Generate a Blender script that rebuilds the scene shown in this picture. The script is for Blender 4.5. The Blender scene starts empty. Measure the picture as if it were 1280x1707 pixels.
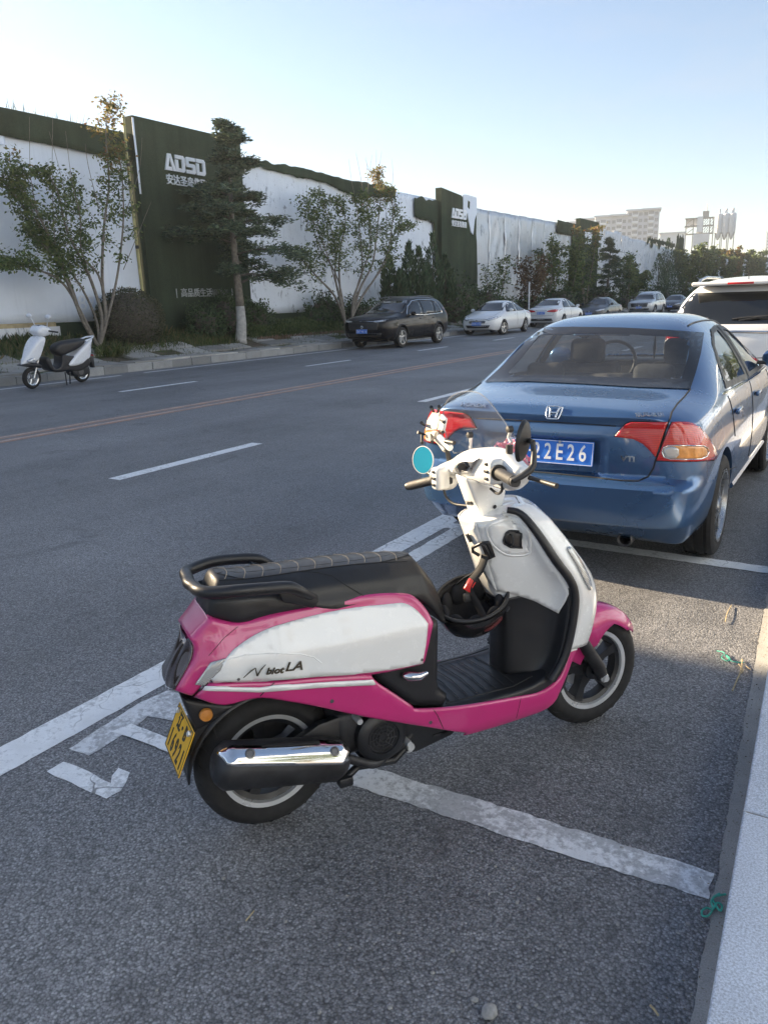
import bpy, bmesh, math, random
from mathutils import Vector, Matrix, noise
from mathutils.geometry import delaunay_2d_cdt
from mathutils.bvhtree import BVHTree
R = math.radians
scene = bpy.context.scene
COL = scene.collection
random.seed(7)

# ------------------------------------------------------------------ camera
F_PX, YAW, PIT, ROLL, CAM_H = 1285.17, -0.55411, 0.26504, -0.029858, 1.52466
CX, CY, PW, PH = 640.0, 853.5, 1280.0, 1707.0
FW = Vector((math.sin(YAW)*math.cos(PIT), math.cos(YAW)*math.cos(PIT), -math.sin(PIT)))
_r = Vector((math.cos(YAW), -math.sin(YAW), 0)); _u = _r.cross(FW)
RT = _r*math.cos(ROLL) + _u*math.sin(ROLL)
UP = -_r*math.sin(ROLL) + _u*math.cos(ROLL)
EYE = Vector((0, 0, CAM_H))
cam_d = bpy.data.cameras.new('camera'); cam = bpy.data.objects.new('camera', cam_d)
COL.objects.link(cam); scene.camera = cam
cam_d.sensor_fit = 'VERTICAL'; cam_d.sensor_height = 36.0; cam_d.lens = F_PX/PH*36.0
cam_d.clip_start = 0.05; cam_d.clip_end = 5000
M3 = Matrix((RT, UP, -FW)).transposed()
cam.matrix_world = Matrix.Translation(EYE) @ M3.to_4x4()

# ------------------------------------------------------------------ sky and sun
SUN_TAN = 0.364
SUN_V = Vector((-1.0, -0.043, SUN_TAN)).normalized()      # towards the sun
SUN_EL = math.asin(SUN_V.z); SUN_ROT = math.atan2(SUN_V.x, SUN_V.y)
world = bpy.data.worlds.new('World'); scene.world = world; world.use_nodes = True
wn = world.node_tree.nodes; wl = world.node_tree.links; wn.clear()
sky = wn.new('ShaderNodeTexSky'); sky.sky_type = 'NISHITA'; sky.sun_disc = False
sky.sun_elevation = SUN_EL; sky.sun_rotation = SUN_ROT % (2*math.pi)
sky.altitude = 50; sky.air_density = 1.0; sky.dust_density = 0.5; sky.ozone_density = 2.2
bg = wn.new('ShaderNodeBackground'); bg.inputs['Strength'].default_value = 0.050
wo = wn.new('ShaderNodeOutputWorld')
tcw = wn.new('ShaderNodeTexCoord'); mpw = wn.new('ShaderNodeMapping'); mpw.inputs['Scale'].default_value = (1.0, 1.0, 4.0); wl.new(tcw.outputs['Generated'], mpw.inputs[0])
nzw = wn.new('ShaderNodeTexNoise'); nzw.inputs['Scale'].default_value = 3.1; nzw.inputs['Detail'].default_value = 8; nzw.inputs['Roughness'].default_value = 0.6; wl.new(mpw.outputs[0], nzw.inputs['Vector'])
rpw = wn.new('ShaderNodeValToRGB'); rpw.color_ramp.elements[0].position = 0.52; rpw.color_ramp.elements[0].color = (0.06, 0.06, 0.06, 1); rpw.color_ramp.elements[1].position = 0.80; rpw.color_ramp.elements[1].color = (0.45, 0.45, 0.45, 1); wl.new(nzw.outputs['Fac'], rpw.inputs[0])
mxw = wn.new('ShaderNodeMix'); mxw.data_type = 'RGBA'; mxw.inputs[7].default_value = (2.7, 3.05, 3.7, 1); wl.new(rpw.outputs[0], mxw.inputs[0]); wl.new(sky.outputs[0], mxw.inputs[6])
wl.new(mxw.outputs[2], bg.inputs[0]); wl.new(bg.outputs[0], wo.inputs[0])
sun_d = bpy.data.lights.new('sun', 'SUN'); sun_d.energy = 5.0; sun_d.angle = R(0.55); sun_d.color = (1.0, 0.79, 0.53)
sun = bpy.data.objects.new('sun', sun_d); COL.objects.link(sun)
sun.rotation_euler = SUN_V.to_track_quat('Z', 'Y').to_euler(); sun.location = (-30, 0, 40)
scene.view_settings.view_transform = 'Standard'; scene.view_settings.look = 'None'
scene.view_settings.gamma = 1; scene.view_settings.exposure = 2.18
try: scene.view_settings.use_curve_mapping = False
except Exception: pass
try:
    scene.cycles.max_bounces = 10; scene.cycles.transparent_max_bounces = 16
    scene.cycles.caustics_reflective = False; scene.cycles.caustics_refractive = False
    scene.cycles.sample_clamp_indirect = 6
except Exception: pass

# ------------------------------------------------------------------ pixel helpers (a pixel gives a direction only)
def ray(px, py): return FW + RT*((px-CX)/F_PX) - UP*((py-CY)/F_PX)
def gnd(px, py, z=0.0):
    v = ray(px, py); return EYE + v*((z-CAM_H)/v.z)
def atX(px, py, X):
    v = ray(px, py); return EYE + v*(X/v.x)

# ------------------------------------------------------------------ scene helpers
def tag(o, label=None, cat=None, group=None, kind=None):
    if label: o['label'] = label
    if cat: o['category'] = cat
    if group: o['group'] = group
    if kind: o['kind'] = kind
    return o
def empty(name, loc=(0, 0, 0), rz=0.0, label=None, cat=None, group=None):
    o = bpy.data.objects.new(name, None); COL.objects.link(o); o.location = loc; o.rotation_euler = (0, 0, rz)
    o.empty_display_size = 0.1
    return tag(o, label, cat, group)
def link_mesh(name, me, mat=None, parent=None):
    o = bpy.data.objects.new(name, me); COL.objects.link(o)
    if mat is not None and len(me.materials) == 0: me.materials.append(mat)
    if parent is not None: o.parent = parent
    return o
def obj(name, verts, faces, mat=None, parent=None, smooth=False):
    me = bpy.data.meshes.new(name); me.from_pydata([tuple(v) for v in verts], [], faces); me.update()
    if smooth: me.shade_smooth()
    return link_mesh(name, me, mat, parent)
def obj_bm(name, bm, mat=None, parent=None, smooth=False, angle=None):
    me = bpy.data.meshes.new(name)
    bmesh.ops.recalc_face_normals(bm, faces=bm.faces)
    bm.to_mesh(me); bm.free()
    if angle is not None:
        me.shade_smooth()
        try: me.set_sharp_from_angle(angle=R(angle))
        except Exception: pass
    elif smooth: me.shade_smooth()
    return link_mesh(name, me, mat, parent)
def copy_tree(o, parent=None):
    c = o.copy(); COL.objects.link(c); c.parent = parent
    for ch in [k for k in bpy.data.objects if k.parent == o]: copy_tree(ch, c)
    return c
def inst(name, src, loc, rz=0.0, parent=None, scale=None):
    o = bpy.data.objects.new(name, src if isinstance(src, bpy.types.Mesh) else src.data); COL.objects.link(o)
    o.location = loc; o.rotation_euler = (0, 0, rz)
    if scale: o.scale = scale
    if parent is not None: o.parent = parent
    return o

def bm_box(bm, c, s, rot=None, bev=0.0, seg=2):
    m = Matrix.Translation(c) @ (rot.to_4x4() if rot is not None else Matrix.Identity(4)) @ Matrix.Diagonal((s[0], s[1], s[2], 1))
    g = bmesh.ops.create_cube(bm, size=1.0, matrix=m)
    if bev > 0:
        es = list({e for v in g['verts'] for e in v.link_edges})
        bmesh.ops.bevel(bm, geom=es, offset=bev, segments=seg, affect='EDGES', profile=0.5)
    return bm
def box(name, c, s, mat, parent=None, rot=None, bev=0.0, seg=2):
    bm = bmesh.new(); bm_box(bm, c, s, rot, bev, seg)
    return obj_bm(name, bm, mat, parent, angle=40 if bev else None)
def bm_tube(bm, pts, r, n=10, cap=True, closed=False, flat=1.0):
    """sweep a circle (or radii list) along points"""
    pts = [Vector(p) for p in pts]; N = len(pts)
    rr = r if isinstance(r, (list, tuple)) else [r]*N
    rings = []; prev = None
    for i, p in enumerate(pts):
        if closed: t = pts[(i+1) % N] - pts[i-1]
        elif i == 0: t = pts[1]-pts[0]
        elif i == N-1: t = pts[-1]-pts[-2]
        else: t = pts[i+1]-pts[i-1]
        t.normalize()
        if prev is None:
            a = Vector((0, 0, 1)) if abs(t.z) < 0.9 else Vector((1, 0, 0))
            nx = t.cross(a).normalized()
        else:
            nx = (prev - t*prev.dot(t)).normalized()
        prev = nx; ny = t.cross(nx)
        rings.append([bm.verts.new(p + (nx*math.cos(2*math.pi*k/n) + ny*math.sin(2*math.pi*k/n)*flat)*rr[i]) for k in range(n)])
    for i in range(N if closed else N-1):
        a, b = rings[i], rings[(i+1) % N]
        for k in range(n): bm.faces.new((a[k], a[(k+1) % n], b[(k+1) % n], b[k]))
    if cap and not closed:
        bm.faces.new(list(reversed(rings[0]))); bm.faces.new(rings[-1])
    return bm
def tube(name, pts, r, mat, parent=None, n=10, closed=False, flat=1.0):
    bm = bmesh.new(); bm_tube(bm, pts, r, n, True, closed, flat)
    return obj_bm(name, bm, mat, parent, angle=50)
def bm_lathe(bm, prof, axis_o=(0, 0, 0), axis='Y', n=40, closed=False):
    """prof: list of (radius, along)"""
    o = Vector(axis_o); rings = []
    for (r, a) in prof:
        ring = []
        for k in range(n):
            t = 2*math.pi*k/n; c, s = math.cos(t)*r, math.sin(t)*r
            v = {'X': (a, c, s), 'Y': (c, a, s), 'Z': (c, s, a)}[axis]
            ring.append(bm.verts.new(o + Vector(v)))
        rings.append(ring)
    m = len(rings)
    for i in range(m if closed else m-1):
        a, b = rings[i], rings[(i+1) % m]
        for k in range(n): bm.faces.new((a[k], a[(k+1) % n], b[(k+1) % n], b[k]))
    return bm
def lathe(name, prof, mat, parent=None, o=(0, 0, 0), axis='Y', n=40, closed=False, angle=35):
    bm = bmesh.new(); bm_lathe(bm, prof, o, axis, n, closed)
    return obj_bm(name, bm, mat, parent, angle=angle)
def prism(name, poly, axis, a0, a1, mat, parent=None, bev=0.0):
    """2-D polygon extruded along axis ('X': poly=(y,z); 'Y': (x,z); 'Z': (x,y))"""
    bm = bmesh.new()
    def P(q, a): return {'X': (a, q[0], q[1]), 'Y': (q[0], a, q[1]), 'Z': (q[0], q[1], a)}[axis]
    lo = [bm.verts.new(P(q, a0)) for q in poly]; hi = [bm.verts.new(P(q, a1)) for q in poly]
    n = len(poly)
    bm.faces.new(lo); bm.faces.new(hi)
    for i in range(n): bm.faces.new((lo[i], lo[(i+1) % n], hi[(i+1) % n], hi[i]))
    if bev > 0:
        bmesh.ops.bevel(bm, geom=list(bm.edges), offset=bev, segments=2, affect='EDGES', profile=0.5)
    return obj_bm(name, bm, mat, parent, angle=35 if bev else None)
def resample(poly, step, closed=True):
    out = []; n = len(poly)
    for i in range(n if closed else n-1):
        a, b = Vector(poly[i][:2]), Vector(poly[(i+1) % n][:2]); L = (b-a).length; k = max(1, int(round(L/step)))
        for j in range(k): out.append(a.lerp(b, j/k))
    if not closed: out.append(Vector(poly[-1][:2]))
    return out
def smooth_poly(ctrl, seg=6, closed=True):
    """Catmull-Rom; a control point given with a third value 1 stays a corner"""
    n = len(ctrl); P = [Vector(c[:2]) for c in ctrl]; corner = [len(c) > 2 and c[2] for c in ctrl]; out = []
    for i in range(n if closed else n-1):
        p1, p2 = P[i], P[(i+1) % n]
        p0 = P[i-1] if (closed or i > 0) else p1
        p3 = P[(i+2) % n] if (closed or i+2 < n) else p2
        if corner[i]: p0 = p1 + (p1-p2)*0.5
        if corner[(i+1) % n]: p3 = p2 + (p2-p1)*0.5
        for j in range(seg):
            t = j/seg
            out.append(0.5*((2*p1) + (p2-p0)*t + (2*p0-5*p1+4*p2-p3)*t*t + (3*p1-p0-3*p2+p3)*t**3))
    if not closed: out.append(P[-1])
    return out
def inside(poly, q):
    c = False; n = len(poly); x, y = q[0], q[1]; j = n-1
    for i in range(n):
        a, b = poly[i], poly[j]
        if (a[1] > y) != (b[1] > y) and x < (b[0]-a[0])*(y-a[1])/(b[1]-a[1]) + a[0]: c = not c
        j = i
    return c
def edge_dist(poly, q):
    d = 1e9; n = len(poly); q = Vector(q)
    for i in range(n):
        a = Vector(poly[i]); ab = Vector(poly[(i+1) % n])-a; L = ab.length_squared
        t = 0 if L == 0 else max(0, min(1, (q-a).dot(ab)/L))
        d = min(d, (q-a-ab*t).length)
    return d
def fill2d(poly, step, rings=()):
    """triangulate a 2-D outline with interior points -> points, triangles"""
    pts = resample(poly, step); nb = len(pts)
    xs = [p[0] for p in pts]; ys = [p[1] for p in pts]
    edges = [(i, (i+1) % nb) for i in range(nb)]
    inner = []; lim = step*0.45
    if rings:
        area = sum(a[0]*b[1]-b[0]*a[1] for a, b in zip(pts, pts[1:]+pts[:1])); sg = 1 if area > 0 else -1
        for rr in rings:
            for i in range(nb):
                t = (pts[(i+1) % nb]-pts[i-1]); t = t.normalized() if t.length > 1e-9 else Vector((1, 0)); q = pts[i]+Vector((-t.y, t.x))*sg*rr
                if inside(pts, q) and edge_dist(pts, q) > rr*0.93: inner.append(q)
        lim = max(rings)+step*0.45
    y = min(ys)+step*0.5; row = 0
    while y < max(ys):
        x = min(xs)+step*(0.5 if row % 2 else 0.05)
        while x < max(xs):
            q = Vector((x, y))
            if inside(pts, q) and edge_dist(pts, q) > lim: inner.append(q)
            x += step
        y += step*0.87; row += 1
    v, e, f, ov, oe, of = delaunay_2d_cdt(pts+inner, edges, [], 1, 1e-6)
    return [Vector(q) for q in v], [tuple(t) for t in f], pts

# ------------------------------------------------------------------ materials
class NT:
    def __init__(s, name):
        s.m = bpy.data.materials.new(name); s.m.use_nodes = True; s.t = s.m.node_tree; s.n = s.t.nodes; s.n.clear()
        s.out = s.n.new('ShaderNodeOutputMaterial'); s.b = s.n.new('ShaderNodeBsdfPrincipled'); s.L(s.b.outputs[0], s.out.inputs[0])
    def L(s, a, b): s.t.links.new(a, b)
    def N(s, ty, **kw):
        n = s.n.new(ty)
        for k, v in kw.items(): setattr(n, k, v)
        return n
    def pos(s, world=False):
        if world: return s.N('ShaderNodeNewGeometry').outputs['Position']
        return s.N('ShaderNodeTexCoord').outputs['Object']
    def noise(s, vec, scale, detail=4, rough=0.55, dist=0.0):
        n = s.N('ShaderNodeTexNoise'); n.inputs['Scale'].default_value = scale; n.inputs['Detail'].default_value = detail
        n.inputs['Roughness'].default_value = rough; n.inputs['Distortion'].default_value = dist
        if vec is not None: s.L(vec, n.inputs['Vector'])
        return n.outputs['Fac']
    def voro(s, vec, scale, feature='F1', out='Distance'):
        n = s.N('ShaderNodeTexVoronoi', feature=feature); n.inputs['Scale'].default_value = scale
        s.L(vec, n.inputs['Vector']); return n.outputs[out]
    def ramp(s, fac, stops, interp='LINEAR'):
        r = s.N('ShaderNodeValToRGB'); r.color_ramp.interpolation = interp; el = r.color_ramp.elements
        while len(el) < len(stops): el.new(0.5)
        for e, (p, c) in zip(el, stops):
            e.position = p; e.color = (c, c, c, 1) if isinstance(c, (int, float)) else (*c[:3], 1)
        s.L(fac, r.inputs[0]); return r.outputs[0]
    def mix(s, fac, a, b, mode='MIX'):
        n = s.N('ShaderNodeMix', data_type='RGBA', blend_type=mode)
        for i, v in ((0, fac), (6, a), (7, b)):
            if isinstance(v, (int, float)): n.inputs[i].default_value = v if i == 0 else (v, v, v, 1)
            elif isinstance(v, (tuple, list)): n.inputs[i].default_value = (*v[:3], 1)
            else: s.L(v, n.inputs[i])
        return n.outputs[2]
    def math(s, op, a, b=0.0):
        n = s.N('ShaderNodeMath', operation=op)
        for i, v in ((0, a), (1, b)):
            if isinstance(v, (int, float)): n.inputs[i].default_value = v
            else: s.L(v, n.inputs[i])
        return n.outputs[0]
    def bump(s, h, strength=0.3, dist=0.01, prev=None):
        n = s.N('ShaderNodeBump'); n.inputs['Strength'].default_value = strength; n.inputs['Distance'].default_value = dist
        s.L(h, n.inputs['Height'])
        if prev is not None: s.L(prev, n.inputs['Normal'])
        return n.outputs[0]
    def set(s, **kw):
        for k, v in kw.items():
            i = s.b.inputs[k]
            if isinstance(v, (int, float)): i.default_value = v
            elif isinstance(v, (tuple, list)): i.default_value = (*v[:3], 1) if len(v) == 3 and i.type == 'RGBA' else v
            else: s.L(v, i)
        return s.m
def pmat(name, col, rough=0.5, metal=0.0, coat=0.0, var=0.12, vs=6.0, bump=0.0, bs=60.0, bd=0.002, spec=0.5, rvar=0.08, alpha=None, trans=0.0, ior=1.45, world=False):
    """plain procedural material: base colour with slight mottling, varied roughness, optional fine relief"""
    t = NT(name); p = t.pos(world)
    n1 = t.noise(p, vs, 5); lo = tuple(c*(1-var) for c in col); hi = tuple(min(1, c*(1+var)) for c in col)
    c = t.ramp(n1, [(0.3, lo), (0.7, hi)])
    n2 = t.noise(p, vs*3.1, 4)
    r = t.ramp(n2, [(0.3, max(0.02, rough-rvar)), (0.7, min(1, rough+rvar))])
    t.set(**{'Base Color': c, 'Roughness': r, 'Metallic': metal, 'Coat Weight': coat, 'Coat Roughness': 0.04, 'Specular IOR Level': spec})
    if trans: t.set(**{'Transmission Weight': trans, 'IOR': ior})
    if alpha is not None: t.set(Alpha=alpha)
    if bump: t.set(Normal=t.bump(t.noise(p, bs, 3), bump, bd))
    return t.m
def glass_mat(name, tint, alpha_, rough=0.02):
    """thin sheet glass: a tinted see-through sheet with a glossy coat of reflections"""
    t = NT(name); t.n.remove(t.b)
    tr = t.N('ShaderNodeBsdfTransparent'); tr.inputs[0].default_value = (*tint, 1)
    gl = t.N('ShaderNodeBsdfGlossy'); gl.inputs['Roughness'].default_value = rough; gl.inputs[0].default_value = (1, 1, 1, 1)
    df = t.N('ShaderNodeBsdfDiffuse'); df.inputs[0].default_value = (0.35, 0.37, 0.40, 1)
    lw = t.N('ShaderNodeLayerWeight'); lw.inputs[0].default_value = 0.5
    fr = t.ramp(lw.outputs['Facing'], [(0.0, 0.045), (0.55, 0.075), (0.8, 0.22), (0.93, 0.55), (1.0, 0.95)])
    nz = t.noise(t.pos(), 3.0, 4)
    m1 = t.N('ShaderNodeMixShader'); t.L(t.ramp(nz, [(0.35, alpha_*0.7), (0.75, alpha_*1.3)]), m1.inputs[0]); t.L(tr.outputs[0], m1.inputs[1]); t.L(df.outputs[0], m1.inputs[2])
    m2 = t.N('ShaderNodeMixShader'); t.L(fr, m2.inputs[0]); t.L(m1.outputs[0], m2.inputs[1]); t.L(gl.outputs[0], m2.inputs[2])
    t.L(m2.outputs[0], t.out.inputs[0]); return t.m

def text_obj(name, body, size, mat, parent, M, extrude=0.002, sx=1.0, bold=0.0, align='CENTER'):
    """lettering: text -> mesh, placed by matrix M (text lies in its local XY plane, facing +Z)"""
    cu = bpy.data.curves.new('t', 'FONT'); cu.body = body; cu.size = size; cu.extrude = extrude; cu.offset = bold
    cu.align_x = align; cu.align_y = 'CENTER'; cu.resolution_u = 3
    to = bpy.data.objects.new('t', cu); COL.objects.link(to)
    bpy.context.view_layer.update()
    me = bpy.data.meshes.new_from_object(to.evaluated_get(bpy.context.evaluated_depsgraph_get()))
    bpy.data.objects.remove(to); bpy.data.curves.remove(cu)
    me.materials.clear(); me.name = name
    me.transform(M @ Matrix.Diagonal((sx, 1, 1, 1)))
    return link_mesh(name, me, mat, parent)
def basis(o, x, y):
    x = Vector(x).normalized(); z = x.cross(Vector(y)).normalized(); y = z.cross(x)
    return Matrix.Translation(o) @ Matrix((x, y, z)).transposed().to_4x4()
# ================================================================== ground, road, kerbs, markings
def asphalt_material(name, lo, hi, big, seed_shift=0.0):
    t = NT(name); p = t.pos(True)
    wob = t.N('ShaderNodeVectorMath', operation='ADD'); t.L(p, wob.inputs[0]); wob.inputs[1].default_value = (seed_shift, 3.3, 0)
    p2 = wob.outputs[0]
    cell = t.N('ShaderNodeTexVoronoi', feature='F1'); cell.inputs['Scale'].default_value = 150; cell.inputs['Randomness'].default_value = 1; t.L(p2, cell.inputs['Vector'])
    sep = t.N('ShaderNodeSeparateColor'); t.L(cell.outputs['Color'], sep.inputs[0])
    agg = t.ramp(sep.outputs[0], [(0.0, lo), (0.55, tuple((a*0.65+b*0.35) for a, b in zip(lo, hi))), (0.86, tuple((a*0.35+b*0.65) for a, b in zip(lo, hi))), (1.0, hi)])
    fine = t.noise(p2, 420, 2); c = t.mix(0.35, agg, t.ramp(fine, [(0.3, tuple(x*0.55 for x in lo)), (0.75, tuple(x*1.0 for x in hi))]))
    gap = t.ramp(cell.outputs['Distance'], [(0.45, 1.0), (0.75, 0.45)])
    c = t.mix(1.0, c, gap, 'MULTIPLY')
    big_n = t.noise(p, 0.55, 6, 0.6); mid = t.noise(p, 5.0, 5, 0.6)
    c = t.mix(1.0, c, t.ramp(big_n, [(0.32, big[0]), (0.68, big[1])]), 'MULTIPLY')
    c = t.mix(1.0, c, t.ramp(mid, [(0.3, 0.86), (0.7, 1.14)]), 'MULTIPLY')
    # sparse pale stones and dust specks
    spk = t.voro(p, 34, 'F1'); c = t.mix(t.ramp(spk, [(0.035, 0.55), (0.07, 0.0)]), c, (0.34, 0.33, 0.31))
    tyre = t.N('ShaderNodeMapping'); tyre.inputs['Scale'].default_value = (1.1, 0.02, 1); t.L(p, tyre.inputs[0])
    c = t.mix(1.0, c, t.ramp(t.noise(tyre.outputs[0], 1.6, 3), [(0.35, 0.88), (0.65, 1.1)]), 'MULTIPLY')
    # old oil drips and hairline cracks
    oil = t.math('MULTIPLY', t.ramp(t.noise(p, 1.9, 4, 0.5, 0.6), [(0.62, 0.0), (0.70, 0.55)]), t.ramp(t.noise(p, 14, 4, 0.6), [(0.35, 0.2), (0.65, 1.0)]))
    c = t.mix(oil, c, (0.045, 0.044, 0.045))
    wv = t.N('ShaderNodeVectorMath', operation='ADD'); t.L(p, wv.inputs[0]); wn_ = t.N('ShaderNodeTexNoise'); wn_.inputs['Scale'].default_value = 2.5; wn_.inputs['Detail'].default_value = 6; t.L(p, wn_.inputs['Vector'])
    ws_ = t.N('ShaderNodeVectorMath', operation='SCALE'); ws_.inputs['Scale'].default_value = 0.9; t.L(wn_.outputs['Color'], ws_.inputs[0]); t.L(ws_.outputs[0], wv.inputs[1])
    ckr = t.N('ShaderNodeTexVoronoi', feature='DISTANCE_TO_EDGE'); ckr.inputs['Scale'].default_value = 0.35; t.L(wv.outputs[0], ckr.inputs['Vector'])
    c = t.mix(t.math('MULTIPLY', t.ramp(ckr.outputs['Distance'], [(0.0008, 0.6), (0.0026, 0.0)]), t.ramp(t.noise(p, 0.6, 3), [(0.48, 0.0), (0.58, 1.0)])), c, (0.03, 0.03, 0.03))
    rough = t.ramp(mid, [(0.3, 0.50), (0.7, 0.68)])
    h = t.math('MULTIPLY', cell.outputs['Distance'], -1.0)
    nrm = t.bump(h, 0.6, 0.006); nrm = t.bump(fine, 0.35, 0.002, nrm)
    return t.set(**{'Base Color': c, 'Roughness': rough, 'Normal': nrm, 'Specular IOR Level': 0.6})
M_ASPH = asphalt_material('asphalt', (0.070, 0.072, 0.077), (0.42, 0.42, 0.43), (0.76, 1.22))

def concrete_material(name, col, scale=1.0, speck=0.25, bump=0.3, stain=0.25):
    t = NT(name); p = t.pos(True)
    n = t.noise(p, 3.2*scale, 7, 0.65); f = t.noise(p, 190*scale, 3, 0.7)
    c = t.ramp(n, [(0.25, tuple(x*(1-stain) for x in col)), (0.75, tuple(min(1, x*(1+stain*0.6)) for x in col))])
    c = t.mix(speck, c, t.ramp(f, [(0.35, tuple(x*0.35 for x in col)), (0.62, tuple(min(1, x*1.5) for x in col))]))
    return t.set(**{'Base Color': c, 'Roughness': 0.85, 'Normal': t.bump(f, bump, 0.003)})
M_KERB = concrete_material('kerb_granite', (0.58, 0.61, 0.66), 1.0, 0.5, 0.5, 0.22)
M_KERB_FAR = concrete_material('kerb_old_stone', (0.27, 0.27, 0.26), 0.6, 0.3, 0.4, 0.3)
M_GUTTER = concrete_material('gutter_concrete', (0.31, 0.305, 0.29), 1.4, 0.3, 0.5, 0.35)
M_PAVE = concrete_material('old_paving', (0.25, 0.235, 0.21), 0.5, 0.3, 0.4, 0.4)

def soil_material():
    t = NT('soil'); p = t.pos(True)
    n = t.noise(p, 1.7, 7, 0.7); g = t.noise(p, 0.9, 5, 0.6, 0.4)
    c = t.ramp(n, [(0.3, (0.06, 0.046, 0.030)), (0.7, (0.17, 0.135, 0.09))])
    c = t.mix(t.ramp(g, [(0.42, 0.0), (0.58, 0.85)]), c, (0.06, 0.085, 0.03))
    return t.set(**{'Base Color': c, 'Roughness': 0.95, 'Normal': t.bump(n, 0.8, 0.05)})
M_SOIL = soil_material()

def paint_material(name, col, wear):
    """road paint, scuffed and cracked; where it has worn off the asphalt shows"""
    t = NT(name); p = t.pos(True)
    n = t.noise(p, 38, 6, 0.75); n2 = t.noise(p, 4.5, 5, 0.6); f = t.voro(p, 105, 'F1')
    mp = t.N('ShaderNodeVectorMath', operation='ADD'); t.L(p, mp.inputs[0]); nz = t.N('ShaderNodeTexNoise'); nz.inputs['Scale'].default_value = 6; t.L(p, nz.inputs['Vector'])
    vs = t.N('ShaderNodeVectorMath', operation='SCALE'); vs.inputs['Scale'].default_value = 0.22; t.L(nz.outputs['Color'], vs.inputs[0]); t.L(vs.outputs[0], mp.inputs[1])
    crack = t.N('ShaderNodeTexVoronoi', feature='DISTANCE_TO_EDGE'); crack.inputs['Scale'].default_value = 4.2; t.L(mp.outputs[0], crack.inputs['Vector'])
    ck = t.ramp(crack.outputs['Distance'], [(0.004, 0.75), (0.016, 0.0)])
    ck = t.math('MULTIPLY', ck, t.ramp(t.noise(p, 2.3, 3), [(0.45, 0.0), (0.6, 1.0)]))
    w = t.math('ADD', t.math('MULTIPLY', n, 0.6), t.math('MULTIPLY', n2, 0.55))
    worn = t.ramp(w, [(0.62-wear*0.3, 0.0), (0.72-wear*0.3, 1.0)])
    worn = t.math('MULTIPLY', worn, 0.4+0.6*min(1, wear))
    bare = t.ramp(t.voro(p, 105, 'F1', 'Color'), [(0.1, (0.07, 0.072, 0.078)), (0.9, (0.26, 0.26, 0.265))])
    tone = t.mix(1.0, col, t.ramp(n2, [(0.3, 0.8), (0.7, 1.08)]), 'MULTIPLY')
    c = t.mix(worn, tone, bare); c = t.mix(ck, c, (0.07, 0.07, 0.07))
    return t.set(**{'Base Color': c, 'Roughness': 0.68, 'Normal': t.bump(f, 0.28, 0.004)})
M_PAINT = paint_material('road_paint_white', (0.86, 0.87, 0.87), 0.12)
M_PAINT_W = paint_material('road_paint_worn', (0.80, 0.81, 0.82), 0.36)
M_PAINT_Y = paint_material('road_paint_faded_orange', (0.52, 0.235, 0.12), 0.4)
M_PAINT_YE = paint_material('road_paint_pale', (0.58, 0.42, 0.33), 0.35)

def grid_sheet(name, x0, x1, y0, y1, z, mat, nx=1, ny=1):
    V = [(x0+(x1-x0)*i/nx, y0+(y1-y0)*j/ny, z) for j in range(ny+1) for i in range(nx+1)]
    Fc = [(j*(nx+1)+i, j*(nx+1)+i+1, (j+1)*(nx+1)+i+1, (j+1)*(nx+1)+i) for j in range(ny) for i in range(nx)]
    return obj(name, V, Fc, mat)
tag(grid_sheet('ground', -2500, 2500, -2500, 2500, -0.08, M_SOIL, 4, 4), kind='structure')
tag(grid_sheet('road', -16.03, -0.02, -40, 420, 0.0, M_ASPH, 4, 60), kind='structure')

def ragged(poly, amp=0.006, step=0.03):
    """outline with slightly uneven edges (brushed or sprayed paint)"""
    out = []
    for q in resample([(p[0], p[1]) for p in poly], step):
        n = noise.noise_vector(Vector((q[0]*23.0, q[1]*23.0, 1.7)))
        out.append((q[0]+n.x*amp, q[1]+n.y*amp))
    return out
def marking(poly, mat, name, z=0.002, amp=0.006, step=0.03, parent=None):
    return tag(obj(name, [(a, b, z) for a, b in ragged(poly, amp, step)], [list(range(len(ragged(poly, amp, step))))], mat, parent), kind='structure')
def rect(x0, x1, y0, y1): return [(x0, y0), (x1, y0), (x1, y1), (x0, y1)]
# bay outline: broad outer line, thinner inner line, cross lines, lettering strokes
marking(rect(-2.525, -2.355, -6, 4.72), M_PAINT, 'bay_line', amp=0.005)
marking(rect(-2.30, -2.175, 2.9, 4.60), M_PAINT, 'bay_line', amp=0.006)
marking(rect(-2.525, -2.355, 4.72, 60), M_PAINT, 'bay_line', amp=0.004, step=0.2)
def px_marking(pts, mat, ox, oy, s, amp=0.005, z=0.002):
    return marking([tuple(gnd(ox+a/s, oy+b/s)[:2]) for a, b in pts], mat, 'bay_letter', z=z, amp=amp, step=0.02)
px_marking([(295, 780), (400, 718), (520, 760), (600, 800), (650, 835), (695, 852), (700, 810), (745, 755), (815, 785), (790, 850), (760, 900), (670, 950), (540, 895), (400, 830)], M_PAINT, 0, 1080, 3.765)
px_marking([(440, 635), (640, 500), (870, 350), (1050, 270), (1180, 300), (1300, 330), (1250, 400), (1090, 460), (930, 430), (850, 500), (560, 680)], M_PAINT_W, 0, 1080, 3.765)
px_marking([(700, 530), (830, 480), (1060, 575), (1160, 620), (1130, 700), (980, 625), (780, 555)], M_PAINT, 0, 1080, 3.765, z=0.004)
marking([(-1.42, 1.80), (-0.19, 1.842), (-0.185, 1.955), (-1.42, 1.925)], M_PAINT_W, 'bay_cross_line', amp=0.012, step=0.025)
marking([(-2.355, 4.59), (-0.25, 4.565), (-0.25, 4.69), (-2.355, 4.715)], M_PAINT, 'bay_cross_line', z=0.004, amp=0.007)
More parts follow.
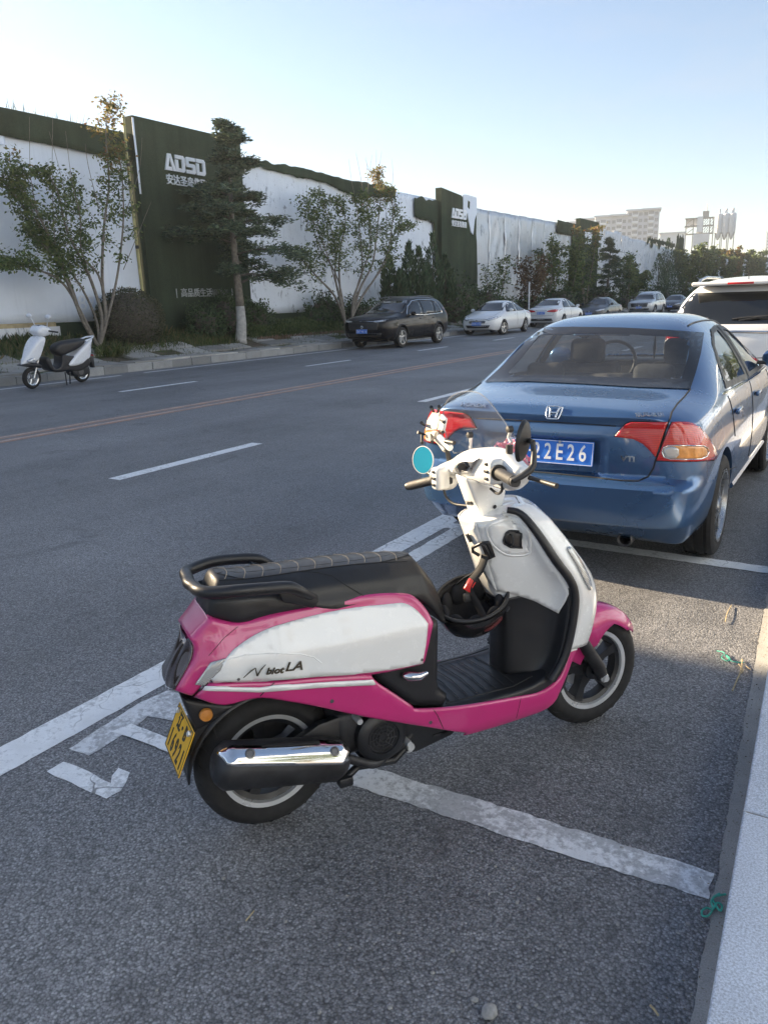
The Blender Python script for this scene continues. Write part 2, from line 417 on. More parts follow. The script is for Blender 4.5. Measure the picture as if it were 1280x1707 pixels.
for k in (1, 2, 3):
    marking(rect(-2.35, -0.25, 4.6+6.6*k, 4.72+6.6*k), M_PAINT, 'bay_cross_line', z=0.004)
marking(rect(-2.35, -0.2, -4.4, -4.28), M_PAINT_W, 'bay_cross_line')
for k in range(-1, 24):
    y = 4.69+6*k
    if y > -2: marking(rect(-5.94, -5.78, y, y+2.05), M_PAINT, 'lane_dash', amp=0.004, step=0.1)
    y = 10.19+6*k
    if y > -2: marking(rect(-12.32, -12.18, y, y+2.06), M_PAINT, 'lane_dash', amp=0.004, step=0.1)
for x0, x1 in ((-9.36, -9.17), (-9.07, -8.88)):
    marking(rect(x0, x1, -6, 160), M_PAINT_Y, 'centre_line', amp=0.006, step=0.3)
    marking(rect(x0+0.025, x1-0.06, -6, 160), M_PAINT_YE, 'centre_line', z=0.004, amp=0.006, step=0.3)
marking(rect(-15.42, -15.30, -4, 12.85), M_PAINT, 'edge_line', amp=0.006, step=0.2)
marking(rect(-15.42, -15.30, 13.6, 160), M_PAINT, 'edge_line', amp=0.006, step=0.2)

# ---- near kerb: granite stones, mortar joints, ragged concrete gutter
def kx(y): return -0.07-0.0355*y if y < 4.6 else -0.2333
kerb = tag(empty('kerb_near'), kind='structure')
JOINT = 0.012; ys = [2.105+0.995*k for k in range(-5, 40)]
for a, b in zip(ys[:-1], ys[1:]):
    bm = bmesh.new(); xa, xb = kx(a), kx(b); w = 0.24
    dz = random.uniform(-0.002, 0.003)
    v = [bm.verts.new((xa, a+JOINT/2, -0.05)), bm.verts.new((xa+w, a+JOINT/2, -0.05)), bm.verts.new((xb+w, b-JOINT/2, -0.05)), bm.verts.new((xb, b-JOINT/2, -0.05)),
         bm.verts.new((xa, a+JOINT/2, 0.12+dz)), bm.verts.new((xa+w, a+JOINT/2, 0.12+dz)), bm.verts.new((xb+w, b-JOINT/2, 0.12+dz)), bm.verts.new((xb, b-JOINT/2, 0.12+dz))]
    for f in ((3, 2, 1, 0), (4, 5, 6, 7), (0, 1, 5, 4), (1, 2, 6, 5), (2, 3, 7, 6), (3, 0, 4, 7)): bm.faces.new([v[i] for i in f])
    bmesh.ops.bevel(bm, geom=[e for e in bm.edges if all(q.co.z > 0 for q in e.verts)], offset=0.007, segments=3, affect='EDGES', profile=0.5)
    obj_bm('kerb_stone', bm, M_KERB, kerb, angle=50)
M_MORTAR = concrete_material('mortar', (0.30, 0.29, 0.27), 2.0, 0.3, 0.6, 0.3)
for y in ys[1:-1]:
    box('mortar_joint', (kx(y)+0.121, y, 0.033), (0.228, JOINT+0.004, 0.160), M_MORTAR, kerb)
gl = []; gr = []
y = -4.0
while y < 40:
    base = -0.088-0.0475*y if y < 4.6 else -0.3065
    gl.append((base+0.010*noise.noise(Vector((0, y*9, 0)))+0.007*noise.noise(Vector((3, y*31, 0))), y)); gr.append((kx(y)+0.02, y)); y += 0.03 if y < 8 else 0.3
V = [(a, b, 0.006+0.002*noise.noise(Vector((a*40, b*20, 0)))) for a, b in gl]+[(a, b, 0.011) for a, b in gr]; n = len(gl)
tag(obj('gutter', V, [(i, n+i, n+i+1, i+1) for i in range(n-1)], M_GUTTER), kind='structure')
# pavement behind the near kerb
pv = tag(empty('pavement_near'), kind='structure')
M_PAVER = concrete_material('paver_red_grey', (0.25, 0.20, 0.175), 1.0, 0.3, 0.4, 0.3)
pm = bpy.data.meshes.new('paver'); bm = bmesh.new(); bm_box(bm, (0, 0, 0), (0.294, 0.594, 0.05), None, 0.005, 1); bm.to_mesh(pm); bm.free(); pm.materials.append(M_PAVER)
for j in range(-6, 20):
    for i in range(8):
        inst('paver', pm, (0.325+0.3*i, 0.3+0.6*j+(0.3 if i % 2 else 0), 0.085+random.uniform(-0.002, 0.002)), 0, pv)
tag(obj('pavement_bed', [(-0.05, -40, 0.092), (14, -40, 0.092), (14, 400, 0.092), (-0.05, 400, 0.092)], [(0, 1, 2, 3)], M_PAVE), kind='structure')

# ---- far kerb, footway and planted bank
kf = tag(empty('kerb_far'), kind='structure')
y = 6.0; k = 0
fm = []
for s in range(4):
    L = (0.74, 0.78, 0.70, 0.82)[s]; bm = bmesh.new(); bm_box(bm, (0, L/2, 0.06), (0.16, L-0.014, 0.26), None, 0.012, 2)
    for v in bm.verts: v.co += Vector((random.uniform(-.004, .004), 0, random.uniform(-.004, .004)))
    me = bpy.data.meshes.new('kerb_stone'); bmesh.ops.recalc_face_normals(bm, faces=bm.faces); bm.to_mesh(me); bm.free(); me.materials.append(concrete_material('kerb_old_stone_tone', tuple(c*(0.85+0.14*s) for c in (0.27, 0.272, 0.265)), 0.6, 0.3, 0.4, 0.3)); fm.append((me, L))
while y < 110:
    me, L = fm[random.randrange(4)]
    inst('kerb_stone', me, (-16.02+random.uniform(-.012, .012), y, random.uniform(-.012, .01)), random.uniform(-.008, .008), kf); y += L
box('kerb_strip', (-16.02, 200, 0.06), (0.16, 180, 0.25), M_KERB_FAR, kf); box('kerb_strip', (-16.02, -8, 0.06), (0.16, 28, 0.25), M_KERB_FAR, kf)
def bank_z(x, y):
    """height of the planted bank at distance x (negative) from the camera"""
    d = -x
    if d < 17.1: z = 0.17
    elif d < 18.6: z = 0.17+((d-17.1)/1.5)**1.3*0.33
    else: z = 0.50+(d-18.6)*0.27
    return z
xs = [-16.09, -16.6, -17.2, -17.5, -17.8, -18.1, -18.4, -18.8, -19.3, -19.8, -20.4, -24, -40]
V = []; Fc = []; yy = [-20+0.6*i for i in range(260)]+[140+8*i for i in range(20)]
for y in yy:
    for x in xs: V.append((x, y, bank_z(x, y)-(0.02 if x > -16.2 else 0)+(0.05*noise.noise(Vector((x*0.9, y*0.5, 0)))+0.025*noise.noise(Vector((x*3, y*2, 5))))*(0.35 if x > -17.4 else 1)))
nx = len(xs)
for j in range(len(yy)-1):
    for i in range(nx-1): Fc.append((j*nx+i, j*nx+i+1, (j+1)*nx+i+1, (j+1)*nx+i))
bank = tag(obj('verge', V, Fc, M_SOIL, smooth=True), kind='structure')
ft = tag(empty('footway_far'), kind='structure')
sm = []
for s in range(3):
    bm = bmesh.new(); bm_box(bm, (0, 0, 0), (0.59, 0.985, 0.09), None, 0.01, 1); me = bpy.data.meshes.new('slab'); bm.to_mesh(me); bm.free()
    me.materials.append(concrete_material('slab_tone', tuple(c*(0.8+0.25*s) for c in (0.34, 0.325, 0.295)), 0.7, 0.35, 0.4, 0.45)); sm.append(me)
for j in range(0, 75):
    for i in range(4):
        if random.random() < 0.05+0.16*i: continue
        xx = -16.42-0.6*i; o = inst('slab', sm[random.randrange(3)], (xx, 6.5+j, bank_z(xx, 0)+0.005+random.uniform(-.012, .014)), random.uniform(-.01, .01), ft); o.rotation_euler = (random.uniform(-.012, .012), random.uniform(-.012, .012)+math.atan2(bank_z(xx-.3, 0)-bank_z(xx+.3, 0), .6), random.uniform(-.012, .012))
# ================================================================== hoarding wall and sign boards (all at X = -20)
def turf_material():
    t = NT('artificial_turf'); p = t.pos(True)
    n = t.noise(p, 1.1, 6, 0.65); f = t.noise(p, 55, 3, 0.7)
    mp = t.N('ShaderNodeMapping'); mp.inputs['Scale'].default_value = (1, 1, 0.06); t.L(p, mp.inputs[0]); st = t.noise(mp.outputs[0], 2.2, 4)
    c = t.ramp(n, [(0.3, (0.034, 0.046, 0.032)), (0.7, (0.060, 0.080, 0.050))])
    c = t.mix(0.45, c, t.ramp(f, [(0.3, (0.020, 0.028, 0.018)), (0.75, (0.085, 0.112, 0.066))]))
    c = t.mix(1.0, c, t.ramp(st, [(0.35, 0.82), (0.65, 1.15)]), 'MULTIPLY')
    return t.set(**{'Base Color': c, 'Roughness': 0.95, 'Specular IOR Level': 0.15, 'Normal': t.bump(f, 0.9, 0.02)})
M_TURF = turf_material()
def sheet_material(name, base, dirt, patch, rough=0.6, metal=0.0):
    """white printed sheet: rain streaks, grime towards places where it has flaked"""
    t = NT(name); p = t.pos(True)
    mp = t.N('ShaderNodeMapping'); mp.inputs['Scale'].default_value = (1, 1.6, 0.10); t.L(p, mp.inputs[0])
    st = t.noise(mp.outputs[0], 3.0, 6, 0.65); n = t.noise(p, 0.7, 6, 0.6)
    c = t.ramp(n, [(0.3, tuple(x*0.9 for x in base)), (0.7, base)])
    c = t.mix(t.ramp(st, [(0.55, 0.0), (0.78, 0.55)]), c, dirt)
    mp2 = t.N('ShaderNodeMapping'); mp2.inputs['Scale'].default_value = (1, 1.0, 0.45); t.L(p, mp2.inputs[0])
    fl = t.noise(mp2.outputs[0], 2.6, 9, 0.78, 0.3)
    c = t.mix(t.ramp(fl, [(0.66-patch*0.16, 0.0), (0.70-patch*0.16, 0.8)]), c, (0.23, 0.25, 0.28))
    m = NT.set(t, **{'Base Color': c, 'Roughness': t.ramp(n, [(0.3, rough-0.08), (0.7, rough+0.1)]), 'Metallic': metal, 'Normal': t.bump(t.noise(p, 1.4, 5, 0.6), 0.35, 0.12)})
    return m
M_SHEET_A = sheet_material('sheet_clean', (0.82, 0.87, 0.95), (0.62, 0.67, 0.74), 0.0)
M_SHEET_B = sheet_material('sheet_flaking', (0.82, 0.86, 0.92), (0.55, 0.58, 0.63), 0.55)
M_SHEET_C = sheet_material('sheet_silver', (0.62, 0.64, 0.67), (0.34, 0.35, 0.37), 0.65, 0.38, 0.35)
M_SHEET_D = sheet_material('sheet_torn', (0.74, 0.75, 0.77), (0.42, 0.42, 0.42), 0.7)
M_CREAM = pmat('bare_board', (0.42, 0.34, 0.20), 0.8, var=0.3, vs=3)
M_STEEL = pmat('galvanised_steel', (0.45, 0.46, 0.47), 0.4, 0.7)
WX = -20.0
def ragged_strip(name, y0, y1, zt, zb, mat, parent, x=WX+0.10, amp=0.03, th=0.04, sag=0.0, topamp=0.0, seed=0.0):
    """a strip of cloth or turf with a torn, wavy lower edge"""
    n = max(6, int((y1-y0)/0.12)); V = []; Fc = []
    rows = 4
    for i in range(n+1):
        t = i/n; y = y0+(y1-y0)*t
        lo = (zb(y) if callable(zb) else zb) + amp*(noise.noise(Vector((seed, y*1.3, 0)))+0.6*noise.noise(Vector((seed+4, y*5.1, 0))))
        hi = (zt(y) if callable(zt) else zt) + topamp*noise.noise(Vector((seed+9, y*1.9, 0)))
        if lo > hi-0.02: lo = hi-0.02
        for r in range(rows+1):
            z = hi+(lo-hi)*r/rows
            V.append((x+0.03*noise.noise(Vector((seed, y*1.1, z*1.7)))*(1+2*sag*r/rows), y, z))
    for i in range(n):
        for r in range(rows):
            a = i*(rows+1)+r; Fc.append((a, a+rows+1, a+rows+2, a+1))
    o = obj(name, V, Fc, mat, parent, smooth=True)
    md = o.modifiers.new('s', 'SOLIDIFY'); md.thickness = th
    return o
def sheet(name, y0, y1, z0, z1, mat, parent, crumple=0.0, x=WX, seed=0.0, n_=None):
    ny = n_ or max(4, int((y1-y0)/0.25)); nz = max(8, int((z1-z0)/0.3)); V = []; Fc = []
    for i in range(ny+1):
        for k in range(nz+1):
            y = y0+(y1-y0)*i/ny; z = z0+(z1-z0)*k/nz
            d = 0.02*noise.noise(Vector((seed, y*0.8, z*0.5)))+crumple*(noise.noise(Vector((seed, y*1.7, z*0.9)))+0.55*noise.noise(Vector((seed+2, y*4.3, z*2.6)))+0.3*noise.noise(Vector((seed+5, y*9.0, z*6.0))))
            V.append((x+d, y, z+(0.25*crumple*noise.noise(Vector((seed, y*2.2, 3))) if k == nz else 0)))
    for i in range(ny):
        for k in range(nz): a = i*(nz+1)+k; Fc.append((a, a+nz+1, a+nz+2, a+1))
    o = obj(name, V, Fc, mat, parent, smooth=True)
    md = o.modifiers.new('s', 'SOLIDIFY'); md.thickness = 0.05; md.offset = -1
    return o
def hoarding(y0, y1, zt, mat, label, pw=3.1, crumple=0.0, z0=1.24, base=True):
    h = empty('hoarding_wall', (0, 0, 0), 0, label, 'wall', 'hoarding bays between the green boards')
    n = max(1, round((y1-y0)/pw)); w = (y1-y0)/n
    for i in range(n):
        a, b = y0+w*i, y0+w*(i+1)
        t = zt(0.5*(a+b)) if callable(zt) else zt
        sheet('sheet_panel', a+0.006, b-0.006, z0, t, mat, h, crumple, WX+random.uniform(-.012, .012), seed=i*3.1+y0)
        box('post', (WX-0.16, a+0.05, t/2), (0.08, 0.08, t-0.05), M_STEEL, h)
    if base: box('base_strip', (WX+0.02, (y0+y1)/2, 0.72), (0.08, y1-y0-0.02, 1.03), M_TURF, h)
    box('back_board', (WX-0.10, (y0+y1)/2, 3.3), (0.04, y1-y0-0.04, 6.1), M_SHEET_D, h)
    return h
hA = hoarding(2.2, 18.05, 6.66, M_SHEET_A, 'clean white hoarding with green turf along its top behind parked white scooter', 5.2)
ragged_strip('turf_strip', 2.5, 18.05, 6.72, lambda y: 5.95+0.02*(18-y), M_TURF, hA, amp=0.02, seed=1)
bm = bmesh.new(); bm_box(bm, (WX+0.07, 13.55, 6.13), (0.03, 0.5, 0.62), None, 0.05, 2); obj_bm('loose_flap', bm, M_SHEET_A, hA)
ragged_strip('bare_patch', 11.9, 14.6, 1.26, 1.12, M_CREAM, hA, x=WX+0.07, amp=0.06, th=0.01, seed=5)
box('plinth', (WX+0.05, 11.0, 0.83), (0.10, 7.4, 0.62), M_SHEET_D, hA)
M_GHOST = pmat('ghost_numerals', (0.88, 0.89, 0.91), 0.6)
text_obj('faded_numerals', '82', 0.62, M_GHOST, hA, basis((WX+0.075, 15.75, 1.75), (0, 1, 0), (0, 0, 1)), 0.003)
hB = hoarding(22.9, 38.45, 6.66, M_SHEET_B, 'white hoarding with flaking paint and frayed turf, behind the cedar', 5.2)
ragged_strip('turf_strip', 22.9, 34.0, lambda y: 6.74+0.05*math.sin(y), lambda y: 6.50-0.020*(y-22.9)-0.25*max(0, math.sin((y-28.5)*0.7)), M_TURF, hB, amp=0.10, topamp=0.12, seed=11)
ragged_strip('hanging_turf', 35.9, 38.4, lambda y: 6.55+0.06*(38.4-y)*0, lambda y: 5.6-0.35*(y-35.9)*0.2-(2.2 if y > 37.9 else 0), M_TURF, hB, amp=0.30, topamp=0.15, seed=15, sag=1.5)
hC = hoarding(42.9, 61.7, lambda y: 6.62+0.01*(y-42.9), M_SHEET_C, 'crumpled silver sheeting wall between two green boards', 2.3, 0.085, z0=0.7, base=False)
ragged_strip('turf_strip', 57.0, 61.6, 6.9, 6.0, M_TURF, hC, amp=0.05, topamp=0.06, seed=21)
box('turf_post', (WX+0.1, 61.0, 3.8), (0.1, 1.1, 5.6), M_TURF, hC)
hD = hoarding(66.7, 112, lambda y: 7.0-0.018*(y-66.7)+0.35*noise.noise(Vector((0, y*0.5, 0))), M_SHEET_D, 'torn white sheeting wall sagging behind the distant trees', 2.6, 0.11, z0=0.7, base=False)
ragged_strip('hanging_turf', 84, 97, 7.1, lambda y: 6.7-0.5*max(0, noise.noise(Vector((2, y*0.9, 0)))*2), M_TURF, hD, amp=0.3, topamp=0.3, seed=31)
ragged_strip('hanging_turf', 98, 102, 8.0, lambda y: 4.4, M_TURF, hD, amp=0.8, topamp=0.9, seed=37, sag=3)
hE = hoarding(112, 240, lambda y: 7.0+0.013*(y-112)+0.4*noise.noise(Vector((0, y*0.2, 4))), M_SHEET_D, 'low far hoarding with green turf patches under the silos', 8, 0.12, z0=0.7, base=False)
ragged_strip('turf_strip', 128, 205, lambda y: 7.55+0.012*(y-112), lambda y: 6.7+0.012*(y-112), M_TURF, hE, amp=0.3, topamp=0.25, seed=41)
hZ = hoarding(-42, -2.1, 6.66, M_SHEET_A, 'white hoarding bay before the first green board', 5.2)
ragged_strip('turf_strip', -42, -2.4, 6.72, 6.0, M_TURF, hZ, amp=0.02, seed=51)

# ---- sign boards
M_LETTER = pmat('sign_letter_white', (0.90, 0.91, 0.93), 0.55, var=0.06)
M_LETTER_DIM = pmat('sign_letter_grey', (0.40, 0.42, 0.42), 0.6, var=0.3, vs=4)
M_BAMBOO = pmat('bamboo', (0.40, 0.36, 0.16), 0.55, var=0.35, vs=2.5)
SX = -19.70                                                       # front face of the boards
def letter_poly(name, rings, y0, zb, w, h, parent, mat, x):
    """blocky logo letter: outer outline plus holes, extruded"""
    bm = bmesh.new(); pts = []; edges = []
    for r in rings:
        s = len(pts); pts += [Vector((a, b)) for a, b in r]; edges += [(s+i, s+(i+1) % len(r)) for i in range(len(r))]
    v, e, f, _, _, _ = delaunay_2d_cdt(pts, edges, [], 1, 1e-6)
    keep = []
    for t in f:
        c = sum((v[i] for i in t), Vector((0, 0)))/len(t)
        if sum(1 for r in rings if inside(r, c)) % 2 == 1: keep.append(t)
    vs_ = [bm.verts.new((x, y0+q[0]*w, zb+q[1]*h)) for q in v]
    for t in keep:
        try: bm.faces.new([vs_[i] for i in t])
        except ValueError: pass
    g = bmesh.ops.extrude_face_region(bm, geom=list(bm.faces))
    bmesh.ops.translate(bm, verts=[q for q in g['geom'] if isinstance(q, bmesh.types.BMVert)], vec=(0.05, 0, 0))
    return obj_bm(name, bm, mat, parent)
LA = [[(0, 0), (0.30, 1), (0.62, 1), (1.0, 0), (0.74, 0), (0.50, 0.74), (0.46, 0.74), (0.30, 0.22), (0.60, 0.22), (0.66, 0)]]
LD = [[(0.0, 1), (0.86, 1), (1.0, 0.86), (1.0, 0.14), (0.86, 0), (0.0, 0), (0.0, 0.72), (0.30, 0.72), (0.30, 0.22), (0.70, 0.22), (0.70, 0.78), (0.0, 0.78)]]
LS = [[(0.10, 1), (1, 1), (1, 0.78), (0.30, 0.78), (0.30, 0.61), (0.90, 0.61), (1, 0.51), (1, 0.10), (0.90, 0), (0, 0), (0, 0.22), (0.70, 0.22), (0.70, 0.39), (0.10, 0.39), (0, 0.49), (0, 0.90)]]
def sign(y0, w, zt, label, logo=True, tear=None):
    s = empty('sign_board', (0, 0, 0), 0, label, 'sign', 'green sign boards along the hoarding')
    out = [(y0, 0.55), (y0+w, 0.55), (y0+w, zt), (y0, zt)] if tear is None else tear
    bm = bmesh.new()
    poly = resample(out, 0.25) if tear is None else [Vector(q) for q in tear]
    lo = [bm.verts.new((WX-0.05, q[0], q[1])) for q in poly]; hi = [bm.verts.new((SX, q[0], q[1])) for q in poly]
    bm.faces.new(lo); bm.faces.new(hi); n = len(poly)
    for i in range(n): bm.faces.new((lo[i], lo[(i+1) % n], hi[(i+1) % n], hi[i]))
    obj_bm('turf_face', bm, M_TURF, s)
    if logo:
        a = y0+1.12; hh = 0.50; zb = zt-1.40; x = SX+0.004
        letter_poly('logo_letter', LA, a, zb, 0.46, hh, s, M_LETTER, x)
        letter_poly('logo_letter', LD, a+0.46, zb, 0.42, hh, s, M_LETTER, x)
        letter_poly('logo_letter', LS, a+0.93, zb, 0.42, hh, s, M_LETTER, x)
        letter_poly('logo_letter', LD, a+1.40, zb, 0.42, hh, s, M_LETTER, x)
        text_obj('company_name', '安达圣岛集团', 0.335, M_LETTER, s, basis((x+0.02, a+0.93, zb-0.29), (0, 1, 0), (0, 0, 1)), 0.02, 0.92, 0.004)
        text_obj('slogan', '高品质生活', 0.30, M_LETTER_DIM, s, basis((x+0.01, y0+2.06, 2.02), (0, 1, 0), (0, 0, 1)), 0.01, 1.0, 0.003)
        text_obj('slogan_faded', '服务者', 0.28, pmat('sign_letter_faded', (0.15, 0.16, 0.15), 0.7, var=0.5, vs=5), s, basis((x+0.01, y0+3.2, 2.0), (0, 1, 0), (0, 0, 1)), 0.01, 1.0, 0.0)
        for q in (1.12, 3.82): box('slogan_bar', (x+0.01, y0+q, 2.02), (0.02, 0.03, 0.30), M_LETTER_DIM, s)
    return s
ST = 7.22
sign(-2.4, 4.85, ST+.25, 'green turf board standing out of sight beside the white hoarding', False)  # unseen board, made taller than the others so its shadow covers the kerb
s1 = sign(18.05, 4.85, ST, 'large green turf board with ADSD lettering behind the cedar tree')
# bamboo pole and frayed white edge along the first board
pole = tag(tube('bamboo_pole', [tuple(atX(q, r_, SX+.12)) for q, r_ in ((206, 192), (211, 250), (220, 330), (230, 420), (240, 505), (243, 535))], [0.04, 0.04, 0.045, 0.05, 0.05, 0.05], M_BAMBOO, None, 8), 'yellowish bamboo pole leaning on the edge of the ADSD board', 'pole')
for q, r_ in ((211, 250), (214, 275), (217, 305), (222, 345), (229, 412), (238, 488)): lathe('binding', [(0.05, -0.05), (0.056, 0), (0.05, 0.05)], pmat('black_binding', (0.02, 0.02, 0.02), 0.7), pole, tuple(atX(q, r_, SX+.12)), 'Z', 10)
ragged_strip('white_edge', 18.0, 18.07, 7.15, 5.0, M_SHEET_A, s1, x=SX+0.03, amp=0.05, th=0.01, seed=61)
tear = [(38.45, 0.55), (42.9, 0.55), (42.95, 3.0), (42.85, 4.6), (42.75, 5.2), (42.8, 6.2), (42.55, 6.55), (42.1, 6.45), (41.85, 6.9), (41.3, 6.85), (40.8, 7.05), (38.45, ST)]
s2 = sign(38.45, 4.4, ST, 'green turf board with torn white upper corner behind the junipers', True, tear)
tp = [(41.0, 6.15), (41.2, 6.02), (41.5, 6.2), (41.7, 5.75), (42.0, 5.2), (42.25, 5.1), (42.45, 5.9), (42.75, 6.3), (42.7, 7.1), (42.0, 7.12), (41.4, 7.14), (41.0, 7.1)]
prism('torn_patch', tp, 'X', SX-0.02, SX+0.05, M_SHEET_A, s2)
prism('torn_hole', [(41.5, 6.5), (41.75, 6.4), (41.8, 6.8), (41.55, 6.85)], 'X', SX+0.02, SX+0.056, M_TURF, s2)
s3 = sign(61.7, 4.95, 7.35, 'green turf board with half hidden lettering among distant trees', True)
# ================================================================== trees, shrubs, grass
def leaf_material(name, c0, c1, c2=None, trans=0.38):
    t = NT(name); g = t.N('ShaderNodeNewGeometry')
    stops = [(0.0, c0), (0.6, c1)]+([(1.0, c2)] if c2 else [(1.0, tuple(min(1, x*1.25) for x in c1))])
    c = t.ramp(g.outputs['Random Per Island'], stops)
    c = t.mix(1.0, c, t.ramp(t.noise(t.pos(), 0.9, 3), [(0.3, 0.75), (0.7, 1.2)]), 'MULTIPLY')
    t.set(**{'Base Color': c, 'Roughness': 0.55, 'Specular IOR Level': 0.35})
    tl = t.N('ShaderNodeBsdfTranslucent'); t.L(c, tl.inputs[0]); mx = t.N('ShaderNodeMixShader'); mx.inputs[0].default_value = trans
    t.L(t.b.outputs[0], mx.inputs[1]); t.L(tl.outputs[0], mx.inputs[2]); t.L(mx.outputs[0], t.out.inputs[0]); return t.m
M_LEAF = leaf_material('leaf_maple', (0.049, 0.079, 0.030), (0.113, 0.166, 0.056), (0.198, 0.226, 0.075))
M_LEAF_Y = leaf_material('leaf_sunlit_yellow', (0.10, 0.11, 0.03), (0.20, 0.17, 0.05), (0.26, 0.12, 0.06), 0.4)  # yellow tones stand in for sunlight catching the treetops
M_CEDAR = leaf_material('needle_cedar', (0.036, 0.061, 0.041), (0.081, 0.121, 0.073), (0.173, 0.213, 0.112), 0.1)
M_JUNI = leaf_material('needle_juniper', (0.026, 0.051, 0.026), (0.065, 0.108, 0.051), None, 0.1)
M_BUSH = leaf_material('leaf_clipped_bush', (0.043, 0.053, 0.028), (0.090, 0.097, 0.053), (0.133, 0.121, 0.072), 0.15)
M_SHRUB = leaf_material('leaf_shrub', (0.030, 0.051, 0.026), (0.073, 0.112, 0.047), None, 0.15)
M_BROWN = leaf_material('leaf_dry', (0.07, 0.045, 0.022), (0.13, 0.08, 0.04), None, 0.2)
M_GRASS = leaf_material('grass_blade', (0.058, 0.085, 0.023), (0.111, 0.137, 0.046), (0.195, 0.176, 0.085), 0.3)
M_BARK = pmat('bark_grey', (0.19, 0.165, 0.135), 0.9, var=0.35, vs=9, bump=0.6, bs=30, bd=0.02)
M_BARK_W = pmat('bark_limewashed', (0.42, 0.40, 0.37), 0.9, var=0.25, vs=9, bump=0.6, bs=30, bd=0.02)
M_BARK_D = pmat('bark_dark', (0.10, 0.085, 0.07), 0.9, var=0.35, vs=9, bump=0.6, bs=30, bd=0.02)

class Leaves:
    """small leaf-shaped faces gathered into one crown mesh"""
    def __init__(s): s.v = []; s.f = []
    def leaf(s, p, d, size, w=0.45, fold=0.25, droop=0.0):
        d = Vector(d).normalized()
        a = Vector((random.gauss(0, 1), random.gauss(0, 1), random.gauss(0, 1))); side = d.cross(a)
        if side.length < 1e-4: return
        side.normalize(); nrm = side.cross(d); i = len(s.v); p = Vector(p)
        s.v += [p, p+d*size*0.45+side*size*w*0.5+nrm*size*fold*0.2, p+d*size-Vector((0, 0, droop*size)), p+d*size*0.45-side*size*w*0.5+nrm*size*fold*0.2]
        s.f.append((i, i+1, i+2, i+3))
    def cluster(s, p, n, r, size, w=0.5, down=0.35, up=0.0):
        for _ in range(n):
            o = Vector((random.gauss(0, r), random.gauss(0, r), random.gauss(0, r*0.7)))
            s.leaf(Vector(p)+o, (random.gauss(0, 1), random.gauss(0, 1), random.gauss(up-down, 0.6)), size*random.uniform(0.6, 1.25), w)
    def build(s, name, mat, parent): return obj(name, s.v, s.f, mat, parent)
def spline3(pts, seg=4):
    P = [Vector(p) for p in pts]; out = []
    for i in range(len(P)-1):
        p1, p2 = P[i], P[i+1]; p0 = P[i-1] if i else p1; p3 = P[i+2] if i+2 < len(P) else p2
        for j in range(seg):
            t = j/seg; out.append(0.5*((2*p1)+(p2-p0)*t+(2*p0-5*p1+4*p2-p3)*t*t+(3*p1-p0-3*p2+p3)*t**3))
    return out+[P[-1]]
def limb(bm, pts, r0, r1, n=6):
    k = len(pts); bm_tube(bm, pts, [r0+(r1-r0)*i/(k-1) for i in range(k)], n)
def stems_tree(name, stems, label, r0, leaf_n, size, group=None, leaf_from=0.35, mat=M_LEAF, bark=M_BARK, twig_len=1.0, top_mat=None, top_z=99, bare=(), trunk=None):
    """stems: list of 3-D polylines (first point shared base). Side twigs carry drooping leaf clusters."""
    t = empty(name, stems[0][0], 0, label, 'tree', group); o = Vector(stems[0][0])
    bt = bmesh.new(); bl = bmesh.new(); lv = Leaves(); ly = Leaves()
    for si, st in enumerate(stems):
        st = [Vector(q)-o for q in st]; c = spline3(st, 5); L = len(c)
        limb(bt, c, r0*(1.0 if si < 3 else 0.75), r0*0.12, 7)
        for i in range(int(L*leaf_from), L):
            f = i/L
            for _ in range(2 if f > 0.5 else 1):
                d = Vector((random.gauss(0, 1), random.gauss(0, 1), random.uniform(-0.1, 0.9))).normalized()
                ln = twig_len*random.uniform(0.35, 1.0)*(1.15-0.7*f)
                p = c[i]; e = [p]
                for s in range(3): e.append(e[-1]+(d+Vector((0, 0, 0.12*s))+0.2*Vector((random.gauss(0, 1), random.gauss(0, 1), random.gauss(0, .6))))*ln/3)
                limb(bl, e, r0*0.22*(1.1-f), 0.004, 4)
                for s in range(1, 4):
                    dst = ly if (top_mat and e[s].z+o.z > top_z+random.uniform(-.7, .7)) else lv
                    dst.cluster(e[s], int(leaf_n*random.uniform(0.4, 1.4)), 0.13*twig_len, size)
    for st in bare:
        st = [Vector(q)-o for q in st]; limb(bl, spline3(st, 3), 0.014, 0.004, 4)
    obj_bm('trunk', bt, bark, t, smooth=True); tag(obj_bm('twigs', bl, bark, t), kind='stuff')
    lv.build('crown', mat, t)
    if top_mat and ly.f: ly.build('leaves', top_mat, t)
    return t
def pxl(pts, X, ox, oy, s, jit=0.35):
    out = []
    for i, (a, b) in enumerate(pts):
        x = X+(random.uniform(-jit, jit)*min(1, i/3) if i else 0); out.append(atX(ox+a/s, oy+b/s, x))
    return out
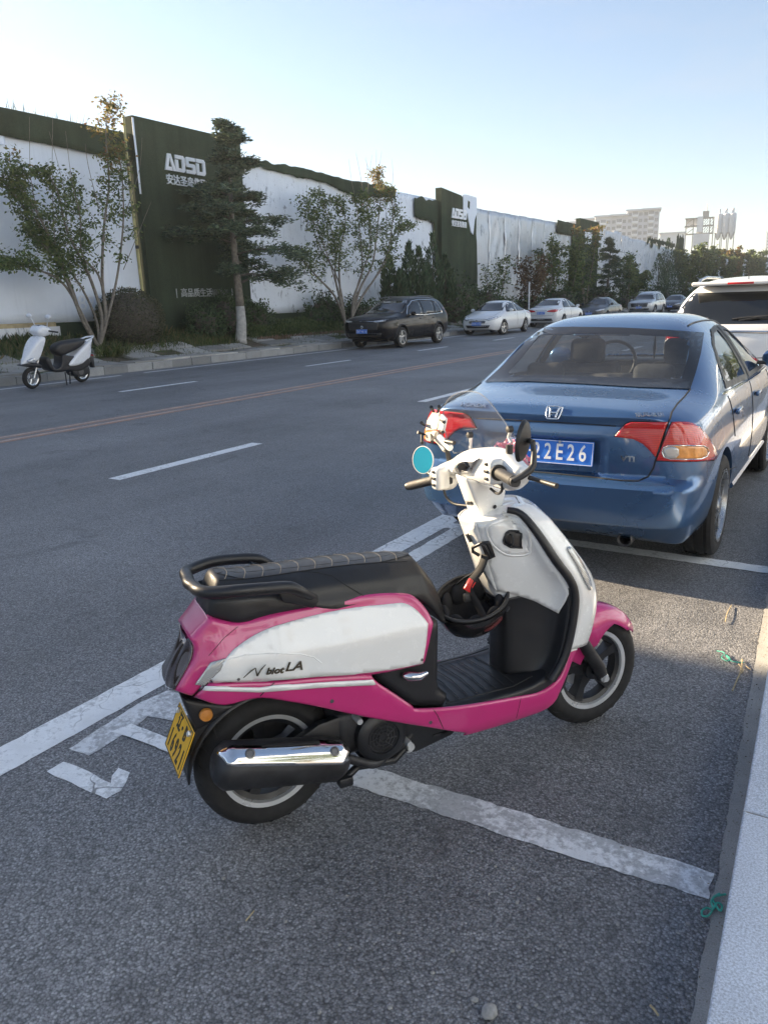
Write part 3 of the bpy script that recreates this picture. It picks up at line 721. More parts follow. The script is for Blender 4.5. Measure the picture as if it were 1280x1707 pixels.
# --- tree with its top leaves coloured as sunlit, in front of the clean hoarding
B0 = (480, 1278)
st1 = [[B0, (400, 1140), (345, 980), (270, 800), (190, 640), (110, 500), (60, 420)], [B0, (495, 1130), (430, 920), (330, 720), (280, 520), (215, 420)],
       [B0, (515, 1140), (497, 950), (505, 700), (530, 480), (515, 250), (530, 90)], [B0, (535, 1090), (575, 900), (600, 650), (590, 420), (560, 300)],
       [B0, (520, 1130), (480, 930), (400, 830), (390, 640), (350, 480)], [B0, (380, 1080), (300, 960), (180, 900), (60, 880), (10, 880)], [B0, (410, 1150), (330, 960), (230, 760), (90, 560), (10, 470)], [B0, (470, 1150), (380, 960), (250, 820), (130, 700)], [B0, (400, 1140), (300, 900), (150, 600), (30, 360)]]
S1 = [pxl(q, -18.5, 0, 140, 2.909) for q in st1]
bare1 = [pxl(q, -18.5, 0, 140, 2.909, 0.2) for q in ([(190, 640), (150, 450), (145, 160)], [(270, 800), (255, 500), (258, 150)], [(330, 720), (310, 500), (240, 230)], [(390, 640), (350, 470), (320, 230)], [(600, 650), (640, 540), (680, 400), (690, 260)], [(600, 900), (690, 680), (735, 570)], [(480, 600), (430, 400), (415, 290)])]
stems_tree('maple_tree', S1, 'slender multi-stemmed maple with top leaves coloured sunlit yellow beside the round bush', 0.062, 15, 0.115, leaf_from=0.45, twig_len=0.78, top_mat=M_LEAF_Y, top_z=5.7, bare=bare1)
# --- second pair of multi-stemmed trees behind the black SUV
st2 = [[(572, 940), (540, 800), (520, 700), (520, 560), (480, 400), (440, 300)], [(572, 940), (520, 800), (430, 700), (360, 620), (320, 590)], [(572, 940), (545, 780), (540, 600), (570, 430), (530, 330)], [(572, 940), (530, 760), (470, 560), (400, 400)], [(572, 940), (535, 720), (430, 520), (380, 330)]]
stems_tree('maple_tree', [pxl(q, -18.4, 380, 220, 2.909) for q in st2], 'leafy multi-stemmed maple leaning over the front of the black SUV', 0.058, 16, 0.125, 'maples', 0.45, twig_len=0.95)
st3 = [[(600, 900), (640, 760), (700, 640), (720, 500), (740, 300), (715, 200)], [(600, 900), (610, 800), (650, 680), (640, 500), (620, 330)], [(600, 900), (650, 800), (730, 680), (780, 560), (800, 400), (790, 300)], [(600, 900), (630, 740), (690, 560), (680, 400), (660, 320)], [(600, 900), (660, 780), (760, 640), (820, 470), (890, 465)]]
bare3 = [pxl(q, -18.4, 380, 220, 2.909, 0.15) for q in ([(620, 330), (600, 240), (585, 130)], [(660, 320), (640, 200), (620, 100)], [(680, 400), (680, 250), (670, 120)], [(740, 300), (720, 180), (720, 85)], [(715, 250), (735, 160), (745, 90)], [(790, 300), (800, 220), (795, 130)], [(660, 330), (690, 220), (665, 130)], [(715, 240), (690, 180), (700, 110)])]
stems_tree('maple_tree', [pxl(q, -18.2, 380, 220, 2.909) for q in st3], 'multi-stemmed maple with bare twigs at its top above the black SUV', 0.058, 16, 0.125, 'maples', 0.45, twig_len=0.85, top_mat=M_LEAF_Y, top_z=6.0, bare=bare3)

def cedar(base, height, spread, label, lean=(0, 0), clear=0.26, n_br=46, dens=1.0, mat=M_CEDAR, group=None, white=True, seed=1):
    rnd = random.Random(seed); t = empty('cedar_tree', base, 0, label, 'tree', group)
    bt = bmesh.new(); bl = bmesh.new(); lv = Leaves(); r0 = height*0.024
    tr = [Vector((lean[0]*f*f+0.06*math.sin(f*7+seed), lean[1]*f*f+0.06*math.sin(f*5), height*f)) for f in [i/12 for i in range(13)]]
    limb(bt, tr[2:], r0*0.9, 0.012, 9)
    lo = bmesh.new(); limb(lo, [Vector((0, 0, -0.15)), Vector((0, 0, 0.05)), tr[1], tr[2]], r0*1.35, r0*0.9, 9)
    for i in range(n_br):
        f = clear+(1-clear)*((i+rnd.random())/n_br)**0.9; z = height*f; p = tr[0].lerp(tr[-1], 0); k = min(11, int(f*12)); p = tr[k].lerp(tr[k+1], f*12-k)
        az = i*2.399+rnd.uniform(-1.1, 1.1); fl = (1-f)**0.72*(0.34+0.86*rnd.random())*(1.0 if f > clear+0.12 else 0.8)
        L = spread*max(0.06, fl)
        d = Vector((math.cos(az), math.sin(az), rnd.uniform(0.12, 0.45))); pts = [p]
        for s in range(7): pts.append(pts[-1]+Vector((d.x, d.y, d.z-0.085*s+rnd.uniform(-.05, .05)))*L/7+Vector((rnd.gauss(0, .02), rnd.gauss(0, .02), 0)))
        limb(bl, pts, r0*0.3*(1.2-f), 0.006, 5)
        for s0 in (3, 5):
            sd0 = rnd.choice((-1, 1)); sdv = Vector((d.x*.6-d.y*sd0*.8, d.y*.6+d.x*sd0*.8, rnd.uniform(-.05, .30))); q0 = pts[s0]; L2 = L*rnd.uniform(.25, .45)
            for u in range(6):
                c0 = q0+sdv*L2*(u+1)/6+Vector((0, 0, -.02*u*u*L2))
                for _ in range(int(6*dens)):
                    c = c0+Vector((rnd.gauss(0, .10), rnd.gauss(0, .10), rnd.gauss(0, .05)))
                    for w_ in range(5): a = rnd.uniform(0, 6.28); lv.leaf(c+Vector((rnd.gauss(0, .06), rnd.gauss(0, .06), rnd.gauss(0, .04))), (math.cos(a)+sdv.x*.6, math.sin(a)+sdv.y*.6, rnd.uniform(-.3, .5)), rnd.uniform(.10, .20), .28)
        for s in range(2, 8):
            w = max(.10, L*0.24*(1.15-abs(s-4.6)/5))
            nn = int(7*dens)
            for q in range(nn):
                sd = rnd.uniform(-1, 1)*w; fr = rnd.uniform(-.5, .5)*L/7
                c = pts[s]+Vector((-d.y, d.x, 0))*sd+Vector((d.x, d.y, 0))*fr+Vector((0, 0, -abs(sd)*0.22+rnd.gauss(0, .04)))
                for u in range(7):
                    a = rnd.uniform(0, 6.28); lv.leaf(c+Vector((rnd.gauss(0, .07), rnd.gauss(0, .07), rnd.gauss(0, .035))), (math.cos(a)+d.x*0.6, math.sin(a)+d.y*0.6, rnd.uniform(-.35, .45)), rnd.uniform(0.11, 0.22), 0.30)
    obj_bm('trunk', bt, M_BARK, t, smooth=True); obj_bm('trunk_foot', lo, M_BARK_W if white else M_BARK, t, smooth=True); obj_bm('branches', bl, M_BARK_D, t); lv.build('crown', mat, t)
    return t
b = atX(402, 568, -18.1)
cedar(b, 6.75, 3.6, 'spreading dark cedar with a limewashed trunk foot before the ADSD board', (0.0, 0.12), 0.27, 34, 1.2, seed=14)

def bush(base, r, h, label, mat, n, size, group=None, name='bush', lumpy=0.06, cat='bush'):
    t = empty(name, base, 0, label, cat, group); lv = Leaves()
    bm = bmesh.new(); bmesh.ops.create_icosphere(bm, subdivisions=3, radius=1.0)
    for v in bm.verts:
        k = 0.84-lumpy*.5+lumpy*2*noise.noise(v.co*2.3+Vector(base)); v.co = Vector((v.co.x*r*k, v.co.y*r*k, h*0.46+v.co.z*h*0.54*k))
    obj_bm('inner_core', bm, M_BARK_D if mat is not M_JUNI else mat, t, smooth=True)  # solid dark core closing the bush behind its leaves
    for _ in range(n):
        u = Vector((random.gauss(0, 1), random.gauss(0, 1), random.gauss(0, 1))).normalized()
        if u.z < -0.75: continue
        k = (0.88+lumpy*2*noise.noise(u*2.3+Vector(base)))*random.uniform(0.97-lumpy*.6, 1.08+lumpy*.8); p = Vector((u.x*r*k, u.y*r*k, h*0.46+u.z*h*0.54*k))
        lv.leaf(p, u+0.9*Vector((random.gauss(0, 1), random.gauss(0, 1), random.gauss(0, 1))), size*random.uniform(0.7, 1.3), 0.55)
    lv.build('foliage', mat, t); return t
b = atX(222, 574, -19.0); bush((b.x, b.y, 0.45), 1.06, 1.75, 'large clipped round bush beneath the slender maple', M_BUSH, 9000, 0.06, lumpy=0.03)
for i, (px_, r, h, lab) in enumerate(((340, 0.65, 1.05, 'low dark shrub between the round bush and the cedar trunk'), (382, 0.7, 1.45, 'taller dark shrub directly behind the limewashed cedar trunk'), (430, 0.55, 1.2, 'dark shrub between the cedar trunk and the low hedge'))):
    b = atX(px_, 560, -19.0); bush((b.x, b.y, 0.45), r, h, lab, M_SHRUB, 2600, 0.10, 'shrubs at the foot of the cedar', 'shrub', 0.30, 'shrub')
for (px_, r, h, X, lab) in ((548, 0.62, 1.5, -19.2, 'tall dark shrub before the flaking hoarding beside the maple stems'), (600, 0.75, 1.25, -19.2, 'dark shrub behind the bonnet of the black SUV'), (528, .5, .9, -19.0, 'small dark shrub at the end of the low hedge')):
    b = atX(px_, 545, X); bush((b.x, b.y, 0.45), r, h, lab, M_SHRUB, 2200, 0.11, 'shrubs behind the maples', 'shrub', 0.32, 'shrub')
for (px_, r, h, X) in ((772, 1.1, 1.9, -18.6), (806, 0.9, 1.75, -18.4), (840, 0.8, 1.0, -18.4), (752, 1.0, 1.5, -18.4)):
    b = atX(px_, 515, X); bush((b.x, b.y, 0.4), r, h, 'leafy dark shrub under the torn green board', M_SHRUB, 2400, 0.14, 'shrubs under the torn board', 'shrub', 0.34, 'shrub')

def juniper(base, h, r, label, n=1500, group='junipers', mat=M_JUNI, seed=0):
    rnd = random.Random(seed); t = empty('juniper', base, 0, label, 'tree', group); lv = Leaves(); bm = bmesh.new()
    limb(bm, [Vector((0, 0, -.1)), Vector((0.02, 0, h*0.5)), Vector((0, 0, h*0.96))], 0.07, 0.01, 6); obj_bm('trunk', bm, M_BARK_D, t)
    tips = [(0, 0, 1.0)]+[(math.cos(a)*0.55, math.sin(a)*0.55, rnd.uniform(0.55, 0.85)) for a in [rnd.uniform(0, 6.28) for _ in range(6)]]
    for k in range(n):
        tx, ty, tz = tips[rnd.randrange(len(tips))] if rnd.random() < .6 else tips[0]
        f = rnd.random()**0.8; z = h*tz*f; rr = r*(0.25+0.75*math.sin(math.pi*min(1, 0.12+f*0.88))**0.8)*(1-f)**0.45*rnd.uniform(0.6, 1.1)*(1 if tz == 1 else .6)
        a = rnd.uniform(0, 6.28); p = Vector((tx*r*min(1, f*1.6)+math.cos(a)*rr, ty*r*min(1, f*1.6)+math.sin(a)*rr, z+0.05))
        lv.leaf(p, (math.cos(a)*0.45+rnd.gauss(0, .2), math.sin(a)*0.45+rnd.gauss(0, .2), 1.0), rnd.uniform(0.16, 0.32), 0.28)
    lv.build('crown', mat, t); return t
for i, (px_, top, r) in enumerate(((650, 432, 0.55), (683, 410, 0.5), (699, 418, .5), (722, 395, 0.55), (742, 430, 0.6), (668, 455, .5), (712, 450, .6))):
    X = -18.8+0.25*(i % 3); b = atX(px_, 512, X); tp_ = atX(px_, top, X); juniper((b.x, b.y, 0.5), tp_.z-0.5, r, 'dark spiky juniper in the clump between black SUV and hoarding', 1300, 'junipers behind the black SUV', seed=i)

# --- smaller trees further along the verge
def far_tree(px_, top, X, spread, label, mat, leaf_n=9, size=0.16, stems=4, bark=M_BARK, base_y=505, group=None, clear=0.35, seed=0, top_mat=None):
    rnd = random.Random(seed); b = atX(px_, base_y, X); b.z = bank_z(X, b.y)-0.05; tz = atX(px_, top, X).z; S = []
    for i in range(stems):
        a = rnd.uniform(0, 6.28); s = spread*rnd.uniform(0.4, 1); f = rnd.uniform(0.75, 1.0); h = (tz-b.z)*f
        S.append([b, b+Vector((math.cos(a)*s*0.2, math.sin(a)*s*0.2, h*0.3)), b+Vector((math.cos(a)*s*0.55, math.sin(a)*s*0.55, h*0.65)), b+Vector((math.cos(a)*s*0.8, math.sin(a)*s*0.8, h))])
    return stems_tree('verge_tree', S, label, 0.06, leaf_n, size, group, clear, mat, bark, 1.0, top_mat, tz-0.9)
far_tree(826, 425, -18.2, 1.0, 'small bright leafy tree beside the torn green board', M_LEAF, 6, 0.18, 3, seed=1)
far_tree(884, 425, -18.0, 0.9, 'small tree with dry brown leaves by the silver sheeting', M_BROWN, 9, 0.2, 4, seed=2)
far_tree(915, 388, -18.6, 1.1, 'upright green tree growing against the silver sheeting', M_LEAF, 10, 0.22, 5, seed=3)
far_tree(948, 392, -18.0, 1.3, 'pale stemmed green tree in front of the turf covered post', M_LEAF, 9, 0.24, 5, seed=4)
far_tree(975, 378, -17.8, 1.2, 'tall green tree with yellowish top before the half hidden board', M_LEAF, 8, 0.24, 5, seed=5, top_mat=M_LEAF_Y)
b = atX(1012, 500, -18.3); cedar((b.x, b.y, 0.4), 5.6, 2.4, 'dark cedar beside the half hidden green board', (0, 0), 0.2, 34, 0.8, white=False, seed=9)
far_tree(1046, 420, -18.0, 2.0, 'thin leaning tree with bare lower stems by the torn sheeting', M_LEAF, 6, 0.26, 5, seed=6)
for i, (px_, top) in enumerate(((1108, 398), (1122, 408), (1094, 425))):
    X = -18.6; b = atX(px_, 497, X); juniper((b.x, b.y, 0.5), atX(px_, top, X).z-0.5, 1.2, 'broad dark juniper in the clump below hanging turf', 1500, 'junipers below the hanging turf', seed=20+i)
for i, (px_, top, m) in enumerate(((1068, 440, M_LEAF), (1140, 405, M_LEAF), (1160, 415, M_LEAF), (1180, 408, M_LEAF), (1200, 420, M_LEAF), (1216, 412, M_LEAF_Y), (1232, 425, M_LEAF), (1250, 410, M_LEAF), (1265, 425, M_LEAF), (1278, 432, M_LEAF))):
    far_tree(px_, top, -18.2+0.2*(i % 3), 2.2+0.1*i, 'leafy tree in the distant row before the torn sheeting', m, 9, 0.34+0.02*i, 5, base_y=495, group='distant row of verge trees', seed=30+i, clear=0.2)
for i in range(14):
    Y = 46+i*6.5+random.uniform(-1.5, 1.5); bush((-18.6+random.uniform(-.5, .5), Y, 0.4), random.uniform(1.0, 1.7), random.uniform(1.0, 1.9), 'low dark shrub along the verge behind the distant cars', M_SHRUB, 1100, 0.2, 'shrubs along the distant verge', 'shrub', 0.34, 'shrub')

# --- low clipped hedge, grass, ground cover
t = empty('low_hedge', (0, 0, 0), 0, 'low green hedge between cedar trunk and black SUV', 'hedge'); lv = Leaves()
for _ in range(9000):
    y = random.uniform(21.0, 26.6); x = random.uniform(-19.2, -18.15); z = random.uniform(0.0, 0.42)
    lv.leaf((x, y, bank_z(x, y)-0.05+z), (random.gauss(0, .4), random.gauss(0, .4), 1.0), random.uniform(0.07, 0.14), 0.35)
lv.build('foliage', leaf_material('leaf_hedge', (0.042, 0.070, 0.022), (0.084, 0.123, 0.039), (0.140, 0.161, 0.063), 0.2), t)
bm = bmesh.new()
for i in range(60): y = 21.2+i*0.09; bm_box(bm, (-18.06, y, 0.42), (0.03, 0.035, random.uniform(0.10, 0.2)))
tag(obj_bm('twig_fence', bm, pmat('twig_fence', (0.20, 0.12, 0.08), 0.8, var=0.4), t), kind='stuff')
lv = Leaves()
for _ in range(26000):
    y = random.uniform(7, 62)**1.0; x = -17.75-abs(random.gauss(0, 0.8))+(0.9 if random.random() < .16 else 0)
    if x < -19.9: continue
    d = noise.noise(Vector((x*0.8, y*0.45, 2)))
    if d < random.uniform(-0.35, 0.35): continue
    h = random.uniform(0.06, 0.24)*(1.3 if x < -18 else 0.8)
    lv.leaf((x, y, bank_z(x, y)-0.03), (random.gauss(0, .35), random.gauss(0, .35), 1.0), h, 0.12)
tag(lv.build('grass', M_GRASS, None), 'patchy rough grass and weeds on the planted bank', 'grass', kind='stuff')
lv = Leaves()
for _ in range(5200):
    y = random.uniform(8.5, 20.5); x = random.uniform(-19.9, -18.3)
    lv.leaf((x, y, bank_z(x, y)-0.04), (random.gauss(0, .5), random.gauss(0, .5), 0.8), random.uniform(0.12, 0.42)*(0.7+0.5*noise.noise(Vector((x, y, 7)))), 0.16)
tag(lv.build('weeds', leaf_material('weed', (0.035, 0.054, 0.022), (0.080, 0.109, 0.040), (0.192, 0.136, 0.072), 0.25), None), 'dark weedy ground cover behind the white scooter', 'weeds', kind='stuff')
b = atX(182, 588, -17.9)
t = empty('grass_tuft', (b.x, b.y, bank_z(b.x, b.y)-0.05), 0, 'bright green grass tuft beside the white scooter tail', 'grass tuft'); lv = Leaves()
for _ in range(420): a = random.uniform(0, 6.28); lv.leaf((random.gauss(0, .18), random.gauss(0, .28), 0), (math.cos(a)*.5, math.sin(a)*.5, 1), random.uniform(.25, .62), .07, droop=.25)
tag(lv.build('blades', M_GRASS, t), kind='stuff')
# thin plants standing above the hoarding
lv = Leaves()
for _ in range(260):
    y = random.uniform(12.6, 16.6); lv.leaf((WX-0.4, y, 6.2), (random.gauss(0, .2), random.gauss(0, .35), 1.0), random.uniform(0.5, 1.05), 0.03)
tag(lv.build('weeds_behind_wall', M_SHRUB, None), 'thin weeds showing over the top of the white hoarding', 'weeds', kind='stuff')

# ================================================================== far buildings
M_BLD = pmat('facade_grey', (0.58, 0.60, 0.65), 0.8, var=0.08, vs=0.1); M_BLDW = pmat('facade_light', (0.75, 0.76, 0.78), 0.8, var=0.08, vs=0.1)  # facade and window greys lightened to stand in for far haze
M_WIN = pmat('window_dark', (0.16, 0.18, 0.21), 0.3, var=0.3, vs=0.3); M_SILO = pmat('silo_paint', (0.66, 0.67, 0.69), 0.5, var=0.1, vs=0.3); M_FRAME = pmat('plant_steel', (0.30, 0.29, 0.27), 0.6, var=0.2, vs=0.4)
def far_at(px_, py_, d):
    v = ray(px_, py_); return EYE+v*(d/math.hypot(v.x, v.y))
def apartment(pxl_, pxr, ytops, d, label, floors):
    a = far_at(pxl_, 470, d); c = far_at(pxr, 470, d); W = (c-a).length; ang = math.atan2(c.y-a.y, c.x-a.x)
    t = empty('apartment_building', (a.x, a.y, 0), ang, label, 'building'); n = len(ytops); hmax = 0
    for i, yt in enumerate(ytops):
        h = far_at(pxl_+(pxr-pxl_)*(i+.5)/n, yt, d).z; x0, x1 = W*i/n, W*(i+1)/n
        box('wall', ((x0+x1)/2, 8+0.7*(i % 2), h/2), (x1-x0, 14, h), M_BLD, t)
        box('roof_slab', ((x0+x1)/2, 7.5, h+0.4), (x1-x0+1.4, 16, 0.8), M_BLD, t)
        bm = bmesh.new(); bs = bmesh.new(); fh = 3.0; k = int(h/fh); nw = max(3, int((x1-x0)/3.2))
        for f in range(3, k):
            for w in range(nw):
                x = x0+(w+.5)*(x1-x0)/nw
                if w % 3 != 1: bm_box(bm, (x, 0.95+0.7*(i % 2), f*fh+1.6), (1.6, 0.3, 1.5))
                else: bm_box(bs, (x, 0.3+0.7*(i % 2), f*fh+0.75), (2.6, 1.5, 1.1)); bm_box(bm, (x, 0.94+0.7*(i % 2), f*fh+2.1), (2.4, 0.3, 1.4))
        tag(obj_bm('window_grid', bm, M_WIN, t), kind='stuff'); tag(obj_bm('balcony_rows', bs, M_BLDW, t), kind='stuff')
    return t
apartment(988, 1092, (362, 360, 352, 350), 430, 'grey apartment slab with stepped roof beyond the hoarding', 15)
apartment(925, 985, (372, 366), 520, 'pale apartment block half hidden behind the half hidden board', 14)
apartment(1270, 1330, (388, 384), 900, 'faint distant tower block beyond the silos', 20)
# concrete plant: silos and batching tower
D = 330; a = far_at(1184, 470, D); c = far_at(1217, 470, D); ang = math.atan2(c.y-a.y, c.x-a.x); W = (c-a).length; zt = far_at(1200, 357, D).z; zb = far_at(1200, 388, D).z
for i in range(3):
    x = W*(i+.5)/3; t = empty('cement_silo', (a.x+math.cos(ang)*x, a.y+math.sin(ang)*x, 0), ang, 'tall pale cement silo beside the batching tower', 'silo', 'cement silos'); r = W/6*1.12
    lathe('shell', [(0.3, zb-2.6), (r, zb), (r, zt-0.3), (r*0.92, zt), (0, zt+0.5)], M_SILO, t, axis='Z', n=20)
    for q in range(3): lathe('hoop', [(r+.02, zb+(zt-zb)*(.25+.25*q)-.12), (r+.1, zb+(zt-zb)*(.25+.25*q)), (r+.02, zb+(zt-zb)*(.25+.25*q)+.12)], M_SILO, t, axis='Z', n=20)
    for sx, sy in ((1, 1), (1, -1), (-1, 1), (-1, -1)): box('leg', (sx*r*.7, sy*r*.7, zb/2), (0.3, 0.3, zb), M_FRAME, t)
    tube('filter', [(0, 0, zt), (0, 0, zt+1.8)], 0.45, M_SILO, t, 8)
a = far_at(1134, 470, D); c = far_at(1182, 470, D); ang = math.atan2(c.y-a.y, c.x-a.x); W = (c-a).length
t = empty('batching_tower', (a.x, a.y, 0), ang, 'steel framed batching tower with stairs beside the silos', 'tower')
z1 = far_at(1150, 364, D).z; z0 = far_at(1150, 390, D).z
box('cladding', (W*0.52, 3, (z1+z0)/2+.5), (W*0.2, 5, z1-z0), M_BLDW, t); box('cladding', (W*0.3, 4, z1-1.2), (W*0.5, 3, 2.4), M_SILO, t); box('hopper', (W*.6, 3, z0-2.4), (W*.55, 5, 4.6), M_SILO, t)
for x in (0.05, 0.3, 0.62, 0.85, 0.98): box('column', (W*x, 1, z1/2), (0.35, 0.35, z1), M_FRAME, t)
for z in (z0, (z0+z1)/2, z1): box('deck', (W*.5, 2.5, z), (W, 4, 0.3), M_FRAME, t)
for i in range(3): tube('brace', [(W*.05, .8, z0+(z1-z0)*i/3), (W*.3, .8, z0+(z1-z0)*(i+1)/3)], .15, M_FRAME, t, 6)
for x in (.66, .74, .84, .92):
    for i in range(5): tube('pipe', [(W*x, .6, z0+(z1-z0)*i/5), (W*(x+.06), .6, z0+(z1-z0)*(i+1)/5)], .12, M_FRAME, t, 5)
box('head_house', (W*.7, 2.5, z1+1.2), (2.2, 2.5, 2.4), M_FRAME, t); tube('mast', [(W*.72, 2, z1+2), (W*.72, 2, z1+5)], .25, M_SILO, t, 6)
D = 250; a = far_at(1095, 470, D); c = far_at(1136, 470, D); ang = math.atan2(c.y-a.y, c.x-a.x); W = (c-a).length; z = far_at(1110, 390, D).z
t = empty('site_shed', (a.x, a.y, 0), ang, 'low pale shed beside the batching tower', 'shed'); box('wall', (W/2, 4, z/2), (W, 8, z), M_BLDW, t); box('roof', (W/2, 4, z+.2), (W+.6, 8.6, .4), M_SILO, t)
# pole by the parked cars
b = atX(881, 512, -17.0); t = empty('sign_post', (b.x, b.y, .15), 0, 'thin white post behind the rear facing white saloon', 'post'); tube('shaft', [(0, 0, 0), (0, 0, 2.3)], .05, M_SILO, t, 8); lathe('foot', [(.12, 0), (.12, .04), (.05, .06)], M_STEEL, t, axis='Z', n=12)
# ================================================================== cars
def paint_mat(name, col, metal=0.55, rough=0.32, coat=1.0, spec=0.5):
    t = NT(name); p = t.pos()
    f = t.noise(p, 900, 2); n = t.noise(p, 2.5, 5)
    c = t.ramp(f, [(0.3, tuple(x*0.88 for x in col)), (0.7, tuple(min(1, x*1.12) for x in col))])
    dust = t.ramp(t.noise(p, 7, 6, 0.7), [(0.5, 0.0), (0.8, 0.05)])
    c = t.mix(dust, c, (0.32, 0.30, 0.27))
    return t.set(**{'Base Color': c, 'Metallic': metal, 'Roughness': t.ramp(n, [(0.3, rough-0.04), (0.7, rough+0.06)]), 'Specular IOR Level': spec, 'Coat Weight': coat, 'Coat Roughness': t.ramp(n, [(0.3, 0.015), (0.75, 0.06)])})
M_BLUE = paint_mat('paint_blue', (0.058, 0.135, 0.280), 0.65, 0.28)
M_BLACKP = paint_mat('paint_black', (0.004, 0.004, 0.006), 0.0, 0.3, 0.4, 0.1)
M_WHITEP = paint_mat('paint_white', (0.72, 0.73, 0.74), 0.0, 0.4)
M_GREYP = paint_mat('paint_dark_grey', (0.028, 0.032, 0.04), 0.4, 0.3, 0.7, 0.2)
M_SILVERP = paint_mat('paint_pale_grey', (0.52, 0.54, 0.56), 0.3, 0.35)
M_RUBBER = pmat('tyre_rubber', (0.011, 0.011, 0.012), 0.8, var=0.3, vs=14, bump=0.25, bs=220, bd=0.001)
M_PLASTIC = pmat('black_plastic', (0.022, 0.023, 0.025), 0.5, var=0.2, vs=9, bump=0.15, bs=500, bd=0.0006)
M_DARK = pmat('underbody_black', (0.008, 0.008, 0.009), 0.9)
M_TINT = pmat('tinted_glass', (0.012, 0.014, 0.016), 0.04, var=0.3, vs=2, spec=0.8, rvar=0.02)
M_ALLOY = pmat('alloy', (0.50, 0.51, 0.52), 0.28, 0.9, var=0.12)
M_ALLOY_D = pmat('alloy_dark', (0.14, 0.14, 0.145), 0.4, 0.7, var=0.15)
M_CHROME = pmat('chrome', (0.78, 0.79, 0.80), 0.08, 1.0, var=0.05, rvar=0.03)
M_REDLENS = NT('red_lens'); _p = M_REDLENS.pos(); _w = M_REDLENS.N('ShaderNodeTexWave', wave_type='BANDS', bands_direction='Z'); _w.inputs['Scale'].default_value = 34; _w.inputs['Distortion'].default_value = 1.2; M_REDLENS.L(_p, _w.inputs['Vector'])
M_REDLENS = M_REDLENS.set(**{'Base Color': M_REDLENS.ramp(_w.outputs['Fac'], [(0.2, (0.40, 0.006, 0.010)), (0.8, (0.56, 0.016, 0.018))]), 'Roughness': 0.12, 'Coat Weight': 1.0, 'Coat Roughness': 0.02, 'Normal': M_REDLENS.bump(_w.outputs['Fac'], 0.15, 0.003)})
M_CLEARL = NT('clear_lens'); _w = M_CLEARL.N('ShaderNodeTexChecker'); _w.inputs['Scale'].default_value = 320; M_CLEARL.L(M_CLEARL.pos(), _w.inputs['Vector'])
M_CLEARL = M_CLEARL.set(**{'Base Color': M_CLEARL.mix(_w.outputs['Fac'], (0.30, 0.31, 0.31), (0.62, 0.63, 0.62)), 'Roughness': 0.15, 'Coat Weight': 1.0, 'Metallic': 0.3})
M_AMBER = pmat('amber_lens', (0.62, 0.25, 0.05), 0.15, 0.1, 1.0, var=0.25, vs=30)
M_PLATE = pmat('plate_blue', (0.025, 0.17, 0.66), 0.4, var=0.08); M_PLATEW = pmat('plate_white', (0.82, 0.83, 0.84), 0.45, var=0.05)
M_HEADL = pmat('headlamp', (0.55, 0.57, 0.60), 0.12, 0.5, 1.0, var=0.4, vs=20)
M_SEAT = pmat('seat_fabric', (0.045, 0.046, 0.05), 0.85, var=0.2, vs=20)
M_GLASS = glass_mat('car_glass', (0.62, 0.66, 0.68), 0.06)
M_FRIT = pmat('glass_frit', (0.012, 0.012, 0.013), 0.06, rvar=0.02)
M_SEAM = pmat('panel_gap', (0.006, 0.007, 0.009), 0.7)

def car_shell(rows, bulge_r=0.10, bulge_f=0.14, levels=3, sc=1.0):
    """lofted control cage -> smooth body mesh data"""
    bm = bmesh.new(); cr = bm.edges.layers.float.new('crease_edge'); rings = []
    for (y, zb, wb, zs, ws, zm, wm, zsh, wsh, zt, wt, zc) in rows:
        h = [(wb*.5, zb), (wb, zb), (ws, zs), (wm, zm), (wsh, zsh), (wt, zt), (wt*.5, zc-.22*(zc-zt))]
        ring = [bm.verts.new((0, y, zb))]+[bm.verts.new((x, y, z)) for x, z in h]+[bm.verts.new((0, y, zc))]+[bm.verts.new((-x, y, z)) for x, z in reversed(h)]
        rings.append(ring)
    n = len(rings[0])
    for a, b in zip(rings[:-1], rings[1:]):
        for k in range(n): bm.faces.new((a[k], a[(k+1) % n], b[(k+1) % n], b[k]))
    for ring, sgn, bl in ((rings[0], -1, bulge_r), (rings[-1], 1, bulge_f)):
        r = ring; grid = [[r[14], r[15], r[0], r[1], r[2]]]
        for k in (3, 4, 5):
            R_, L_ = r[k], r[16-k]; row = [L_]
            for f in (-.5, 0, .5): row.append(bm.verts.new((R_.co.x*f, R_.co.y+sgn*bl*(1-f*f), R_.co.z)))
            row.append(R_); grid.append(row)
        grid.append([r[10], r[9], r[8], r[7], r[6]])
        for k in (0, 4):
            for c in (1, 2, 3): pass
        for a, b in zip(grid[:-1], grid[1:]):
            for c in range(4): bm.faces.new((a[c], a[c+1], b[c+1], b[c]))
    bm.edges.ensure_lookup_table()
    for a, b in zip(rings[:-1], rings[1:]):
        for k, v in ((2, .6), (14, .6), (5, .35), (11, .35)):
            e = bm.edges.get((a[k], b[k]))
            if e: e[cr] = v
    bmesh.ops.recalc_face_normals(bm, faces=bm.faces)
    me = bpy.data.meshes.new('body'); bm.to_mesh(me); bm.free()
    o = bpy.data.objects.new('tmp', me); COL.objects.link(o); md = o.modifiers.new('s', 'SUBSURF'); md.levels = levels; md.render_levels = levels
    bpy.context.view_layer.update(); out = bpy.data.meshes.new_from_object(o.evaluated_get(bpy.context.evaluated_depsgraph_get()))
    bpy.data.objects.remove(o); bpy.data.meshes.remove(me)
    out.transform(Matrix.Diagonal((sc, sc, sc, 1))); return out
def mesh_bvh(me): return BVHTree.FromPolygons([v.co.copy() for v in me.vertices], [tuple(p.vertices) for p in me.polygons])
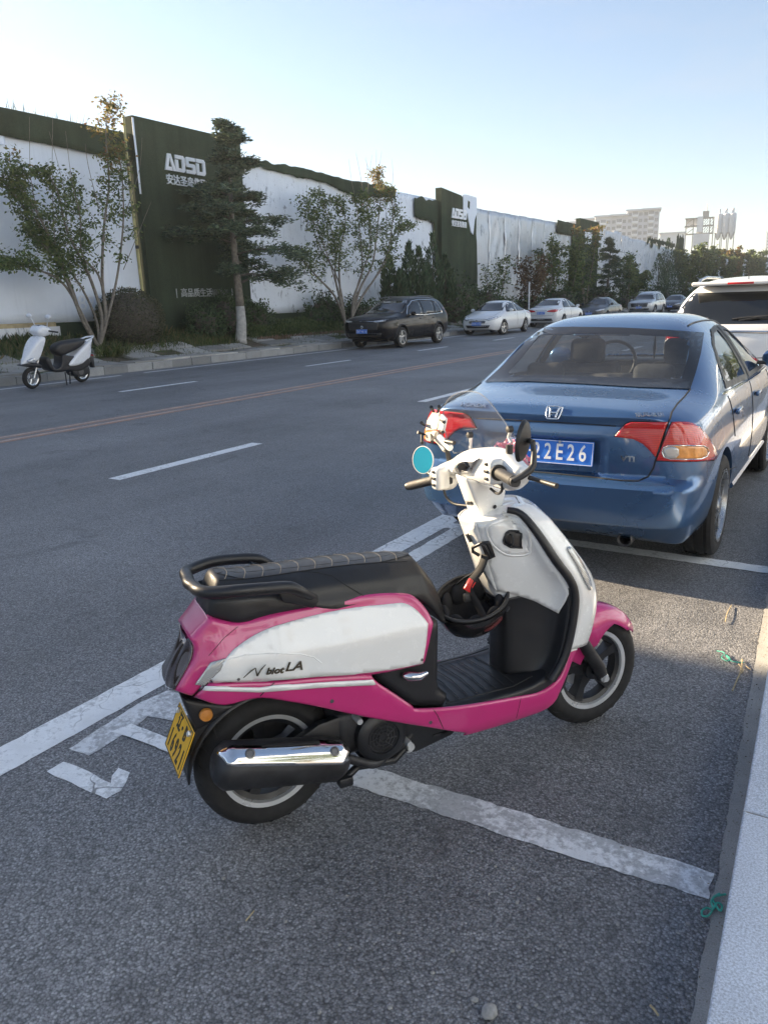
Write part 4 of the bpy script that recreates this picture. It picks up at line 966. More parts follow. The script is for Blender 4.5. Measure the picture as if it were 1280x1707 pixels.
def cut_arches(me, wheels, r):
    """wheel arches: true openings cut with cylinders"""
    o = bpy.data.objects.new('tmp', me); COL.objects.link(o); cs = []
    for (y, z) in wheels:
        bm = bmesh.new(); bmesh.ops.create_cone(bm, cap_ends=True, segments=48, radius1=r, radius2=r, depth=3.0, matrix=Matrix.Translation((0, y, z)) @ Matrix.Rotation(R(90), 4, 'Y'))
        cm = bpy.data.meshes.new('c'); bm.to_mesh(cm); bm.free(); c = bpy.data.objects.new('c', cm); COL.objects.link(c); cs.append(c)
        md = o.modifiers.new('b', 'BOOLEAN'); md.object = c; md.operation = 'DIFFERENCE'; md.solver = 'EXACT'
    bpy.context.view_layer.update(); out = bpy.data.meshes.new_from_object(o.evaluated_get(bpy.context.evaluated_depsgraph_get()))
    bpy.data.objects.remove(o)
    for c in cs: bpy.data.objects.remove(c)
    out.shade_smooth()
    try: out.set_sharp_from_angle(angle=R(40))
    except Exception: pass
    return out
def conform(name, poly, rayfn, bvh, mat, parent, off=0.003, step=0.05, th=0.004, smooth=True):
    """a panel that lies on a body: outline filled, every point dropped onto the surface along rayfn"""
    V, F_, _ = fill2d([Vector(q[:2]) for q in poly], step); P = []; ok = True
    hits = []
    for q in V:
        o, d = rayfn(q); h = bvh.ray_cast(o, d); hits.append(h)
    good = [h for h in hits if h[0] is not None]
    if not good: return None
    for q, h in zip(V, hits):
        if h[0] is None:
            o, d = rayfn(q); g = min(good, key=lambda k: (k[0]-o).cross(d.normalized()).length); h = g
        o, d = rayfn(q); nn = h[1] if h[1].dot(d) < 0 else -h[1]
        P.append(h[0]+nn*off)
    o = obj(name, P, [tuple(f) for f in F_], mat, parent, smooth)
    ctr = sum((Vector(p) for p in P), Vector())/len(P)
    # orient outwards
    me = o.data; nsum = sum((p.normal*p.area for p in me.polygons), Vector()); o0, d0 = rayfn(V[0])
    if nsum.dot(d0) > 0: me.flip_normals()
    if th: md = o.modifiers.new('s', 'SOLIDIFY'); md.thickness = th; md.offset = -1
    return o
def side_ray(s): return lambda q: (Vector((s*3, q[0], q[1])), Vector((-s, 0, 0)))
def rear_ray(q): return (Vector((q[0], -3, q[1])), Vector((0, 1, 0)))
def front_ray(q): return (Vector((q[0], 9, q[1])), Vector((0, -1, 0)))
def top_ray(q): return (Vector((q[0], q[1], 4)), Vector((0, 0, -1)))
def seam_on(name, pts, rayfn, bvh, mat, parent, r=0.003, off=0.0, n=6):
    out = []
    for q in resample(pts, 0.04, False):
        o, d = rayfn(q); h = bvh.ray_cast(o, d)
        if h[0] is not None:
            nn = h[1] if h[1].dot(d) < 0 else -h[1]; out.append(h[0]+nn*off)
    if len(out) > 2: return tube(name, out, r, mat, parent, n)
def car_wheel(name, parent, pos, Rt, w, rim_r, side, mat_rim=M_ALLOY, spokes=5, rear_groove=True, steer=0.0):
    """tyre with grooves and shoulders, alloy rim with spokes, hub"""
    t = empty(name, pos, steer); t.parent = parent
    hw = w/2; pr = [(rim_r, -hw*.92), (rim_r+.02, -hw), (Rt-.035, -hw), (Rt-.012, -hw*.88)]
    for k in range(3):
        c = (-.45+.45*k)*w*.62; pr += [(Rt-.002, c-.011), (Rt-.012, c-.009), (Rt-.012, c+.009), (Rt-.002, c+.011)]
    pr += [(Rt-.012, hw*.88), (Rt-.035, hw), (rim_r+.02, hw), (rim_r, hw*.92)]
    lathe('tyre', pr, M_RUBBER, t, axis='X', n=48, angle=30)
    s = side; a = s*hw
    rim = lathe('rim', [(rim_r+.004, a*.95), (rim_r+.006, a*1.01), (rim_r-.012, a*1.0), (rim_r-.02, a*.7), (rim_r-.03, -a*.6), (0.02, -a*.55)], mat_rim, t, axis='X', n=40)
    bm = bmesh.new()
    for k in range(spokes):
        an = 2*math.pi*k/spokes; m = Matrix.Rotation(an, 4, 'X')
        for q in (0,):
            pts = [(0.03, .028), (rim_r*.55, .022), (rim_r*.98, .034)]
            vs_ = []
            for (rr, hwid) in pts:
                for (dy, dx) in ((-hwid, a*.80), (hwid, a*.80), (hwid*.8, a*.55), (-hwid*.8, a*.55)):
                    vs_.append(bm.verts.new(m @ Vector((dx+(a*.06 if rr < .1 else 0), dy, rr))))
            for i in range(2):
                for j in range(4): bm.faces.new((vs_[i*4+j], vs_[i*4+(j+1) % 4], vs_[i*4+4+(j+1) % 4], vs_[i*4+4+j]))
            bm.faces.new(vs_[:4]); bm.faces.new(list(reversed(vs_[8:])))
    obj_bm('spokes', bm, mat_rim, rim, angle=35)
    lathe('hub_cap', [(0.055, a*.70), (0.05, a*.92), (0, a*.95)], mat_rim, rim, axis='X', n=20)
    return t
def number_plate(parent, M, text, w=0.44, h=0.14, bg=None, fg=None, size=0.108, first=None):
    """registration plate: raised rim, dot and characters; M puts plate centre, x right, y up, z outwards"""
    bg = bg or M_PLATE; fg = fg or M_PLATEW
    bm = bmesh.new(); bm_box(bm, (0, 0, 0), (w, h, 0.004), None, 0.0015, 1); bm.transform(M); pl = obj_bm('number_plate', bm, bg, parent)
    for (c, s) in (((0, h/2-.005, .0026), (w-.008, .003, .0016)), ((0, -h/2+.005, .0026), (w-.008, .003, .0016)), ((w/2-.005, 0, .0026), (.003, h-.01, .0016)), ((-w/2+.005, 0, .0026), (.003, h-.01, .0016))):
        bm = bmesh.new(); bm_box(bm, c, s); bm.transform(M); obj_bm('rim_line', bm, fg, pl)
    xs_ = [-.1925, -.1355, -.0665, -.0095, .0475, .1045, .1615] if len(text) == 7 else None
    for x, ch in zip(xs_, text): text_obj('plate_character', ch, size if ord(ch) < 256 else size*.72, fg, pl, M @ Matrix.Translation((x*w/.44+.008, -.002 if ord(ch) < 256 else 0, .003)), 0.001, 0.70 if ord(ch) < 256 else .72, 0.0016)
    bm = bmesh.new(); bmesh.ops.create_cone(bm, cap_ends=True, segments=10, radius1=.006, radius2=.006, depth=.002, matrix=Matrix.Translation((-.099*w/.44+.006, 0, .003))); bm.transform(M); obj_bm('plate_dot', bm, fg, pl)
    return pl
def mirror_wing(parent, pos, s, mat, sc=1.0):
    bm = bmesh.new(); bmesh.ops.create_uvsphere(bm, u_segments=16, v_segments=10, radius=1)
    for v in bm.verts: v.co = Vector((v.co.x*.10, v.co.y*.055*(1 if v.co.y > 0 else .5), v.co.z*.075))*sc
    o = obj_bm('wing_mirror', bm, mat, parent, smooth=True); o.location = pos
    box('mirror_arm', (-s*.09*sc, 0, -.035), (.09, .03, .03), M_PLASTIC, o, bev=.008); return o

# ---- generic parked car seen from afar (built once per body kind and colour)
SEDAN = [(0.00, .32, .58, .42, .70, .66, .74, .90, .68, .98, .56, 1.00), (0.07, .25, .70, .36, .80, .64, .85, .91, .78, .99, .62, 1.02), (0.30, .22, .76, .33, .86, .62, .89, .93, .82, 1.02, .66, 1.05),
         (0.72, .20, .78, .32, .88, .62, .905, .95, .84, 1.05, .67, 1.09), (1.15, .20, .78, .31, .88, .62, .91, .96, .85, 1.27, .60, 1.31), (1.55, .20, .78, .31, .88, .62, .91, .955, .855, 1.42, .56, 1.455), (2.1, .20, .78, .31, .88, .62, .91, .95, .86, 1.45, .57, 1.49),
         (2.6, .20, .78, .31, .88, .62, .91, .94, .86, 1.42, .57, 1.47), (3.0, .20, .78, .31, .88, .62, .91, .93, .86, 1.26, .62, 1.33), (3.5, .20, .78, .31, .88, .62, .91, .92, .85, 1.00, .72, 1.05), (4.05, .20, .77, .32, .87, .60, .90, .85, .83, .90, .70, .94),
         (4.42, .21, .72, .34, .82, .58, .84, .76, .77, .80, .64, .84), (4.60, .26, .56, .40, .66, .56, .68, .68, .62, .71, .50, .74)]
SUV = [(0.00, .42, .60, .52, .72, .80, .78, 1.02, .76, 1.12, .66, 1.15), (0.07, .36, .70, .48, .82, .80, .87, 1.03, .84, 1.18, .70, 1.22), (0.20, .32, .78, .44, .90, .80, .92, 1.06, .88, 1.46, .70, 1.51), (0.40, .30, .80, .42, .92, .80, .93, 1.07, .89, 1.62, .67, 1.68),
       (0.95, .30, .80, .42, .92, .80, .93, 1.07, .89, 1.68, .67, 1.73), (1.8, .30, .80, .42, .92, .80, .935, 1.06, .89, 1.69, .68, 1.75), (2.5, .30, .80, .42, .92, .80, .935, 1.05, .89, 1.64, .67, 1.71), (3.0, .30, .80, .42, .92, .80, .935, 1.04, .89, 1.44, .70, 1.51),
       (3.45, .30, .80, .42, .92, .80, .93, 1.03, .88, 1.14, .76, 1.19), (4.05, .30, .79, .42, .92, .78, .92, 1.02, .88, 1.10, .76, 1.14), (4.52, .32, .76, .46, .90, .76, .91, .98, .86, 1.06, .72, 1.09), (4.68, .38, .70, .50, .80, .74, .84, .94, .78, 1.00, .64, 1.02)]
def parked_car(kind, paint, label, cat, group, X, Y, rz, plate, front=True, brand=None, grille='bars', sc=1.0, rim=M_ALLOY, chrome_trim=False, steer=0.0):
    t = empty('parked_car', (X, Y, 0), rz, label, cat, group)
    rows = SEDAN if kind == 'sedan' else SUV; L = rows[-1][0]; yr, yf = (.98, 3.70) if kind == 'sedan' else (.92, 3.66); Rt = .315 if kind == 'sedan' else .355
    me = car_shell(rows, .10, .15, 2, sc); bvh = mesh_bvh(me)
    S = lambda pl: [(a*sc, b*sc) for a, b in pl]
    body = cut_arches(me, [(yr*sc, Rt*sc), (yf*sc, Rt*sc)], (Rt+.055)*sc); body.materials.clear(); link_mesh('body', body, paint, t)
    box('underbody', (0, L*sc/2, .40*sc), (1.45*sc, L*.86*sc, .34*sc), M_DARK, t)
    for s in (-1, 1):
        for y in (yr, yf): car_wheel('wheel', t, (s*(.80 if kind == 'sedan' else .82)*sc, y*sc, Rt*sc), Rt*sc, .20*sc, (.21 if kind == 'sedan' else .235)*sc, s, rim, steer=steer if y == yf else 0)
    def flipx(pl): return [(-a, b) for a, b in pl]
    if kind == 'sedan':
        side = [[(1.02, .99), (1.22, 1.16), (1.58, 1.36), (2.02, 1.40), (2.02, .985)], [(2.10, .985), (2.10, 1.40), (2.55, 1.37), (2.95, 1.22), (3.25, 1.0), (3.25, .975)]]
        rearw = [(-.60, 1.10), (.60, 1.10), (.50, 1.38), (-.50, 1.38)]; frontw = [(-.68, 1.03), (.68, 1.03), (.53, 1.385), (-.53, 1.385)]
        head = [(.36, .66), (.52, .62), (.80, .70), (.84, .80), (.72, .79), (.45, .72)]; tail = [(.30, .80), (.66, .76), (.84, .82), (.84, .92), (.55, .90), (.36, .86)]
        gr = [(-.36, .52), (.36, .52), (.42, .68), (-.42, .68)]; low = [(-.50, .32), (.50, .32), (.58, .44), (-.58, .44)]
    else:
        side = [[(.62, 1.10), (.78, 1.50), (1.05, 1.56), (1.12, 1.09)], [(1.18, 1.09), (1.12, 1.565), (2.02, 1.585), (2.02, 1.075)], [(2.10, 1.07), (2.10, 1.585), (2.50, 1.54), (2.90, 1.36), (3.20, 1.12), (3.20, 1.065)]]
        rearw = [(-.66, 1.18), (.66, 1.18), (.58, 1.54), (-.58, 1.54)]; frontw = [(-.76, 1.16), (.76, 1.16), (.60, 1.57), (-.60, 1.57)]
        head = [(.44, .90), (.55, .885), (.80, .92), (.84, .97), (.70, .965), (.44, .935)]; tail = [(.62, .98), (.84, 1.0), (.84, 1.3), (.74, 1.3)]
        gr = [(-.56, .64), (.56, .64), (.62, .90), (-.62, .90)]; low = [(-.66, .42), (.66, .42), (.70, .54), (-.70, .54)]
    for s in (-1, 1):
        for pl in side:
            g = conform('side_window', S(pl), side_ray(s), bvh, M_TINT, t, .004, .09)
        if chrome_trim:
            allp = [(.60, 1.10), (.77, 1.51), (1.05, 1.575), (2.0, 1.595), (2.5, 1.55), (2.92, 1.37), (3.22, 1.11), (2.0, 1.06), (.60, 1.10)]
            seam_on('window_trim', S(allp), side_ray(s), bvh, M_CHROME, t, .012, .006)
        for y0 in ((2.06, 1.05) if kind == 'sedan' else (2.06, 1.08)):
            seam_on('door_gap', S([(y0, .98), (y0+.02, .7), (y0, .38)]), side_ray(s), bvh, M_SEAM, t, .005)
        for y0 in (1.35, 2.32):
            h = bvh.ray_cast(Vector((s*3, y0*sc, (.86 if kind == 'sedan' else .95)*sc)), Vector((-s, 0, 0)))
            if h[0]: box('door_handle', h[0]+Vector((s*.012, 0, 0)), (.025, .18, .03), paint, t, bev=.008)
        h = bvh.ray_cast(Vector((s*3, 2.98*sc, (1.0 if kind == 'sedan' else 1.08)*sc)), Vector((-s, 0, 0)))
        if h[0]: mirror_wing(t, h[0]+Vector((s*.13, 0.03, .05)), s, paint, 1.05)
        conform('headlamp', S(head if s > 0 else flipx(head)), front_ray, bvh, M_HEADL, t, .006, .05)
        conform('tail_lamp', S(tail if s > 0 else flipx(tail)), rear_ray, bvh, M_REDLENS, t, .006, .05)
        if kind == 'suv':
            tube('roof_rail', [(s*.60*sc, y*sc, z*sc) for y, z in ((.8, 1.66), (1.0, 1.71), (1.8, 1.725), (2.4, 1.70), (2.6, 1.655))], .018, M_ALLOY_D if paint is M_BLACKP else M_ALLOY, t, 8)
            for y in (yr, yf):
                arc = [(y+(Rt+.075)*math.cos(R(a)), Rt+(Rt+.075)*math.sin(R(a))) for a in range(-5, 186, 10)]
                seam_on('arch_trim', S(arc), side_ray(s), bvh, M_PLASTIC, t, .03*sc, 0)
    conform('rear_window', S(rearw), rear_ray, bvh, M_TINT, t, .004, .08); conform('windscreen', S(frontw), front_ray, bvh, M_TINT, t, .004, .08)
    conform('grille', S(gr), front_ray, bvh, M_PLASTIC, t, .004, .07); conform('lower_intake', S(low), front_ray, bvh, M_PLASTIC, t, .004, .08)
    if grille == 'bars':
        for k in range(4):
            z = gr[0][1]+(gr[2][1]-gr[0][1])*(k+.6)/4.3; seam_on('grille_bar', S([(-.36, z), (.36, z)]), front_ray, bvh, M_CHROME, t, .006, .008)
    seam_on('grille_trim', S([(gr[3][0], gr[3][1]+.015), (0, gr[3][1]+.03), (gr[2][0], gr[2][1]+.015)]), front_ray, bvh, M_CHROME, t, .010, .006)
    h = bvh.ray_cast(Vector((0, 9, (.62 if kind == 'sedan' else .74)*sc)), Vector((0, -1, 0)))
    if h[0]:
        e = lathe('front_badge', [(.05, -.006), (.055, .01), (.035, .016), (0, .014)], M_CHROME, t, h[0]+Vector((0, .008, 0)), 'Y', 16)
    pz = (.50 if kind == 'sedan' else .60)*sc
    if front:
        h = bvh.ray_cast(Vector((0, 9, pz)), Vector((0, -1, 0))); number_plate(t, basis(h[0]+Vector((0, .03, 0)), (-1, 0, 0), (0, 0, 1)), plate)
    else:
        pz = .74*sc; h = bvh.ray_cast(Vector((0, -3, pz)), Vector((0, 1, 0))); number_plate(t, basis(h[0]+Vector((0, -.03, 0)), (1, 0, 0), (0, 0, 1)), plate)
        conform('bumper_insert', S([(-.6, .34), (.6, .34), (.55, .46), (-.55, .46)]), rear_ray, bvh, M_PLASTIC, t, .004, .08)
        seam_on('boot_gap', S([(-.72, .99), (-.70, .80), (-.62, .62), (0, .60), (.62, .62), (.70, .80), (.72, .99)]), rear_ray, bvh, M_SEAM, t, .006)
        seam_on('boot_trim', S([(-.30, .86), (.30, .86)]), rear_ray, bvh, M_CHROME, t, .012, .008)
    seam_on('bonnet_gap', S([(-.66, 3.6), (-.64, 4.3), (-.45, 4.5)]) , top_ray, bvh, M_SEAM, t, .005); seam_on('bonnet_gap', S([(.66, 3.6), (.64, 4.3), (.45, 4.5)]), top_ray, bvh, M_SEAM, t, .005)
    return t
PK = 'cars parked along the far kerb'
parked_car('suv', M_BLACKP, 'black SUV with chrome window line parked under the bare-topped maple', 'car', PK, -14.60, 27.35, math.pi, '辽B74616', True, grille='plain', chrome_trim=True)
parked_car('sedan', M_WHITEP, 'white saloon with dark grille facing traffic behind the black SUV', 'car', PK, -14.75, 36.6, math.pi+.02, '辽B8L25Q', True, steer=-.25)
parked_car('sedan', M_WHITEP, 'white saloon parked tail first with red tail lamps showing', 'car', PK, -14.75, 40.2, 0.0, '辽B52K07', False, sc=1.02)
parked_car('sedan', M_GREYP, 'dark saloon behind the rear facing white saloon', 'car', PK, -14.75, 53.2, math.pi, '辽B3H618', True)
parked_car('suv', M_SILVERP, 'pale crossover with roof rails parked beyond the dark saloon', 'car', PK, -14.8, 66.0, math.pi, '辽BD4409', True, sc=1.03)
parked_car('sedan', M_GREYP, 'dark car half hidden behind the pale crossover', 'car', PK, -14.8, 76.5, math.pi, '辽B19T35', True)
# ================================================================== blue saloon in the next bay
CS = 0.962; CIV = Vector((-1.462, 3.98, 0.0)); CIV_RZ = R(0.0)
CROWS = [(0.02, .30, .50, .42, .66, .66, .72, .90, .68, .975, .58, .985), (0.06, .25, .66, .37, .78, .66, .81, .895, .765, .985, .62, 1.00), (0.16, .22, .74, .34, .845, .65, .865, .90, .81, .995, .655, 1.01), (0.42, .20, .77, .32, .868, .64, .882, .925, .83, 1.02, .675, 1.035),
         (0.74, .20, .78, .31, .872, .63, .884, .945, .835, 1.055, .665, 1.075), (1.05, .20, .78, .31, .872, .63, .884, .955, .838, 1.265, .605, 1.31), (1.36, .20, .78, .31, .872, .63, .884, .955, .84, 1.405, .575, 1.44), (1.72, .20, .78, .31, .872, .63, .884, .95, .842, 1.43, .57, 1.468),
         (2.2, .20, .78, .31, .872, .63, .884, .945, .845, 1.425, .575, 1.466), (2.65, .20, .78, .31, .872, .63, .884, .94, .845, 1.375, .58, 1.42), (3.1, .20, .78, .31, .872, .63, .884, .93, .845, 1.21, .63, 1.27), (3.65, .20, .78, .31, .87, .62, .88, .91, .83, .98, .72, 1.03),
         (4.10, .20, .76, .32, .85, .60, .86, .84, .80, .89, .69, .93), (4.38, .21, .70, .34, .80, .57, .81, .74, .74, .78, .62, .81), (4.52, .26, .54, .40, .62, .54, .64, .65, .58, .68, .48, .70)]
civ = empty('blue_saloon', CIV, CIV_RZ, 'blue saloon with red tail lamps parked in the bay ahead of the pink scooter', 'car')
c_me = car_shell(CROWS, .06, .15, 4, CS)
# shaping of the tail: bumper shelf, boot face set back, number-plate recess, undercut
for v in c_me.vertices:
    y, z, x = v.co.y/CS, v.co.z/CS, abs(v.co.x)/CS
    if y < 0.30:
        f = max(0, min(1, (0.30-y)/0.22))
        sh = 0.0
        sh += 0.075*max(0, min(1, (z-.575)/.045))*f                       # boot face behind the bumper shelf
        sh -= 0.030*max(0, min(1, (z-.90)/.05))*f*(1 if z < 1.02 else 0)  # lip
        sh += 0.10*max(0, min(1, (.36-z)/.12))*f                          # undercut
        if .60 < z < .83 and x < .36:
            e = min(1, (.36-x)/.05, (z-.60)/.03, (.83-z)/.03); sh += 0.035*max(0, e)*f
        v.co.y += sh*CS
c_bvh = mesh_bvh(c_me)
Cinv = (Matrix.Translation(CIV) @ Matrix.Rotation(CIV_RZ, 4, 'Z')).inverted(); C_EYE = Cinv @ EYE
def civ_ray(q): return (C_EYE, (Cinv.to_3x3() @ ray(q[0], q[1])).normalized())
def mirror_pts(o, name=None):
    """twin of a part on the other side of the car's centre plane"""
    me = o.data.copy(); me.transform(Matrix.Diagonal((-1, 1, 1, 1))); me.flip_normals()
    d = bpy.data.objects.new(name or o.name.split('.')[0], me); COL.objects.link(d); d.parent = o.parent
    for m in o.modifiers:
        k = d.modifiers.new(m.name, m.type)
        if m.type == 'SOLIDIFY': k.thickness = m.thickness; k.offset = m.offset
    return d
Z3 = lambda pts: [(700+a/2.207, 440+b/2.207) for a, b in pts]
Z8 = lambda pts: [(1060+a/5.023, 620+b/5.023) for a, b in pts]
Z2 = lambda pts: [(860+a/4.923, 660+b/4.923) for a, b in pts]
yr, yf, Rt = .86, 3.56, .318
# window openings
def in_poly_y(pl, v): return inside(pl, v)
side_gl = [[(1.16, 1.005), (1.30, 1.125), (1.50, 1.255), (1.78, 1.335), (2.06, 1.352), (2.06, .985)], [(2.14, .985), (2.14, 1.352), (2.50, 1.325), (2.86, 1.205), (3.22, 1.00), (3.22, .975)]]
quarter = [(.86, 1.00), (1.02, 1.12), (1.16, 1.20), (1.10, 1.005)]
rear_gl = Z3([(238, 436), (300, 380), (380, 300), (418, 236), (560, 233), (740, 236), (900, 244), (1042, 254), (1030, 330), (1012, 400), (992, 462), (800, 455), (600, 443), (400, 434)])
rear_in = Z3([(310, 418), (380, 340), (440, 262), (600, 258), (800, 262), (990, 276), (985, 340), (960, 425), (800, 422), (600, 416), (420, 410)])
scr = [(-.66, 1.03), (.66, 1.03), (.52, 1.345), (-.52, 1.345)]
def to_px(p):
    d = (civ.matrix_basis @ p)-EYE; z = d.dot(FW); return (CX+F_PX*d.dot(RT)/z, CY-F_PX*d.dot(UP)/z)
sh_in = lambda pl, k: [((a-sum(q[0] for q in pl)/len(pl))*k+sum(q[0] for q in pl)/len(pl), (b-sum(q[1] for q in pl)/len(pl))*k+sum(q[1] for q in pl)/len(pl)) for a, b in pl]
rear_half = None
_hits = [c_bvh.ray_cast(*civ_ray(q)) for q in rear_in]; rear_in_xz = [(h[0].x, h[0].y) for h in _hits if h[0]]
# symmetric opening (the hit outline and its mirror image)
def kill(me):
    bm = bmesh.new(); bm.from_mesh(me); dead = []
    for f in bm.faces:
        c = f.calc_center_median(); y, z, x = c.y/CS, c.z/CS, c.x/CS; n = f.normal
        if abs(n.x) > .5 and any(inside(sh_in(g, .88), (y, z)) for g in side_gl): dead.append(f)
        elif n.y < -.15 and n.z > .2 and .7 < y < 1.5 and z > 1.04 and (inside(rear_in_xz, (c.x, c.y)) or inside(rear_in_xz, (-c.x, c.y))): dead.append(f)
        elif n.y > .15 and y > 2.6 and z > 1.02 and inside(sh_in(scr, .95), (x, z)): dead.append(f)
    bmesh.ops.delete(bm, geom=dead, context='FACES'); bm.to_mesh(me); bm.free()
body_me = cut_arches(c_me, [(yr*CS, Rt*CS), (yf*CS, Rt*CS)], .362*CS); kill(body_me); body_me.materials.clear()
body = link_mesh('body', body_me, M_BLUE, civ)
md = body.modifiers.new('s', 'SOLIDIFY'); md.thickness = .012; md.offset = -1
box('underbody', (0, 2.25*CS, .37*CS), (1.40*CS, 3.7*CS, .26*CS), M_DARK, civ)
for y in (yr, yf):
    for s in (-1, 1):
        bm = bmesh.new(); g = bmesh.ops.create_cone(bm, cap_ends=False, segments=40, radius1=.375*CS, radius2=.375*CS, depth=.36*CS, matrix=Matrix.Translation((s*.66*CS, y*CS, Rt*CS)) @ Matrix.Rotation(R(90), 4, 'Y'))
        bmesh.ops.delete(bm, geom=[v for v in bm.verts if v.co.z < .30*CS], context='VERTS'); obj_bm('wheel_liner', bm, M_DARK, civ)
        car_wheel('wheel', civ, (s*.775*CS, y*CS, Rt*CS), Rt*CS, .205*CS, .222*CS, s, M_ALLOY, 5)
# glazing
rg = conform('rear_window', rear_gl, civ_ray, c_bvh, M_GLASS, civ, .004, 9, 0)
def band(name, outer, inner, rayfn, bvh, mat, parent, off, th=.003):
    """black printed border of a window: ring between two outlines"""
    n = 64
    def rs(pl):
        q = [Vector(p) for p in pl]; L = [0]
        for i in range(len(q)): L.append(L[-1]+(q[(i+1) % len(q)]-q[i]).length)
        out = []
        for k in range(n):
            s = L[-1]*k/n; i = max(j for j in range(len(q)) if L[j] <= s+1e-9); out.append(q[i].lerp(q[(i+1) % len(q)], (s-L[i])/max(1e-9, L[i+1]-L[i])))
        return out
    co = Vector((sum(p[0] for p in outer)/len(outer), sum(p[1] for p in outer)/len(outer)))
    def radial(pl, a):
        d = Vector((math.cos(a), math.sin(a))); best = None
        for i in range(len(pl)):
            p, q = Vector(pl[i])-co, Vector(pl[(i+1) % len(pl)])-co; e = q-p; den = d.x*e.y-d.y*e.x
            if abs(den) < 1e-9: continue
            t = (p.x*e.y-p.y*e.x)/den; u = (p.x*d.y-p.y*d.x)/den
            if t > 0 and -1e-6 <= u <= 1+1e-6: best = t if best is None else max(best, t)
        return co+d*(best or 0)
    n = 120; V = []; Fc = []
    angs = sorted([2*math.pi*k/n for k in range(n)]+[math.atan2(p[1]-co.y, p[0]-co.x) % (2*math.pi) for p in outer]); n = len(angs)
    for a in angs:
        A, B = radial(outer, a), radial(inner, a)
        for f in (0, .5, 1):
            o, d = rayfn(A.lerp(B, f)); h = bvh.ray_cast(o, d)
            if h[0] is None: V.append(V[-1] if V else Vector()); continue
            nn = h[1] if h[1].dot(d) < 0 else -h[1]; V.append(h[0]+nn*off)
    for k in range(n):
        for f in (0, 1): a, b = k*3+f, ((k+1) % n)*3+f; Fc.append((a, b, b+1, a+1))
    o = obj(name, V, Fc, mat, parent, True); 
    if th: md = o.modifiers.new('s', 'SOLIDIFY'); md.thickness = th
    return o
fr = band('window_border', rear_gl, rear_in, civ_ray, c_bvh, M_FRIT, rg, .0050, 0)
for s in (-1, 1):
    for k, g in enumerate(side_gl):
        gg = [(a*CS, b*CS) for a, b in g]
        w = conform('side_window', gg, side_ray(s), c_bvh, M_GLASS, civ, .002, .08, 0)
        band('window_frame', [(a*CS, b*CS) for a, b in sh_in(g, 1.03)], [(a*CS, b*CS) for a, b in sh_in(g, .84)], side_ray(s), c_bvh, M_PLASTIC, w, .0045, 0)
    seam_on('belt_trim', [(a*CS, b*CS) for a, b in ((.95, .985), (1.3, .978), (2.1, .968), (3.24, .955))], side_ray(s), c_bvh, M_CHROME if s else M_PLASTIC, civ, .009, .006)
conform('windscreen', [(a*CS, b*CS) for a, b in scr], front_ray, c_bvh, M_GLASS, civ, .003, .1, 0)
# tail lamps (right side from the photograph, left side its twin)
lo = Z8([(292, 425), (380, 426), (450, 432), (520, 470), (590, 550), (640, 640), (664, 705), (640, 738), (500, 748), (330, 746), (168, 738), (200, 660), (230, 580), (262, 500)])
li = Z2([(808, 335), (850, 280), (900, 228), (940, 212), (1080, 211), (1236, 216), (1222, 270), (1200, 330), (1170, 420), (1142, 500), (1100, 450), (1040, 392), (960, 352), (880, 342)])
for nm, pl in (('tail_lamp_outer', lo), ('tail_lamp_inner', li)):
    o = conform(nm, pl, civ_ray, c_bvh, M_REDLENS, civ, .012, 4, .012)
    sd = sh_in(pl, 1.035); b_ = conform('lamp_gasket', sd, civ_ray, c_bvh, M_SEAM, o, .003, 6, .003)
    t2 = mirror_pts(o); mb = mirror_pts(b_); mb.parent = t2
    if nm == 'tail_lamp_outer':
        ring = Z8([(215, 668), (228, 632), (262, 614), (330, 612), (450, 616), (540, 622), (575, 640), (582, 672), (566, 708), (520, 728), (400, 728), (280, 725), (232, 708)])
        a_ = conform('indicator_lens', ring, civ_ray, c_bvh, M_AMBER, o, .0155, 4, .004); rev = Z8([(222, 668), (236, 636), (270, 620), (320, 622), (350, 645), (352, 690), (330, 716), (270, 718), (238, 702)])
        r_ = conform('reversing_lens', rev, civ_ray, c_bvh, M_CLEARL, o, .0175, 4, .004)
        rim_pts = ring+[ring[0]]; rr = seam_on('lens_rim', [q for q in rim_pts], civ_ray, c_bvh, M_CHROME, o, .0025, .016)
        for q in (a_, r_):
            d = mirror_pts(q); d.parent = t2
# panel gaps
Sm = lambda pts, **k: seam_on('panel_gap', pts, civ_ray, c_bvh, M_SEAM, civ, **k)
def seam_px(pts, r=.0035, mirror=True, mat=M_SEAM, off=.0, name='panel_gap'):
    out = []
    for q in resample(pts, 4, False):
        h = c_bvh.ray_cast(*civ_ray(q))
        if h[0] is not None: out.append(h[0]+h[1]*off)
    if len(out) < 3: return
    o = tube(name, out, r, mat, civ, 6)
    if mirror: mirror_pts(o)
    return o
seam_px(Z3([(993, 460), (970, 490), (945, 515), (925, 545), (918, 570), (905, 600), (880, 690), (866, 720), (858, 750), (838, 782), (800, 799), (740, 797), (640, 786), (560, 778)]), .005)
seam_px(Z3([(560, 778), (480, 770), (410, 764), (330, 755)]), .005, False)
seam_px(Z8([(165, 745), (400, 752), (650, 742), (665, 706)]), .003)
seam_px(Z8([(712, 838), (780, 815), (835, 795)]), .003)
seam_px(Z2([(0, 200), (300, 215), (600, 232), (820, 248)]), .003, True)
